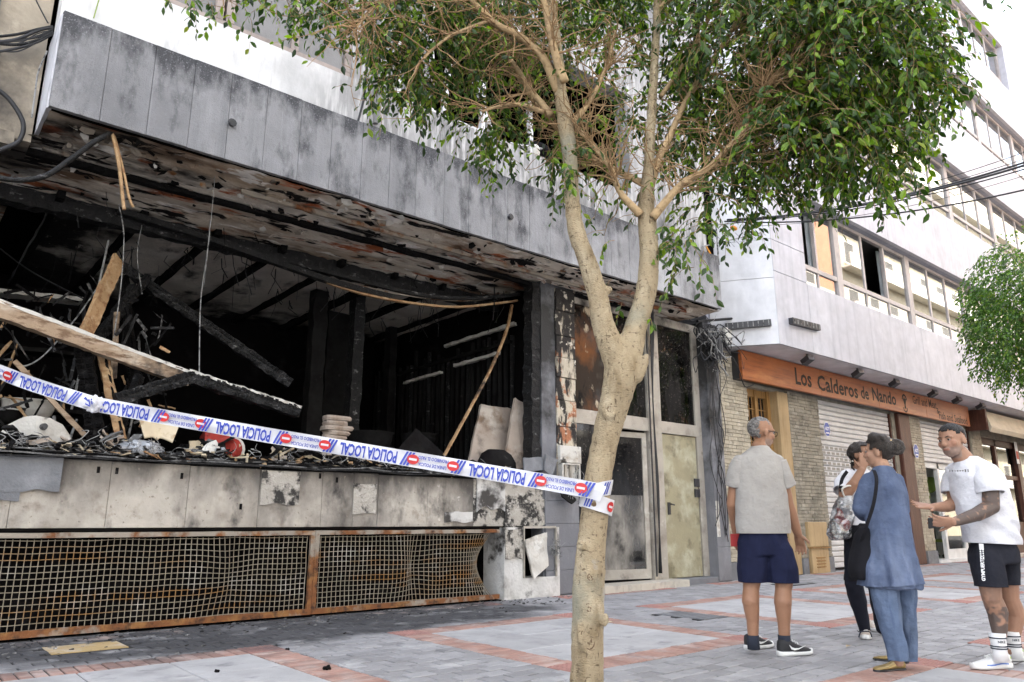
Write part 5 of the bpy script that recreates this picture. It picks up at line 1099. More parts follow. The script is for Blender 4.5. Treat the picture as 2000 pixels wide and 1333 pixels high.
# conduit arm from the tangle
pa, pb = onY(1362, 628, 7.75), onY(1440, 622, 7.8)
tag(MB().tube([pa, pb, pb+V((.5, .05, .02))], .025, 8).build('cable_conduit', M['char_grey'], None, org=pa), 'burnt horizontal conduit reaching from the cable tangle to the white corner', 'conduit')
# ================================================================== POLICE TAPE
mm('tape_white', (.72, .72, .75), .35, trans=.25, spec=.5, bump=[(18, .15)]); mm('tape_blue', (.035, .06, .36), .4); mm('tape_red', (.48, .025, .025), .4)
TW = .098
TD = 4.62
tk = [J(-420, 560, 5.25), J(-200, 645, 5.2), J(0, 727, 5.1), J(100, 763, 5.05), J(186, 790, 5.0)]
tr_ = [J(186, 790, 5.0), J(450, 838, 4.93), J(700, 880, 4.87), J(950, 922, 4.77), J(1150, 957, TD-.12), J(1178, 966, TD-.14)]
tp = thing('police_tape', 'white police cordon tape with blue print stretched from the left edge to the tree', 'tape', tr_[-1])
def strip_of(path, n=10):
    L = spline(path, n); s = [0.0]
    for a, b_ in zip(L, L[1:]): s.append(s[-1]+(b_-a).length)
    return L, s
def frame_at(L, s, u, tw=lambda u: 0):
    u = max(0, min(u, s[-1]-1e-6)); i = max(k for k in range(len(s)) if s[k] <= u); i = min(i, len(L)-2)
    t = (u-s[i])/(s[i+1]-s[i]); p = L[i].lerp(L[i+1], t); d = (L[i+1]-L[i]).normalized()
    nrm = d.cross(ZUP).normalized(); nrm = nrm if nrm.dot(HD) < 0 else -nrm; up_ = d.cross(nrm); up_ = up_ if up_.z > 0 else -up_
    a = tw(u); return p, d, up_*math.cos(a)+nrm*math.sin(a), nrm*math.cos(a)-up_*math.sin(a)
def band(L, s, parent, tw, u0=0, u1=None, name='band'):
    u1 = u1 or s[-1]; n = int((u1-u0)/.05)+1; b = MB(); vs = []
    for i in range(n+1):
        p, d, up_, nr = frame_at(L, s, u0+(u1-u0)*i/n, tw)
        for k in range(5): q = k/4-.5; vs.append(p+up_*(q*TW)+nr*(.010*math.cos(q*math.pi*1.4+i*.35)+.006*noise.noise(V((i*.4, k*.7, 2)))))
    b.add(vs, [(i*5+k, i*5+k+1, i*5+k+6, i*5+k+5) for i in range(n) for k in range(4)]); return b.build(name, M['tape_white'], parent, True)
def prints(L, s, parent, tw, start, unit=.86, lo=0, hi=None):
    """upside-down print, running from the right-hand end to the left"""
    hi = hi or s[-1]; blue = MB(); red = MB(); wh = MB()
    def put(b, uc, vs, fs, lift=.013):
        o_ = []
        for x, y in vs:
            if not lo < uc-x < hi: return
        for x, y in vs:
            p, d, up_, nr = frame_at(L, s, uc-x, tw); o_.append(p-up_*y+nr*lift)
        b.add(o_, fs)
    tv, tf = text_mesh('POLICIA LOCAL', .102, .0034, 1.0, 1.0); kx = .385/(max(v[0] for v in tv)-min(v[0] for v in tv)); tv = [(x*kx, y) for x, y in tv]; s1v, s1f = text_mesh('LINEA DE POLICIA', .030, .0006, 1, .76); s2v, s2f = text_mesh('PROHIBIDO EL PASO', .030, .0006, 1, .72)
    el = [(.040*math.cos(2*math.pi*k/20), .031*math.sin(2*math.pi*k/20)) for k in range(20)]
    u = start
    while u > lo-.5:
        put(blue, u, tv, tf)
        for side in (-1, 1):
            for k in range(3):
                x = side*(.238+k*.022); put(blue, u, [(x-.012-.012, -.044), (x+.002-.012, -.044), (x+.012+.012, .044), (x-.002+.012, .044)], [(0, 1, 2, 3)])
        m_ = u-unit/2
        put(blue, m_, [(x, y+.021) for x, y in s1v], s1f); put(blue, m_, [(x, y-.021) for x, y in s2v], s2f)
        for side in (-1, 1):
            rb, wb_ = MB(), MB(); put(rb, m_+side*.133, el, [tuple(range(20))]); put(wb_, m_+side*.133, [(-.026, -.007), (.026, -.007), (.026, .007), (-.026, .007)], [(0, 1, 2, 3)], .0145)
            if rb.v: ro = rb.build('red_emblem', M['tape_red'], parent)
            if rb.v and wb_.v: wb_.build('white_bar', M['tape_white'], ro)
        u -= unit
    if blue.v: blue.build('blue_lettering', M['tape_blue'], parent)
Lr, Sr = strip_of(tr_); twr = lambda u: .12*math.sin(u*1.1+.5)
band(Lr, Sr, tp, twr); 
def u_at(L, s, px):
    return min(range(len(L)), key=lambda i: abs(proj(L[i])[0]-px))
uc = Sr[u_at(Lr, Sr, 966)]; prints(Lr, Sr, tp, twr, uc+.86)
Ll, Sl = strip_of(tk); twl = lambda u: .35+.5*math.sin(u*1.6)
band(Ll, Sl, tp, twl, name='band'); prints(Ll, Sl, tp, twl, Sl[-1]-.42)
kp = tr_[0]; b = MB()
for k in range(7):
    a = k*.9; q = spline([kp+V((math.cos(a)*.02, -.02, math.sin(a)*.02)), kp+RT*(.05*math.cos(a))+V((0, 0, .05*math.sin(a)))-HD*.03, kp+RT*(.06*math.cos(a+1.1))+V((0, 0, .045*math.sin(a+1.1)))-HD*.045, kp+RT*(.03*math.cos(a+2.2))+V((0, 0, .03*math.sin(a+2.2)))-HD*.02], 4)
    pass
b.ell(kp-HD*.012, RT*.058, HD*.04, ZUP*.052, 22, 14); b.v = [kp+(v-kp)*(1+.5*noise.noise((v-kp)*38)) for v in b.v]; b.ell(kp+RT*.05-ZUP*.02, RT*.04, HD*.02, ZUP*.022, 10, 6); b.build('knot', M['tape_white'], tp, False)
b = MB()
for k in range(5):
    q = kp-HD*.062+RT*U(-.035, .03)+V((0, 0, U(-.03, .03))); d = (RT*U(-1, 1)+ZUP*U(-1, 1)).normalized(); b.beam(q-d*.02, q+d*.02, .008, .001, up=-HD)
b.build('blue_lettering', M['tape_blue'], tp)
# ================================================================== THE STREET TREE
def rbark():
    m = mat('bark', (.43, .34, .215), .8, [((.53, .44, .30), 5, .5, .68, (1, 1, .5)), ((.30, .225, .13), 9, .54, .68, (1, 1, .45)), ((.17, .125, .075), 24, .58, .67, (1, 1, 2.2)), ((.24, .19, .12), 3.5, .58, .70, (1, 1, .35)), ((.45, .47, .50), 2.3, .64, .74), ((.14, .10, .06), 45, .60, .68, (1, 1, .35)), ((.30, .29, .22), 1.6, .56, .70)], [(26, 1.0, (1, 1, .5)), (80, 1.0, (1, 1, 2.5))])
    return m
M['bark'] = rbark()
mm('bark_limb', (.38, .27, .15), .8, [((.48, .34, .19), 5, .5, .66), ((.22, .15, .085), 12, .54, .66)], [(40, .5)])
mm('twig', (.26, .165, .085), .85, [((.36, .24, .13), 8, .5, .66)])
D = TD
m2p = D/F_PX*math.cos(PITCH)     # metres per photo pixel at the trunk
base = onZ(1143, 1352); base = J(1143, 1352, D); base.z = -.03
tree = thing('street_tree', 'pale-barked forked street tree with dense green canopy in the foreground', 'tree', base)
def path(pts): return [J(x, y, D+d) for x, y, w_, d in pts], [w_*(.43 if y > 900 else .405)*(D+d)/1497 for x, y, w_, d in pts]
tb = MB()
LIMBS = [
 [(1143, 1400, 82, 0), (1147, 1300, 72, 0), (1148, 1200, 74, 0), (1152, 1100, 68, 0), (1160, 1020, 64, 0), (1168, 940, 62, 0), (1184, 850, 68, 0), (1204, 775, 80, 0), (1216, 715, 92, 0)],
 [(1214, 720, 82, 0), (1182, 650, 62, -.02), (1168, 580, 54, -.04), (1150, 520, 50, -.06), (1125, 450, 46, -.08), (1116, 380, 40, -.08), (1112, 300, 42, -.06), (1104, 235, 44, -.05), (1094, 175, 34, -.1), (1090, 110, 32, -.1), (1078, 30, 30, -.15), (1070, -60, 26, -.2), (1060, -200, 20, -.2)],
 [(1222, 715, 82, 0), (1242, 640, 58, .02), (1262, 570, 54, .05), (1268, 500, 50, .08), (1264, 440, 50, .1), (1262, 400, 46, .1), (1268, 310, 30, .12), (1274, 200, 27, .15), (1280, 100, 25, .18), (1284, 0, 22, .2), (1290, -150, 18, .2)],
 [(1245, 735, 34, -.03), (1258, 712, 20, -.06), (1262, 695, 14, -.08)],
 [(1168, 578, 30, -.02), (1188, 566, 22, -.05)],
]
for k in range(7):   # slim trunk boles (knots)
    pass
for lp in LIMBS:
    P_, R_ = path(lp); P2 = spline(P_, 4); R2 = [R_[min(int(i/4), len(R_)-2)]*(1-(i % 4)/4)+R_[min(int(i/4)+1, len(R_)-1)]*((i % 4)/4) for i in range(len(P2)-1)]+[R_[-1]]
    tb.chain(P2, R2, 16)
# pruning scars: raised rings round a dimple
SC = []
def scar(px, py, wpx, hpx, depth=-.0):
    c = J(px, py, D-.405*72*m2p); n = 16
    for rr, th in ((1.0, .015), (.45, .012)):
        pts = [c+RT*(wpx*m2p*.5*rr*math.cos(2*math.pi*k/n))+ZUP*(hpx*m2p*.5*rr*math.sin(2*math.pi*k/n)) for k in range(n+1)]
        pts = [q+HD*((q-c).dot(RT)**2/.18) for q in pts]; tb.tube(pts, th, 6)
        SC.append([c+(q-c)*.72-HD*.007 for q in pts])
scar(1150, 1247, 30, 52); scar(1138, 1240, 16, 44); scar(1150, 1190, 22, 26); scar(1153, 1127, 14, 15); scar(1180, 1210, 10, 18); scar(1134, 1065, 9, 10); scar(1160, 985, 8, 8); scar(1190, 800, 26, 30)
trunk = remesh(tb, 'trunk', .011, 5, tree, M['bark'], disp=lambda p, n_: .006*noise.noise(V((p.x*9, p.y*9, p.z*5)))+.004*noise.noise(p*26))
mm('crevice_dark', (.15, .10, .06), .9, bump=[(60, .6)])  # dark tubes paint the crevice shade that soft light leaves faint on the scars
for q in SC: part('scar_crevice_shade', M['crevice_dark'], tree, lambda b: b.tube([v+V((U(-1, 1), U(-1, 1), U(-1, 1)))*.002 for v in q], [U(.003, .0065) for v in q], 6))
# secondary branches
SB = [
 [(1093, 180, 26, -.1), (1060, 110, 22, -.15), (1010, 70, 20, -.2), (960, 40, 17, -.3), (900, -20, 13, -.4)],
 [(1110, 240, 22, -.1), (1150, 60+110, 0, 0)],
 [(1104, 160, 26, -.2), (1080, 90, 22, -.25), (1062, 0, 18, -.3), (1050, -90, 15, -.35)],
 [(1078, 225, 20, -.02), (1040, 180, 16, .05), (1000, 120, 13, .1), (960, 60, 10, .15), (935, 20, 8, .2)],
 [(1064, 220, 15, -.02), (1010, 205, 9, -.05), (940, 215, 6, -.1)],
 [(1262, 395, 30, .1), (1285, 320, 20, .15), (1320, 240, 17, .2), (1352, 175, 15, .25), (1410, 90, 12, .35), (1450, 20, 10, .4)],
 [(1275, 425, 26, .05), (1320, 370, 20, .0), (1380, 330, 17, -.05), (1440, 270, 15, -.1), (1470, 215, 12, -.15), (1495, 170, 9, -.2)],
 [(1250, 420, 24, .05), (1215, 380, 17, .0), (1190, 320, 14, -.05), (1150, 280, 12, -.05), (1118, 240, 11, -.05)],
 [(1255, 360, 20, .2), (1200, 330, 15, .3), (1140, 300, 12, .4), (1060, 220, 11, .5), (1010, 150, 9, .6)],
 [(1290, 190, 14, .2), (1360, 90, 12, .3), (1400, 0, 9, .4)],
 [(1470, 215, 10, -.15), (1490, 185, 8, -.2), (1520, 150, 7, -.25), (1580, 120, 6, -.3)],
 [(1380, 330, 12, 0), (1440, 310, 8, .1), (1500, 300, 6, .2), (1580, 290, 5, .25)],
 [(1285, 20, 18, .2), (1360, -40, 14, .1), (1480, -80, 12, 0), (1620, -60, 9, -.1)],
 [(1410, 90, 10, .35), (1500, 60, 8, .4), (1600, 80, 6, .4)],
 [(900, -20, 10, -.4), (820, -20, 8, -.5), (740, 10, 6, -.55), (690, 60, 4, -.6)],
 [(960, 40, 10, -.3), (880, 70, 8, -.35), (820, 120, 5, -.4)],
 [(1060, -90, 12, -.3), (900, -120, 10, -.2), (700, -100, 8, -.1), (540, -40, 6, 0), (430, -10, 4, .1)],
]
SB[1] = [(1110, 250, 20, .05), (1150, 200, 13, .15), (1185, 130, 10, .2), (1200, 60, 8, .25)]
tips = []
for lp in SB:
    P_, R_ = path(lp); P2 = spline(P_, 5); n = len(P2); R2 = [max(.004, R_[min(int(i/5), len(R_)-1)]*(1-(i % 5)/5)+R_[min(int(i/5)+1, len(R_)-1)]*((i % 5)/5)) for i in range(n)]
    part('branch', M['bark_limb'], tree, lambda b: b.tube([p+V((noise.noise(p*5), noise.noise(p*5+V((9, 0, 0))), noise.noise(p*5+V((0, 9, 0)))))*.012 for p in P2], R2, 10), True)
    tips += [(p, (P2[min(i+1, n-1)]-P2[max(i-1, 0)]).normalized()) for i, p in enumerate(P2) if i > 3]
# crown volume: lobes (px, py, half width px, half height px, depth offset, half depth m, sprays)
LOBES = [(1640, 110, 190, 150, 0, .75, 430), (1480, 60, 200, 150, .1, .8, 330), (1560, 275, 160, 85, .1, .55, 130), (1690, 300, 95, 85, .1, .4, 70), (1760, 170, 85, 110, -.1, .4, 85),
         (1420, 385, 100, 60, .3, .4, 30), (1345, 480, 40, 60, .1, .25, 9), (1330, 230, 110, 100, .9, .45, 50), (1150, 40, 170, 90, .7, .6, 110), (1000, 60, 120, 80, .5, .5, 130), (840, 70, 120, 90, .1, .5, 190), (760, 0, 130, 70, 0, .5, 110),
         (800, 170, 60, 60, .1, .3, 34), (950, 240, 75, 70, .6, .35, 55), (1090, 330, 36, 45, -.05, .2, 14), (560, -25, 100, 32, .1, .3, 18), (420, -35, 90, 26, .1, .3, 10), (660, 5, 70, 42, .1, .35, 26),
         (1150, 250, 90, 80, .8, .3, 40), (1240, 330, 60, 60, .7, .3, 10), (1650, -140, 260, 130, .1, 1.2, 420), (1250, -190, 330, 140, .2, 1.3, 620), (850, -190, 300, 110, .1, 1.2, 460), (1100, -60, 260, 60, .6, .8, 200), (1400, 260, 90, 70, .6, .4, 36)]  # lobes above the frame: unseen, thickened to shade the crown below
def rand_in():
    while 1:
        q = V((U(-1, 1), U(-1, 1), U(-1, 1)))
        if q.length < 1: return q
leaves = []      # (position, along, normal, size)
tw = MB()
def spray(p, L, nl, droop, size, radial):
    q = p.copy(); d = (radial*.7+V((U(-.6, .6), U(-.6, .6), U(-.3, .5)))).normalized(); pts = [q.copy()]; st_ = L/nl
    for i in range(nl):
        d = (d+V((U(-.25, .25), U(-.25, .25), -droop+U(-.15, .15)))).normalized(); q = q+d*st_; pts.append(q.copy())
        side = d.cross(ZUP); side = side.normalized() if side.length > .1 else RT.copy(); sg_ = 1 if i % 2 else -1
        al = (d*.45+side*sg_*.65+V((U(-.3, .3), U(-.3, .3), -.55+U(-.4, .4)))).normalized(); nr = al.cross(side+V((U(-.7, .7), U(-.7, .7), U(-.7, .7)))).normalized(); nr = nr if nr.z > 0 else -nr
        leaves.append((q.copy(), al, nr, size*U(.5, 1.3)))
    tw.tube(pts, [.0026-.0015*i/nl for i in range(nl+1)], 3, cap=False)
for (px, py, hw, hh, dd, hdp, ns) in LOBES:
    c = J(px, py, D+dd); k = (D+dd)/1497
    for i in range(int(ns*(2.1 if px > 1280 else 1.25))):
        q = rand_in(); r = q.length
        if random.random() > .25+.75*r: q = q*(.8/r if r > 0 else 1)
        off = RT*(q.x*hw*k)+ZUP*(q.z*hh*k*.97)+HD*(q.y*hdp)
        low = q.z < -.3
        spray(c+off, U(.16, .34) if not low else U(.2, .42), random.randint(6, 10), .20 if not low else .32, .064, (RT*q.x+HD*q.y+ZUP*q.z*.6))
# long drooping sprays that stand out singly
for px, py, ln, dd in ((735, 120, .42, -.1), (752, 150, .34, -.15), (715, 150, .30, -.15), (345, -10, .14, 0), (362, -8, .10, 0), (560, 40, .16, .1), (900, 250, .30, .4), (935, 270, .26, .4), (985, 260, .26, .5), (1080, 290, .25, -.1), (1100, 300, .30, -.1), (1340, 470, .34, .1), (1375, 490, .30, .1), (1320, 480, .3, .1), (1560, 360, .22, .1), (1680, 330, .24, .1), (1700, 345, .22, .1), (1820, 180, .22, -.1), (1840, 170, .18, -.1), (1830, 90, .2, -.1), (1960, -25, .16, -.2), (1922, -22, .12, -.2), (1985, -30, .14, -.2), (1195, 545, .12, 0), (1215, 590, .18, 0), (1270, 620, .06, -.05), (1200, 470, .2, .05)):
    spray(J(px, py, D+dd), ln, max(4, int(ln/.03)), .55, .058, V((U(-.2, .2), U(-.2, .2), -.4)))
# bare brown twigs filling the heart of the crown
for i in range(800):
    p, d = random.choice(tips); s_ = proj(p)
    if not s_: continue
    q = p.copy(); d = (d*.6+V((U(-1, 1), U(-1, 1), U(-.8, .9)))).normalized(); pts = [q.copy()]
    for j in range(random.randint(4, 8)):
        d = (d+V((U(-.35, .35), U(-.35, .35), U(-.25, .25)))).normalized(); q = q+d*U(.035, .085); pts.append(q.copy())
    n = len(pts); tw.tube(pts, [.0055*(1-.8*j/n) for j in range(n)], 4, cap=False)
    if random.random() < .55: spray(pts[-1], U(.1, .2), random.randint(3, 6), .2, .05, V((0, 0, 0)))
    for j in range(2):
        a = pts[random.randint(1, n-1)]; e = V((U(-1, 1), U(-1, 1), U(-.8, .6))).normalized()*U(.08, .2); tw.tube([a, a+e*.5+V((0, 0, U(-.01, .02))), a+e], [.003, .0022, .001], 3, cap=False)
stuff(tw.build('twigs', M['twig'], tree))
def leafmat(name, c0, c1, c2):
    m, t, p = nodes(name); gi = t.nodes.new('ShaderNodeNewGeometry'); oi = t.nodes.new('ShaderNodeObjectInfo')
    r = math_node(t, 'FRACT', math_node(t, 'ADD', gi.outputs['Random Per Island'], oi.outputs['Random']))
    cr = t.nodes.new('ShaderNodeValToRGB'); e = cr.color_ramp.elements; e[0].color = (*c0, 1); e[0].position = 0; e[1].color = (*c1, 1); e[1].position = .62
    n1 = e.new(.88); n1.color = (*c2, 1); n2 = e.new(1); n2.color = (.20, .24, .03, 1); t.links.new(r, cr.inputs[0])
    t.links.new(cr.outputs[0], p.inputs['Base Color']); p.inputs['Roughness'].default_value = .32; p.inputs['Specular IOR Level'].default_value = .5
    hs_ = t.nodes.new('ShaderNodeHueSaturation'); hs_.inputs['Value'].default_value = 1.7; hs_.inputs['Saturation'].default_value = 1.15; t.links.new(cr.outputs[0], hs_.inputs['Color'])
    tr = t.nodes.new('ShaderNodeBsdfTranslucent'); t.links.new(hs_.outputs[0], tr.inputs['Color']); ms = t.nodes.new('ShaderNodeMixShader'); ms.inputs[0].default_value = .38
    t.links.new(p.outputs[0], ms.inputs[1]); t.links.new(tr.outputs[0], ms.inputs[2]); t.links.new(ms.outputs[0], t.nodes['Material Output'].inputs['Surface']); return m
M['leaf'] = leafmat('leaf', (.014, .034, .008), (.052, .110, .015), (.19, .32, .03))
LV = [V((0, 0, 0)), V((.20, .16, .05)), V((.52, .235, .07)), V((.80, .12, .03)), V((1.0, 0, -.07)), V((.80, -.12, .03)), V((.52, -.235, .07)), V((.20, -.16, .05)), V((.5, 0, 0))]
LF = [(0, 8, 2, 1), (8, 4, 3, 2), (0, 7, 6, 8), (8, 6, 5, 4)]
b0 = MB(); b0.add(LV, LF); leaf_me = b0.mesh('leaf'); leaf_me.materials.append(M['leaf'])
def lkey(l):
    s_ = proj(l[0])
    if not s_ or not (0 < s_[0] < 2000 and 0 < s_[1] < 1333): return 99
    return s_[2]
leaves.sort(key=lkey); crown = MB(); og = ORG[tree]
def leaf_m(l):
    p, al, nr, sz = l; sd = nr.cross(al).normalized(); nr = al.cross(sd); return Matrix(((al.x*sz, sd.x*sz, nr.x*sz, p.x), (al.y*sz, sd.y*sz, nr.y*sz, p.y), (al.z*sz, sd.z*sz, nr.z*sz, p.z), (0, 0, 0, 1)))
for i, l in enumerate(leaves):
    mt = leaf_m(l)
    if i < 280:
        o = bpy.data.objects.new('leaf', leaf_me); COL.objects.link(o); o.parent = tree; o.matrix_local = Matrix.Translation(-og) @ mt
    else: crown.add([mt @ v for v in LV], LF)
stuff(crown.build('crown', M['leaf'], tree))
# tape wrapped round the trunk
wc = J(1165, 968, TD); wr = .43*66*m2p+.004
for k, (dz, slope) in enumerate(((.028, .02), (-.048, -.03))):
    b = MB(); n = 30; vs = []
    for i in range(n+1):
        a = 2*math.pi*i/n; c = wc+RT*(wr*math.cos(a))+HD*(wr*math.sin(a))+ZUP*(dz+slope*math.cos(a)); nr = (RT*math.cos(a)+HD*math.sin(a))
        for j in range(4): q = j/3-.5; vs.append(c+ZUP*(q*TW*.92)+RT*(q*.02)+nr*(.003*(k+1)+.002*math.sin(i*1.3+j)))
    b.add(vs, [(i*4+j, i*4+j+1, i*4+j+5, i*4+j+4) for i in range(n) for j in range(3)]); b.build('trunk_wrap', M['tape_white'], tp, True)
    blue = MB(); red = MB()
    def wrap_pt(a, q, k=k): c = wc+RT*(wr*math.cos(a))+HD*(wr*math.sin(a))+ZUP*(dz+slope*math.cos(a)); nr = RT*math.cos(a)+HD*math.sin(a); return c+ZUP*(q*TW*.92)+RT*(q*.02)+nr*(.003*(k+1)+.005)
    if k == 1:
        for j in range(3):
            a0 = -2.45+.17*j; blue.add([wrap_pt(a0, -.4), wrap_pt(a0+.10, -.4), wrap_pt(a0+.26, .4), wrap_pt(a0+.16, .4)], [(0, 1, 2, 3)])
        red.add([wrap_pt(-.72+.3*math.cos(t*.314), .33*math.sin(t*.314)) for t in range(20)], [tuple(range(20))]); wb = MB(); c_ = [wrap_pt(-.9, -.07), wrap_pt(-.54, -.07), wrap_pt(-.54, .07), wrap_pt(-.9, .07)]; wb.add([q-HD*.002 for q in c_], [(0, 1, 2, 3)]); wb.build('white_bar', M['tape_white'], tp)
        red.build('red_emblem', M['tape_red'], tp)
    else:
        for j in range(3):
            a0 = -1.35+.18*j; blue.add([wrap_pt(a0, -.4), wrap_pt(a0+.10, -.4), wrap_pt(a0+.26, .4), wrap_pt(a0+.16, .4)], [(0, 1, 2, 3)])
    blue.build('blue_lettering', M['tape_blue'], tp)
# ================================================================== SECOND TREE AT THE RIGHT EDGE
D2 = 13.0; M['leaf2'] = leafmat('leaf_small', (.03, .07, .012), (.07, .15, .022), (.13, .25, .03))
t2b = J(2090, 1100, D2); t2b.z = 0; tree2 = thing('small_tree', 'rounded green tree whose crown enters at the right edge', 'tree', t2b)
tb = MB(); tb.chain([t2b, t2b+V((.05, 0, 1.5)), J(2065, 760, D2), J(2045, 640, D2), J(2030, 540, D2)], [.13, .11, .09, .06, .03], 12)
remesh(tb, 'trunk', .03, 3, tree2, M['bark'])
cr2 = MB(); tw2 = MB()
for (px, py, hw, hh, hd_, ns) in ((2020, 560, 105, 110, 1.0, 700), (2010, 660, 95, 95, .9, 520), (2080, 600, 140, 170, 1.2, 500), (1965, 620, 62, 100, .5, 260)):
    c = J(px, py, D2); k = D2/1497
    for i in range(ns):
        q = rand_in(); q = q.normalized()*max(q.length, U(.5, 1)); p = c+RT*(q.x*hw*k)+ZUP*(q.z*hh*k)+HD*(q.y*hd_); d = (RT*q.x+HD*q.y+ZUP*q.z*.4+V((0, 0, -.2))).normalized()
        for j in range(9):
            p = p+d*.045+V((U(-.03, .03), U(-.03, .03), U(-.03, .03))); d = (d+V((0, 0, -.15))).normalized(); al = (d+V((U(-1, 1), U(-1, 1), U(-.9, .3)))).normalized(); nr = al.cross(V((U(-1, 1), U(-1, 1), U(-1, 1)))).normalized()
            cr2.add([leaf_m((p, al, nr, U(.06, .095))) @ v for v in (LV[0], LV[2], LV[4], LV[6])], [(0, 1, 2, 3)])
stuff(cr2.build('crown', M['leaf2'], tree2))
for k in range(9):
    a = J(2045, 640, D2); e = J(2020+U(-90, 60), 580+U(-90, 90), D2+U(-.6, .6)); part('branch', M['bark_limb'], tree2, lambda b: b.tube(spline([a, a.lerp(e, .5)+V((U(-.1, .1), U(-.1, .1), U(0, .2))), e], 4), [.03, .028, .026, .024, .022, .018, .014, .01, .006], 6))
# ================================================================== PEOPLE
mm('skin', (.5, .3, .2), .5, attr='Col', blotch=.06, bscale=14, bump=[(120, .08)], spec=.35)
def cloth(name, c, vary=.08, fold=.25, extra=()): mm(name, c, .9, list(extra), [(11, fold*1.6), (30, fold*.8), (300, .15)], blotch=vary, bscale=7, spec=.15)
cloth('tee_grey', (.36, .345, .325), .08, .4); cloth('shorts_navy', (.013, .016, .042), .2); cloth('tee_white', (.62, .62, .655), .06, .45); cloth('shorts_black', (.018, .019, .026), .15)
cloth('tunic_blue', (.080, .105, .172), .18, .5, [((.13, .16, .235), 5, .46, .70, (1, 1, .25)), ((.06, .08, .14), 14, .54, .70, (1, 1, .2))]); cloth('trousers_blue', (.095, .13, .205), .18, .5, [((.15, .19, .27), 6, .48, .70, (1, 1, .2)), ((.06, .085, .145), 16, .54, .68, (1, 1, .15))]); cloth('leggings', (.015, .016, .024), .2); cloth('black_cloth', (.012, .012, .015), .2)
mm('hair_dark', (.018, .013, .010), .45, [((.05, .036, .026), 40, .5, .68, (3, 3, .6))], [(140, .8, (2, 2, .5))], spec=.5); mm('hair_grey', (.13, .125, .12), .6, [((.30, .29, .28), 60, .45, .65), ((.035, .033, .03), 30, .54, .66)], [(200, .8)])
mm('hair_black', (.013, .012, .012), .5, [((.10, .10, .10), 70, .56, .68)], [(200, .8)])
mm('shoe_dark', (.03, .03, .032), .7, bump=[(120, .3)]); mm('shoe_white', (.66, .66, .64), .6, bump=[(120, .2)]); mm('sole_white', (.70, .70, .68), .6); mm('shoe_beige', (.45, .39, .33), .6, bump=[(100, .2)]); mm('gold', (.36, .26, .11), .35, metal=.55, bump=[(90, .2)])
mm('sock_dark', (.025, .03, .045), .95, bump=[(200, .3)]); mm('sock_white', (.70, .70, .70), .95, bump=[(200, .3)]); mm('lens', (.02, .02, .02), .2); mm('eye_white', (.30, .25, .22), .3); mm('lime', (.35, .55, .05), .5); mm('blue_trim', (.12, .22, .55), .5)
G_BAG = glass('plastic_bag', (.70, .72, .72), .12, [((.45, .46, .47), 5, .48, .62, (1, 1, 1)), ((.10, .10, .11), 7, .60, .68, (1, 1, 1))], .15)
def mix(a, b, t): return tuple(x*(1-t)+y*t for x, y in zip(a, b))
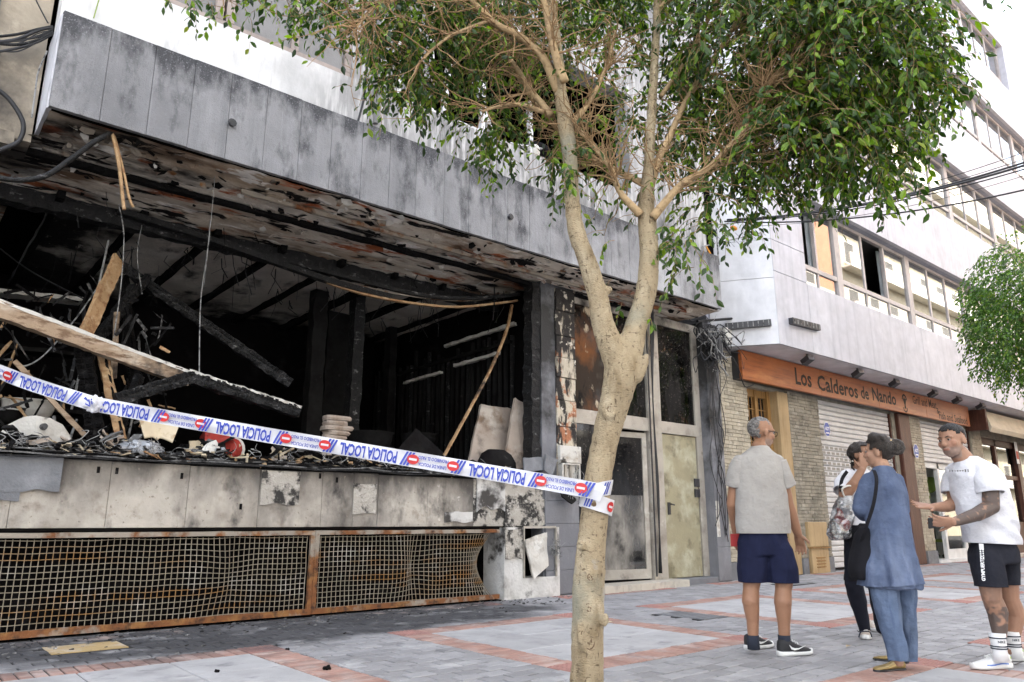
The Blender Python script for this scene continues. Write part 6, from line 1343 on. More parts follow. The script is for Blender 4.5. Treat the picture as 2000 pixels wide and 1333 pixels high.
class Body:
    def __init__(s, label, px, py, dshift=0):
        g0 = onZ(px, py); s.D = dep(g0)+dshift; s.root = thing('person', label, 'person', g0, 'people talking in the street'); s.b = MB(); s.k = s.D/1497
    def p(s, x, y, d=0): return J(x, y, s.D+d)
    def limb(s, pts, rs):                 # (px, py, depth) with radii in metres, as a smooth tapered chain
        P_ = [s.p(*q) for q in pts]; s.b.chain(P_, rs); return P_
    def ring(s, x0, x1, y, d, hd_, yaw=0, tilt=0):
        a, c = s.p(x0, y+tilt, d), s.p(x1, y-tilt, d); m_ = (a+c)/2; h = (c-a)/2; w_ = h.length
        ca, sa = math.cos(yaw), math.sin(yaw)
        # an ellipse turned by yaw whose width seen from the lens stays that of the ring
        ax = RT*ca+HD*sa; bxx = HD*ca-RT*sa; wr_ = max(.25*w_, (max(w_*w_-(hd_*sa)**2, 1e-4))**.5/max(ca, .3))
        return (m_, ax*wr_+ZUP*h.z, bxx*hd_)
    def hand(s, w_, d, palm, L=.17, curl=.5, side=1, spread=.12, thumb=.9):
        """wrist, pointing direction, palm normal; thumb on +side"""
        b = s.b; d = V(d).normalized(); n_ = V(palm); n_ = (n_-d*n_.dot(d)).normalized(); t = d.cross(n_).normalized()*side; pl = L*.5
        for o_ in (-.030, -.010, .010, .030): b.cone(w_+t*o_*.55, w_+d*pl+t*o_, .016, .0125, 8)
        b.ell(w_+d*pl*.55, d*pl*.62, t*.042, n_*.017, 12, 8)
        for i, (o_, l) in enumerate(((.032, .92), (.011, 1.0), (-.011, .95), (-.032, .76))):
            fl = L*.46*l; q = w_+d*pl+t*o_; dd_ = (d+t*(o_/.032)*spread).normalized()
            for j, (fr, r) in enumerate(((.45, .0105), (.32, .0095), (.23, .0085))):
                a = curl*(j+.6)*(1+.12*i); e = (dd_*math.cos(a)+n_*math.sin(a)).normalized(); q2 = q+e*fl*fr; b.cone(q, q2, r, r*.92, 8); q = q2
        q = w_+d*pl*.28+t*.030; e = (t*thumb+d*.75+n_*.25).normalized(); q2 = q+e*L*.22; b.cone(q, q2, .015, .012, 8); e = (e+d*.5).normalized(); b.cone(q2, q2+e*L*.17, .0118, .0095, 8)
    def head(s, c, face, h=.235, w_=.155, tilt=ZUP, nose=1.0, jaw=1.0):
        """c: centre of the head; face: direction of the nose"""
        b = s.b; u = V(tilt).normalized(); f = V(face); f = (f-u*f.dot(u)).normalized(); r = f.cross(u); s.hf = (c, f, r, u, h)
        b.ell(c+u*.135*h-f*.07*h, f*.43*h, r*w_*.5, u*.36*h, 16, 12)
        b.ell(c-u*.10*h+f*.09*h, f*.29*h, r*w_*.435, u*.34*h, 16, 12)
        b.ell(c-u*.30*h+f*.13*h, f*.20*h*jaw, r*w_*.34*jaw, u*.17*h, 14, 10)
        b.ell(c-u*.42*h+f*.24*h, f*.075*h, r*.085*h, u*.065*h, 10, 8)
        b.cone(c+u*.07*h+f*.335*h, c-u*.09*h+f*(.415*h*nose), .012, .019, 10); b.ell(c-u*.10*h+f*.385*h, f*.03, r*.021, u*.014, 10, 6)
        b.cone(c+u*.105*h+f*.285*h-r*.20*h, c+u*.115*h+f*.335*h, .011, .012, 8); b.cone(c+u*.105*h+f*.285*h+r*.20*h, c+u*.115*h+f*.335*h, .011, .012, 8)
        b.ell(c-u*.225*h+f*.355*h, f*.018, r*.030, u*.009, 10, 6); b.ell(c-u*.262*h+f*.345*h, f*.018, r*.026, u*.010, 10, 6)
        for sg_ in (-1, 1):
            b.ell(c-u*.08*h+f*.22*h+r*sg_*.22*h, f*.026, r*.018, u*.024, 10, 6)
            e = c-u*.03*h-f*.06*h+r*sg_*w_*.50; b.ell(e, f*.022+u*.004, r*.009, u*.034, 12, 8); b.ell(e+r*sg_*.008-f*.008, f*.014, r*.006, u*.030, 10, 6)
    def eyes(s, which=(-1, 1)):
        c, f, r, u, h = s.hf
        for sg_ in which:
            e = c+u*.035*h+f*.318*h+r*sg_*.135*h
            part('eye', M['eye_white'], s.body, lambda b: b.ell(e, f*.012, r*.013, u*.0075, 10, 6), True); part('iris', M['lens'], s.body, lambda b: b.ell(e+f*.008, f*.006, r*.0075, u*.007, 8, 6), True)
            part('eyebrow', M['hair_dark'], s.body, lambda b: b.tube([c+u*.112*h+f*.362*h+r*sg_*.06*h, c+u*.135*h+f*.345*h+r*sg_*.14*h, c+u*.11*h+f*.285*h+r*sg_*.22*h], [.0035, .0035, .0015], 6), True)
    def grow(s, colour, vox=.0062, smooth=3):
        s.body = remesh(s.b, 'body', vox, smooth, s.root, M['skin']); paint(s.body, colour); return s.body
    def garment(s, name, rings=(), limbs=(), m='tee_grey', amp=.006, fr=(7, 7, 3), vox=.009, smooth=4, seed=0, e=2.2, extra=None, cuts=(), ridge=.006):
        g_ = MB()
        if rings: g_.loft(rings, 28, e=e)
        for P_, R_ in limbs: g_.chain([s.p(*q) for q in P_], R_, 16)
        if extra: extra(g_)
        return remesh(g_, name, vox, smooth, s.root, M[m], disp=lambda q, n_: amp*(noise.noise(V((q.x*fr[0]+seed, q.y*fr[1], q.z*fr[2])))+.5*noise.noise(V((q.x*fr[0]*2.3, q.y*fr[1]*2.3+seed, q.z*fr[2]*2.6))))+ridge*(.5-abs(noise.noise(V((q.x*fr[0]*1.1+9, q.y*fr[1]*1.1, q.z*fr[2]*1.3+seed)))*2)), cuts=cuts, thick=.004 if cuts else 0)
    def sleeve(s, P_, R_, m):            # open short sleeve
        pts = spline([s.p(*q) for q in P_], 5); n = len(pts); rs = [R_[0]+(R_[1]-R_[0])*min(1, 2*i/(n-1))+(R_[2]-R_[1])*max(0, 2*i/(n-1)-1) for i in range(n)]
        b = MB(); b.tube(pts, rs, 26, cap=False); c0 = pts[0]
        b.v = [v+(v-pts[min(k//26, n-1)]).normalized()*(.008*noise.noise(V((v.x*14, v.y*14, v.z*20)))+.006*(.5-2*abs(noise.noise(v*11)))) for k, v in enumerate(b.v)]
        o = b.build('sleeve', M[m], s.root, True); sm = o.modifiers.new('thickness', 'SOLIDIFY'); sm.thickness = .004; sm.offset = 1; return o
    def hair(s, m, rings=None, cut=.05, front=.30, back=-.35, thick=.010, amp=.006, f=26):
        """a cap of hair grown over the skull down to a hairline"""
        c, fw_, r, u, h = s.hf; b = MB(); nu, nv = 40, 22; wv = .5*s.hw
        cc = c+u*.135*h-fw_*.07*h; vs = []; keep = {}
        for i in range(nv+1):
            th = math.pi*i/nv*.86
            for k in range(nu):
                g_ = 2*math.pi*k/nu; d_ = fw_*(math.cos(g_)*math.sin(th)*(.43*h+thick))+r*(math.sin(g_)*math.sin(th)*(wv+thick))+u*(math.cos(th)*(.36*h+thick))
                lim = front if math.cos(g_) > .55 else (cut if math.cos(g_) > -.25 else back); t_ = d_.dot(u)/h
                q = cc+d_; n_ = amp*noise.noise(q*f); q = q+d_.normalized()*n_
                keep[(i, k)] = t_ > lim+.05*noise.noise(q*30) ; vs.append(q)
        fs = [(i*nu+k, i*nu+(k+1) % nu, (i+1)*nu+(k+1) % nu, (i+1)*nu+k) for i in range(nv) for k in range(nu) if keep[(i, k)] and keep[(i+1, k)] and keep[(i, (k+1) % nu)]]
        b.add(vs, fs); o = b.build('hair', M[m], s.root, True); sm = o.modifiers.new('thickness', 'SOLIDIFY'); sm.thickness = .012; sm.offset = -1; return o
    def shoe(s, heel, toe, m, sole, wd=.095, hgt=.10, sock=None, flat=False):
        heel, toe = V(heel), V(toe); heel.z = toe.z = 0; d = (toe-heel); L = d.length; d.normalize(); t = d.cross(ZUP); up_ = ZUP
        def rg(x, w_, z0, z1): c = heel+d*(x*L); return (c+up_*((z0+z1)/2), t*w_*.5, up_*((z1-z0)/2))
        o = part('shoe', M[m], s.root, lambda b: b.loft([rg(-.01, wd*.45, .02, hgt*.75), rg(.03, wd*.66, .012, hgt*1.0), rg(.16, wd*.74, .012, hgt*1.05), rg(.32, wd*.78, .012, hgt*.98), rg(.5, wd*.88, .012, hgt*.74), rg(.7, wd*1.0, .012, hgt*.56), rg(.86, wd*.9, .012, hgt*.47), rg(.96, wd*.6, .012, hgt*.36), rg(1.0, wd*.25, .014, hgt*.26)], 20, e=2.6), True)
        if not flat:
            part('sole', M[sole], o, lambda b: b.loft([(heel+d*(x*L)+up_*z, t*w_*wd*.5, d*.0+up_*.019) for x, w_, z in ((-.03, .5, .02), (.02, .8, .019), (.2, .88, .019), (.45, .86, .019), (.7, 1.07, .02), (.88, .96, .022), (.98, .66, .026), (1.02, .3, .03))], 16, e=3.5), True)
            part('laces', M['sole_white' if m != 'shoe_white' else 'shoe_white'], o, lambda b: [b.tube([heel+d*(x*L)+t*wd*.2+up_*z, heel+d*(x*L+.005)+up_*(z+.012), heel+d*(x*L)-t*wd*.2+up_*z], .0035, 5) for x, z in ((.42, hgt*.86), (.49, hgt*.78), (.56, hgt*.70))])
        else:
            part('sole', M['dark_metal'], o, lambda b: b.loft([(heel+d*(x*L)+up_*.008, t*w_*wd*.5, up_*.008) for x, w_ in ((-.01, .5), (.1, .75), (.4, .7), (.7, .98), (.9, .85), (1.0, .3))], 14, e=3))
        return o, heel, d, t, L
    def swoosh(s, o, heel, d, t, L, z0, size, side, m='sole_white', wd=.095):
        def f_(b):
            prof = [(0.0, .75), (.12, .15), (.3, 0), (.55, .12), (1.0, .62), (.6, .30), (.34, .28), (.16, .42)]
            vs = [heel+d*(L*.22+x*size)+t*side*(wd*.36+.012+.02*x)+ZUP*(z0+y*size*.42) for x, y in prof]; vs += [v+t*side*.004 for v in vs]
            b.add(vs, [(8, 15, 14, 13, 12, 11, 10, 9), *[(i, (i+1) % 8, 8+(i+1) % 8, 8+i) for i in range(8)]])
        part('swoosh_mark', M[m], o, f_)
SK1 = (.31, .165, .10); SK2 = (.27, .145, .09); SK3 = (.31, .172, .112); SK4 = (.38, .22, .145)
def face_paint(B, skin, lip=(.30, .12, .09), stubble=None):
    def f_(p, n_):
        c, f, r, u, h = B.hf; q = p-c; x, y, z = q.dot(f)/h, q.dot(r)/h, q.dot(u)/h
        k = skin
        if abs(x) < .6 and abs(z) < .75 and abs(y) < .5:
            if x > .30 and abs(y) < .10 and -.275 < z < -.21: return mix(skin, lip, .6)
            if stubble and z < -.14 and x > -.02 and z > -.52:
                t = min(1, max(0, (-.14-z)/.10)); k = mix(k, stubble, .55*t)
            if x > .25 and abs(z+.07) < .12 and .10 < abs(y) < .3: k = mix(k, (.50, .20, .14), .18)
        return k
    return f_

# ---------------------------------------------------------------- man in the grey T-shirt, seen from behind
A = Body('man in light grey T-shirt and navy shorts seen from behind, head turned right', 1505, 1278)
A.hw = .152
hc = A.p(1488, 846, .02); fdir = RT*.93+HD*.30-ZUP*.10
A.head(hc, fdir, .262, .165, ZUP*.98+RT*.12)
A.b.chain([A.p(1483, 872, 0), A.p(1482, 900, 0)], [.062, .068]); 
A.b.loft([A.ring(1462, 1512, 888, 0, .06), A.ring(1450, 1516, 905, 0, .085), A.ring(1450, 1518, 960, 0, .095), A.ring(1456, 1524, 1010, 0, .095), A.ring(1458, 1526, 1060, 0, .09)], 20)
for hx, kx, ky, ax_, ay, dd in ((1470, 1467, 1148, 1471, 1248, 0), (1526, 1530, 1150, 1532, 1252, -.06)):
    A.limb([(hx, 1060, dd*.5), (kx+2, 1130, dd+.01), (kx, ky, dd)], [.066, .074, .064]); A.limb([(kx, ky, dd), (kx-1, ky+26, dd-.025), (ax_-1, ay-38, dd-.01), (ax_, ay-2, dd), (ax_, ay+10, dd)], [.062, .069, .050, .040, .036])
A.limb([(1517, 912, 0), (1531, 955, .02), (1538, 985, .03)], [.048, .056, .052]); A.limb([(1538, 985, .03), (1547, 1010, .05), (1558, 1042, .07)], [.053, .049, .034])
A.hand(A.p(1558, 1043, .07), RT*.22-ZUP*1.0+HD*.15, -RT*.5-HD*.6, .185, .42, -1)
A.limb([(1448, 912, 0), (1434, 955, .03), (1430, 985, .05)], [.046, .048, .046]); A.limb([(1430, 985, .05), (1434, 1015, .14), (1438, 1045, .2)], [.046, .040, .030])
A.hand(A.p(1438, 1045, .2), HD*.5-ZUP*.8-RT*.1, RT*.7+HD*.2, .18, .75, 1)
A.grow(face_paint(A, SK1, stubble=(.22, .19, .17)))
A.hair('hair_grey', cut=-.02, front=.24, back=-.33, thick=.003, amp=.004, f=80); c, f, r, u, h = A.hf
part('glasses', M['lens'], A.root, lambda b: (b.tube([c-f*.05*h+r*.52*A.hw+u*.05*h, c+f*.36*h+r*.50*A.hw+u*.05*h], .003, 5), b.tube([c-f*.05*h-r*.52*A.hw+u*.05*h, c+f*.36*h-r*.50*A.hw+u*.05*h], .003, 5),
    *[b.tube([c+f*.385*h+r*sg_*.16*h+r*.028*math.cos(a*.52)+u*(.022*h*0+.019*math.sin(a*.52)) for a in range(13)], .0025, 4) for sg_ in (-1, 1)], b.tube([c+f*.40*h+r*.04*h, c+f*.40*h-r*.04*h], .003, 4)))
A.eyes((-1, 1))
hemA = A.p(1490, 1042, 0)
A.garment('t_shirt', [A.ring(1438, 1545, 1058, -.01, .135), A.ring(1438, 1545, 1044, -.01, .135), A.ring(1437, 1543, 1020, -.01, .135), A.ring(1437, 1538, 980, -.01, .135), A.ring(1434, 1532, 940, 0, .135), A.ring(1432, 1530, 912, 0, .125), A.ring(1440, 1524, 893, 0, .105), A.ring(1459, 1506, 880, 0, .08), A.ring(1468, 1500, 872, 0, .066)],
   [([(1516, 905, 0), (1527, 930, 0), (1531, 938, .01)], [.074, .072, .060]), ([(1446, 905, 0), (1440, 928, 0), (1438, 938, .01)], [.070, .066, .058])], 'tee_grey', .007, (6, 6, 4), seed=3, cuts=[(hemA, (0, 0, -1), None)])
A.sleeve([(1517, 903, 0), (1527, 928, 0), (1534, 950, .02)], [.072, .078, .080], 'tee_grey'); A.sleeve([(1446, 903, 0), (1439, 928, 0), (1435, 951, .02)], [.068, .072, .072], 'tee_grey')
A.garment('shorts', [A.ring(1450, 1532, 1032, -.01, .105), A.ring(1442, 1543, 1060, -.01, .13), A.ring(1446, 1546, 1085, -.02, .118)],
   m='shorts_navy', amp=.008, fr=(9, 9, 2.5), seed=8, ridge=.010, cuts=[(A.p(1498, 1137, 0), (0, 0, -1), None)], extra=lambda g_: (g_.loft([A.ring(1456, 1492, 1048, .0, .08), A.ring(1444, 1497, 1072, .0, .115), A.ring(1441, 1499, 1110, .0, .118), A.ring(1444, 1496, 1136, .0, .112), A.ring(1445, 1496, 1155, .0, .112)], 24, e=2.3), g_.loft([A.ring(1500, 1532, 1048, -.02, .08), A.ring(1497, 1547, 1072, -.03, .115), A.ring(1499, 1555, 1110, -.05, .118), A.ring(1501, 1558, 1137, -.05, .112), A.ring(1502, 1559, 1156, -.05, .112)], 24, e=2.3)))
for (hx, hy, tx_, ty, dd, sx_) in ((1459, 1270, 1497, 1268, 0, 1471), (1522, 1282, 1580, 1283, -.06, 1532)):
    hp, tp_ = onZ(hx, hy), onZ(tx_, ty); hp = hp+HD*.0; tp_ = hp+(RT*.93+HD*(.55 if hx < 1500 else .25)).normalized()*.285
    s5 = A.shoe(hp, tp_, 'shoe_dark', 'sole_white', .104, .118); A.swoosh(*s5, .045, .13, 1)
    q = A.p(sx_, 1250, dd); part('sock', M['sock_dark'], A.root, lambda b: b.tube([q+V((0, 0, -.07)), q+V((0, 0, -.02)), q+V((0, 0, .035))], [.048, .046, .047], 14), True)
q = A.p(1436, 1053, .12); bb = MB(); bb.beam(q+V((0, 0, -.06)), q+V((.0, .0, .04)), .075, .018, up=HD); mm('red_case', (.42, .05, .05), .45)
tag(bb.build('phone_case', M['red_case'], None, org=q), 'red case in the left hand of the man in grey', 'phone case')

# ---------------------------------------------------------------- woman in blue tunic
W = Body('woman in blue tunic and loose blue trousers with dark hair in a bun, from behind', 1752, 1316)
W.hw = .145
hc = W.p(1716, 884, .03); W.head(hc, -RT*.70+HD*.68-ZUP*.08, .225, .15, ZUP)
W.b.chain([W.p(1722, 908, 0), W.p(1724, 928, 0)], [.052, .058])
W.b.loft([W.ring(1700, 1750, 922, 0, .06), W.ring(1698, 1752, 940, 0, .075), W.ring(1702, 1760, 1000, 0, .085), W.ring(1702, 1768, 1060, 0, .095), W.ring(1704, 1774, 1110, 0, .10)], 20)
W.limb([(1722, 1110, 0), (1739, 1212, -.05), (1752, 1272, -.05), (1756, 1294, -.04)], [.07, .052, .036, .030]); W.limb([(1762, 1110, .05), (1769, 1190, .105), (1776, 1262, .13), (1777, 1286, .135)], [.055, .038, .026, .026])
W.limb([(1700, 940, .02), (1680, 985, .05)], [.046, .040]); W.limb([(1680, 985, .05), (1692, 1000, .25), (1700, 990, .34)], [.044, .036, .028]); W.hand(W.p(1700, 990, .34), RT*.5+HD*.6+ZUP*.2, ZUP, .165, .4, -1)
W.limb([(1750, 940, .02), (1762, 990, .06)], [.046, .040]); W.limb([(1762, 990, .06), (1757, 1010, .25), (1750, 1000, .34)], [.044, .036, .028]); W.hand(W.p(1750, 1000, .34), -RT*.4+HD*.6+ZUP*.2, ZUP, .165, .4, 1)
W.grow(face_paint(W, SK4)); W.eyes()
W.hair('hair_dark', cut=-.06, front=.20, back=-.42, thick=.016, amp=.007, f=34); c, f, r, u, h = W.hf
bc = W.p(1748, 874, -.04); bun = MB()
for k in range(10):
    a = k*.75; bun.tube(spline([bc+RT*.035*math.cos(a)+ZUP*.035*math.sin(a)-HD*.01*k*.3, bc+RT*.05*math.cos(a+1)+ZUP*.045*math.sin(a+1)-HD*.02, bc+RT*.03*math.cos(a+2.2)+ZUP*.03*math.sin(a+2.2)+HD*.02], 4), .018, 7)
bun.ell(bc, RT*.05, HD*.05, ZUP*.048); remesh(bun, 'hair_bun', .006, 2, W.root, M['hair_dark'])
bt = MB(); bt.chain([W.p(1726, 866, -.02), W.p(1742, 872, -.03)], [.055, .04]); bt.chain([W.p(1706, 856, 0), W.p(1722, 860, -.02)], [.042, .05]); remesh(bt, 'swept_hair', .006, 3, W.root, M['hair_dark'], disp=lambda q, n_: .004*noise.noise(q*40))
part('hair_tie', M['wood_jamb'], W.root, lambda b: b.ell(W.p(1737, 862, -.05), RT*.028, HD*.02, ZUP*.014), True)
def tunic_fold(q, n_):
    a = max(0, min(1, (1.05-q.z)/.6)); x = q.dot(RT)*62; return .014*a*math.sin(x+3*noise.noise(q*2.5))+.006*math.sin(q.dot(RT)*120+5*noise.noise(q*4))*a+.006*noise.noise(V((q.x*9, q.y*9, q.z*4)))+.010*(.5-2*abs(noise.noise(V((q.x*7, q.y*7, q.z*4)))))
g_ = MB(); g_.loft([W.ring(1680, 1800, 1160, -.01, .19), W.ring(1682, 1798, 1140, -.01, .185), W.ring(1685, 1794, 1118, -.01, .170), W.ring(1690, 1785, 1075, 0, .145), W.ring(1694, 1776, 1030, 0, .125), W.ring(1694, 1770, 990, 0, .115), W.ring(1690, 1766, 955, 0, .11), W.ring(1691, 1758, 934, 0, .092), W.ring(1700, 1748, 920, 0, .078), W.ring(1708, 1740, 911, 0, .064)], 30)
g_.chain([W.p(1700, 938, .01), W.p(1688, 965, .03), W.p(1679, 992, .05)], [.06, .056, .054], 16); g_.chain([W.p(1679, 994, .05), W.p(1688, 1004, .16), W.p(1696, 1002, .24)], [.056, .052, .05], 16); g_.chain([W.p(1750, 940, .02), W.p(1758, 970, .04), W.p(1762, 995, .07)], [.06, .054, .05], 16); g_.chain([W.p(1762, 995, .07), W.p(1756, 1008, .25)], [.05, .046], 16)
remesh(g_, 'tunic', .009, 3, W.root, M['tunic_blue'], disp=tunic_fold, thick=.003, cuts=[(W.p(1740, 1141, 0), ZUP*-1+RT*.06, None)])
W.garment('underskirt', [W.ring(1690, 1798, 1128, 0, .165), W.ring(1692, 1797, 1141, 0, .17), W.ring(1696, 1796, 1149, 0, .17)], m='tunic_blue', amp=.014, fr=(16, 16, 4), seed=5)
W.garment('trouser_leg', [], [([(1721, 1120, -.01), (1728, 1165, -.03), (1742, 1225, -.05), (1752, 1270, -.05), (1756, 1300, -.05)], [.102, .094, .076, .064, .064])], 'trousers_blue', .010, (10, 10, 3), seed=2, ridge=.014, cuts=[(W.p(1750, 1287, 0), (0, 0, -1), None)])
W.garment('trouser_leg', [], [([(1765, 1120, .06), (1770, 1180, .10), (1775, 1240, .12), (1777, 1286, .13), (1778, 1308, .13)], [.085, .070, .056, .050, .050])], 'trousers_blue', .010, (10, 10, 3), seed=6, ridge=.012, cuts=[(W.p(1775, 1292, .12), (0, 0, -1), None)])
hp = onZ(1766, 1309); W.shoe(hp, hp+(-RT*.96-HD*.25).normalized()*.245, 'gold', 'sole_white', .085, .062, flat=True)
hp = onZ(1776, 1298); W.shoe(hp+HD*.02, hp+HD*.02+(-RT*.7+HD*.7).normalized()*.24, 'gold', 'sole_white', .085, .062, flat=True)
hb = thing('shoulder_bag', 'black shoulder bag hanging at the left hip of the woman in blue', 'bag', W.p(1680, 1080, .1)); 
sp_ = spline([W.p(1707, 919, -.06), W.p(1712, 940, -.135), W.p(1706, 985, -.15), W.p(1690, 1035, -.10), W.p(1682, 1060, -.02)], 6)
part('strap', M['black_cloth'], hb, lambda b: [b.beam(sp_[i], sp_[i+1], .004, .024, up=RT) for i in range(len(sp_)-1)])
bg_ = MB(); bg_.loft([W.ring(1664, 1698, 1132, .05, .09), W.ring(1660, 1702, 1115, .05, .10), W.ring(1664, 1700, 1080, .05, .10), W.ring(1672, 1698, 1045, .03, .07), W.ring(1682, 1694, 1030, .0, .03)], 20, e=2.6)
remesh(bg_, 'pouch', .01, 3, hb, M['black_cloth'], disp=lambda q, n_: .008*noise.noise(q*9))

# ---------------------------------------------------------------- woman with a hand over her face
T = Body('woman in white sports T-shirt and dark leggings covering her mouth with her hand', 1690, 1250)
T.hw = .148
hc = T.p(1683, 889, 0); T.head(hc, -HD*.72+RT*.62-ZUP*.12, .222, .15, ZUP)
T.b.chain([T.p(1679, 908, .02), T.p(1676, 928, .02)], [.052, .062])
T.b.loft([T.ring(1655, 1700, 920, .03, .06), T.ring(1645, 1712, 938, .03, .10), T.ring(1650, 1712, 980, .02, .11), T.ring(1652, 1712, 1020, .02, .11), T.ring(1652, 1715, 1060, .03, .13)], 20)
T.limb([(1672, 1060, 0), (1668, 1140, -.02), (1677, 1180, .05), (1688, 1222, .12), (1690, 1230, .14)], [.085, .056, .052, .038, .034]); T.limb([(1700, 1060, .1), (1712, 1150, .18), (1722, 1222, .3), (1723, 1230, .3)], [.09, .066, .042, .036])
T.limb([(1652, 935, .0), (1650, 966, -.08)], [.060, .054]); T.limb([(1650, 968, -.08), (1668, 945, -.13), (1683, 918, -.145)], [.054, .045, .031])
T.hand(T.p(1684, 917, -.150), ZUP*.95+RT*.28+HD*.08, HD*.9+RT*.2, .165, .12, 1, .10)
T.limb([(1708, 935, .05), (1722, 975, .02)], [.055, .048]); T.limb([(1722, 975, .02), (1712, 965, -.1)], [.048, .034]); T.hand(T.p(1712, 965, -.1), ZUP*.6-RT*.6, HD, .165, .3, -1)
T.grow(face_paint(T, SK2)); T.eyes()
T.hair('hair_dark', cut=-.10, front=.20, back=-.42, thick=.016, amp=.012, f=30); c, f, r, u, h = T.hf; cl = MB()
for k in range(46):
    a = U(-1.0, 1.0); q = c-f*U(.15, .42)*h+r*(a*.36*h)+u*U(-.45, .30)*h; pts = [q+V((.012*math.cos(j*1.1+k), .012*math.sin(j*1.1+k), -.016*j)) for j in range(random.randint(3, 6))]; cl.tube(pts, [.008]*len(pts), 6)
stuff(cl.build('curls', M['hair_dark'], T.root, True))
T.garment('t_shirt', [T.ring(1646, 1718, 1040, .02, .135), T.ring(1646, 1718, 1024, .02, .135), T.ring(1645, 1717, 985, .02, .13), T.ring(1642, 1716, 950, .03, .125), T.ring(1644, 1712, 934, .03, .105), T.ring(1660, 1698, 921, .03, .075), T.ring(1666, 1692, 915, .03, .062)], [([(1657, 932, .02), (1648, 946, -.01), (1648, 948, -.02)], [.070, .068, .058]), ([(1708, 934, .03), (1718, 960, .02)], [.075, .07])], 'tee_white', .007, (7, 7, 5), seed=12, cuts=[(T.p(1680, 1026, 0), (0, 0, -1), None)])
T.sleeve([(1657, 930, .02), (1648, 945, -.01), (1645, 960, -.05)], [.068, .074, .076], 'tee_white')
for k in (0, 1):
    q0, q1, q2 = T.p(1652, 921+0*k, -.045), T.p(1643, 936, -.075), T.p(1640, 955, -.095)
    sl_ = spline([q0+RT*(.012+.05*k), q1+RT*(.004+.05*k)-HD*.01, q2+RT*(.004+.05*k)-HD*.006], 4)
    part('sleeve_stripe', M['black_cloth'], T.root, lambda b: [b.beam(sl_[i], sl_[i+1], .03, .006, up=-HD) for i in range(len(sl_)-1)] if k == 0 else b.beam(T.p(1640, 958, -.11), T.p(1658, 962, -.115), .006, .02, up=ZUP))
T.garment('leggings', [T.ring(1650, 1716, 1018, .03, .128), T.ring(1650, 1720, 1045, .03, .14), T.ring(1652, 1722, 1075, .03, .14)], [([(1674, 1070, 0), (1668, 1140, -.02), (1677, 1180, .05), (1688, 1222, .12), (1690, 1231, .14)], [.112, .080, .072, .050, .046]), ([(1702, 1070, .1), (1713, 1150, .18), (1722, 1228, .3)], [.112, .082, .052])], 'leggings', .004, seed=4)
th_ = onZ(1693, 1243); s5 = T.shoe(th_, th_+(onZ(1688, 1262)-th_).normalized()*.27, 'shoe_beige', 'sole_white', .092, .085); T.swoosh(*s5, .04, .10, 1, 'shoe_dark')
part('lace_bow', M['sock_dark'], s5[0], lambda b: [b.tube(spline([T.p(1690, 1236, -.0)+V((0, 0, .01)), T.p(1690+dx, 1235, -.02), T.p(1690+dx*1.4, 1245, -.03)], 4), .006, 5) for dx in (-9, 9)])
hp = onZ(1726, 1238)+HD*.3; T.shoe(hp, hp-HD*.25, 'shoe_beige', 'sole_white', .092, .085)
T.garment('waist_jacket', [T.ring(1652, 1690, 1135, -.02, .12), T.ring(1653, 1700, 1090, -.01, .135), T.ring(1651, 1712, 1040, .0, .142), T.ring(1652, 1712, 1022, .02, .138)], m='black_cloth', amp=.01, fr=(9, 9, 3), seed=21)
pbg = thing('plastic_bag', 'clear plastic carrier bag hanging from the arm of the woman in white', 'bag', T.p(1640, 1020, -.05)); g_ = MB()
g_.loft([T.ring(1624, 1654, 1054, -.06, .07, 0, 0), T.ring(1617, 1660, 1042, -.06, .10), T.ring(1622, 1668, 1010, -.06, .10), T.ring(1632, 1668, 985, -.07, .08), T.ring(1642, 1664, 968, -.08, .05)], 26)
o = remesh(g_, 'sack', .012, 1, pbg, G_BAG, disp=lambda q, n_: .02*noise.noise(q*11)+.01*noise.noise(q*27))
part('handle', M['dirty_white'], pbg, lambda b: b.tube(spline([T.p(1650, 972, -.12), T.p(1645, 955, -.16), T.p(1662, 950, -.15), T.p(1662, 972, -.08)], 5), .008, 6)); 
part('contents', M['red_case'], pbg, lambda b: (b.ell(T.p(1637, 1008, -.06), RT*.05, HD*.05, ZUP*.07), b.ell(T.p(1650, 1025, -.06), RT*.05, HD*.05, ZUP*.06)), True)

# ---------------------------------------------------------------- man with tattooed arm
K = Body('man in white T-shirt and black shorts with tattooed arm and leg, gesturing', 1945, 1306)
K.hw = .15
hc = K.p(1859, 861, -.02); K.head(hc, -RT*.88-HD*.42-ZUP*.05, .250, .162, ZUP*.99-RT*.12, 1.02, 1.08)
K.b.chain([K.p(1873, 886, 0), K.p(1888, 905, .0)], [.066, .074])
K.b.loft([K.ring(1872, 1918, 900, 0, .08), K.ring(1862, 1942, 922, 0, .13), K.ring(1866, 1958, 970, 0, .14), K.ring(1895, 1965, 1020, 0, .11), K.ring(1905, 1972, 1065, 0, .10)], 20)
K.limb([(1928, 1075, -.02), (1931, 1130, -.07), (1937, 1168, -.07)], [.072, .078, .066]); K.limb([(1937, 1168, -.07), (1948, 1195, -.05), (1952, 1232, -.06), (1952, 1262, -.07), (1952, 1278, -.07)], [.064, .070, .050, .040, .036])
K.limb([(1958, 1075, .07), (1968, 1135, .12), (1972, 1168, .13)], [.072, .074, .062]); K.limb([(1972, 1168, .13), (1984, 1200, .15), (1980, 1240, .15), (1978, 1275, .15)], [.060, .066, .044, .040])
K.limb([(1928, 925, -.12), (1934, 965, -.16), (1936, 990, -.17)], [.068, .060, .054]); K.limb([(1936, 990, -.17), (1908, 1005, -.22), (1864, 1020, -.26)], [.056, .050, .032])
K.hand(K.p(1864, 1020, -.26), -RT*.95+ZUP*.02, ZUP*.45+HD*.75, .19, .42, 1, .08)
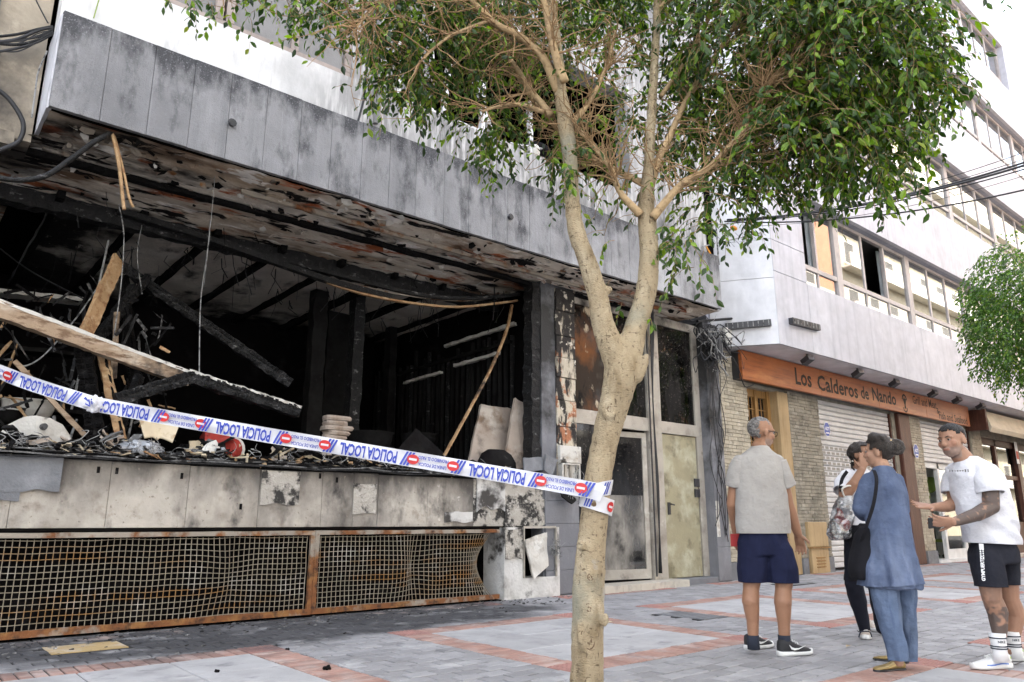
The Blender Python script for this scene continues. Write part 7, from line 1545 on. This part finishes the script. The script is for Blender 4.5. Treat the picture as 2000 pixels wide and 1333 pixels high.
K.limb([(1866, 925, .14), (1864, 965, .14), (1866, 984, .12)], [.062, .055, .050]); K.limb([(1866, 984, .12), (1848, 990, .06), (1824, 991, .02)], [.050, .043, .030])
K.hand(K.p(1825, 991, .02), -RT*.98+ZUP*.10-HD*.05, ZUP*.8-HD*.5, .19, .10, -1, .22, 1.1)
KF = face_paint(K, SK3, stubble=(.20, .17, .155)); e0, w0_, kn, an_ = K.p(1934, 955, -.16), K.p(1870, 1019, -.26), K.p(1937, 1150, -.07), K.p(1951, 1260, -.07)
def ink(p, n_):
    k = KF(p, n_); INK = (.055, .048, .045)
    near = min((p-K.p(1936, 980, -.17)).length, (p-K.p(1908, 1005, -.22)).length, (p-K.p(1880, 1014, -.24)).length)
    q = (p-K.p(1824, 991, .02))
    if near < .115 and p.dot(HD) < K.D-.08 and (p-K.p(1864, 1020, -.26)).dot(RT) > -.005:
        v = noise.noise(p*22)+.6*noise.noise(p*52); t = min(1, max(.25, (v+.72)/.45)); return mix(k, INK, .86*t)
    z = p.z
    if p.dot(HD) < K.D+.04 and abs((p-K.p(1944, 1200, -.06)).dot(RT)) < .11 and an_.z-.0 < z < kn.z+.02:
        v = noise.noise(V((p.x*17, p.y*17, p.z*13)))+.7*noise.noise(p*40); t = min(1, max(.1, (v+.50)/.45)); dk = .35 if z > kn.z-.12 else .85
        return mix(k, INK, dk*t)
    return k
K.grow(ink); K.eyes()
K.hair('hair_black', cut=.03, front=.17, back=-.22, thick=.007, amp=.006, f=60)
def shirt_fold(q, n_): return .007*noise.noise(V((q.x*6, q.y*6, q.z*6)))+.008*(.5-2*abs(noise.noise(V((q.x*7, q.y*7, q.z*9)))))+.008*math.sin((q.z*1.6+q.dot(RT)*1.1)*26+3*noise.noise(q*3))*max(0, min(1, (1.28-q.z)/.3))
g_ = MB(); g_.loft([K.ring(1888, 1991, 1078, 0, .155, 0, -2), K.ring(1886, 1989, 1062, 0, .155, 0, -2), K.ring(1883, 1986, 1040, 0, .155, 0, -2), K.ring(1873, 1976, 1000, 0, .158), K.ring(1862, 1964, 960, 0, .162), K.ring(1857, 1953, 930, 0, .158), K.ring(1862, 1940, 910, 0, .125), K.ring(1870, 1918, 899, 0, .09), K.ring(1874, 1906, 892, 0, .074)], 30, e=2.2)
g_.chain([K.p(1920, 922, -.10), K.p(1928, 945, -.14), K.p(1930, 950, -.145)], [.080, .076, .064], 16); g_.chain([K.p(1868, 922, .12), K.p(1862, 945, .14), K.p(1862, 950, .135)], [.072, .066, .058], 16)
remesh(g_, 't_shirt', .009, 4, K.root, M['tee_white'], disp=shirt_fold, thick=.004, cuts=[(K.p(1937, 1062, 0), ZUP*-1-RT*.04, None)])
K.sleeve([(1920, 918, -.09), (1928, 942, -.14), (1934, 964, -.16)], [.078, .086, .088], 'tee_white'); K.sleeve([(1868, 920, .11), (1861, 942, .14), (1861, 964, .135)], [.07, .074, .074], 'tee_white')
K.garment('shorts', [K.ring(1903, 1975, 1050, 0, .12), K.ring(1896, 1984, 1080, 0, .145), K.ring(1897, 1986, 1100, 0, .15)], m='shorts_black', amp=.007, fr=(9, 9, 3), seed=31, ridge=.008, cuts=[(K.p(1935, 1144, 0), (0, 0, -1), None)], extra=lambda q: (q.loft([K.ring(1908, 1945, 1060, -.03, .085), K.ring(1898, 1950, 1085, -.05, .115), K.ring(1901, 1958, 1120, -.06, .118), K.ring(1907, 1962, 1143, -.06, .115), K.ring(1909, 1963, 1162, -.06, .115)], 24, e=2.3), q.loft([K.ring(1940, 1975, 1060, .06, .085), K.ring(1938, 1984, 1085, .09, .115), K.ring(1942, 1987, 1120, .12, .115), K.ring(1946, 1987, 1147, .12, .11), K.ring(1948, 1988, 1165, .12, .11)], 24, e=2.3)))
ta, tb_ = K.p(1916, 1066, -.185), K.p(1921, 1133, -.195); axd = (ta-tb_).normalized(); axn = -HD*.92-RT*.38; axn.normalize(); axt = axd.cross(axn).normalized(); axt = axt if axt.z*0+axt.dot(RT) < 0 else -axt
vs, fs = text_mesh('GYMPUERTO', .030, .001, 1.0, .95); b = MB(); mid = tb_.lerp(ta, .33); b.add([mid+axd*x+axt*y+axn*(.010) for x, y in vs], fs); b.build('shorts_lettering', M['sign_white'], K.root)
b = MB(); mid = tb_.lerp(ta, .78)
for k in range(8): x = -.042+.012*k; b.quad(*[mid+axd*(x+dx)+axt*y+axn*.012 for dx, y in ((0, -.012), (.007, -.012), (.007, -.004), (0, -.004))]); b.quad(*[mid+axd*(x+dx)+axt*y+axn*.012 for dx, y in ((0, .003), (.008, .003), (.008, .012), (0, .012))])
stuff(b.build('shorts_small_print', M['sign_white'], K.root))
part('shorts_badge', M['sock_white'], K.root, lambda b: b.quad(*[tb_.lerp(ta, .97)+axd*x+axt*y+axn*.012 for x, y in ((-.02, -.014), (.02, -.014), (.02, .014), (-.02, .014))]))
for (hx, hy, dd, ank) in ((1972, 1305, -.06, (1951, 1262, -.07)), (1996, 1290, .15, (1979, 1258, .15))):
    hp = onZ(hx, hy); s5 = K.shoe(hp, hp+(-RT*.97-HD*.22).normalized()*.31, 'shoe_white', 'sole_white', .10, .10)
    part('sole_trim', M['blue_trim'], s5[0], lambda b: [b.beam(hp+s5[2]*(.05+.03*k)+s5[3]*sg_*.048+V((0, 0, .036+.004*math.sin(k))), hp+s5[2]*(.08+.03*k)+s5[3]*sg_*.05+V((0, 0, .036+.004*math.sin(k+1))), .004, .008) for k in range(6) for sg_ in (-1, 1)])
    part('heel_tab', M['lime'], s5[0], lambda b: b.ell(hp+s5[2]*.012+V((0, 0, .07)), s5[2]*.02, s5[3]*.034, ZUP*.022), True)
    q = K.p(*ank); sk = part('sock', M['sock_white'], K.root, lambda b: b.tube([q+V((0, 0, -.10)), q+V((0, 0, -.03)), q+V((0, 0, .03)), q+V((0, 0, .085))], [.05, .047, .050, .054], 16), True)
    for zz_ in (.055, .0, -.015): part('sock_stripe', M['sock_dark'], sk, lambda b: b.tube([q+V((0, 0, zz_-.004)), q+V((0, 0, zz_+.004))], [.0545 if zz_ > .02 else .052]*2, 16))
    b = MB(); vs, fs = text_mesh('NIKE', .022, .0006, 1, 1.1); b.add([q-HD*.0535-RT*.01+RT*x*-1*-1+ZUP*(y+.032) for x, y in vs], fs); b.build('sock_lettering', M['sock_dark'], sk)
q = K.p(1834, 1020, -.235); tag(MB().beam(q-RT*.075+V((0, 0, -.01)), q+RT*.07+V((0, 0, .01)), .012, .075, up=ZUP*.8-HD*.3).build('mobile_phone', M['shoe_dark'], None, org=q), 'dark mobile phone in the hand of the tattooed man', 'phone')
b = MB(); q = K.p(1872, 920, -.165)
for k in range(8): x = -.06+.016*k; h_ = .005 if k < 6 else .010; b.quad(*[q+RT*(x+dx)+ZUP*y-HD*.004-HD*(x*.3) for dx, y in ((0, -h_), (.011, -h_), (.011, h_), (0, h_))])
stuff(b.build('chest_print', M['hair_grey'], K.root))
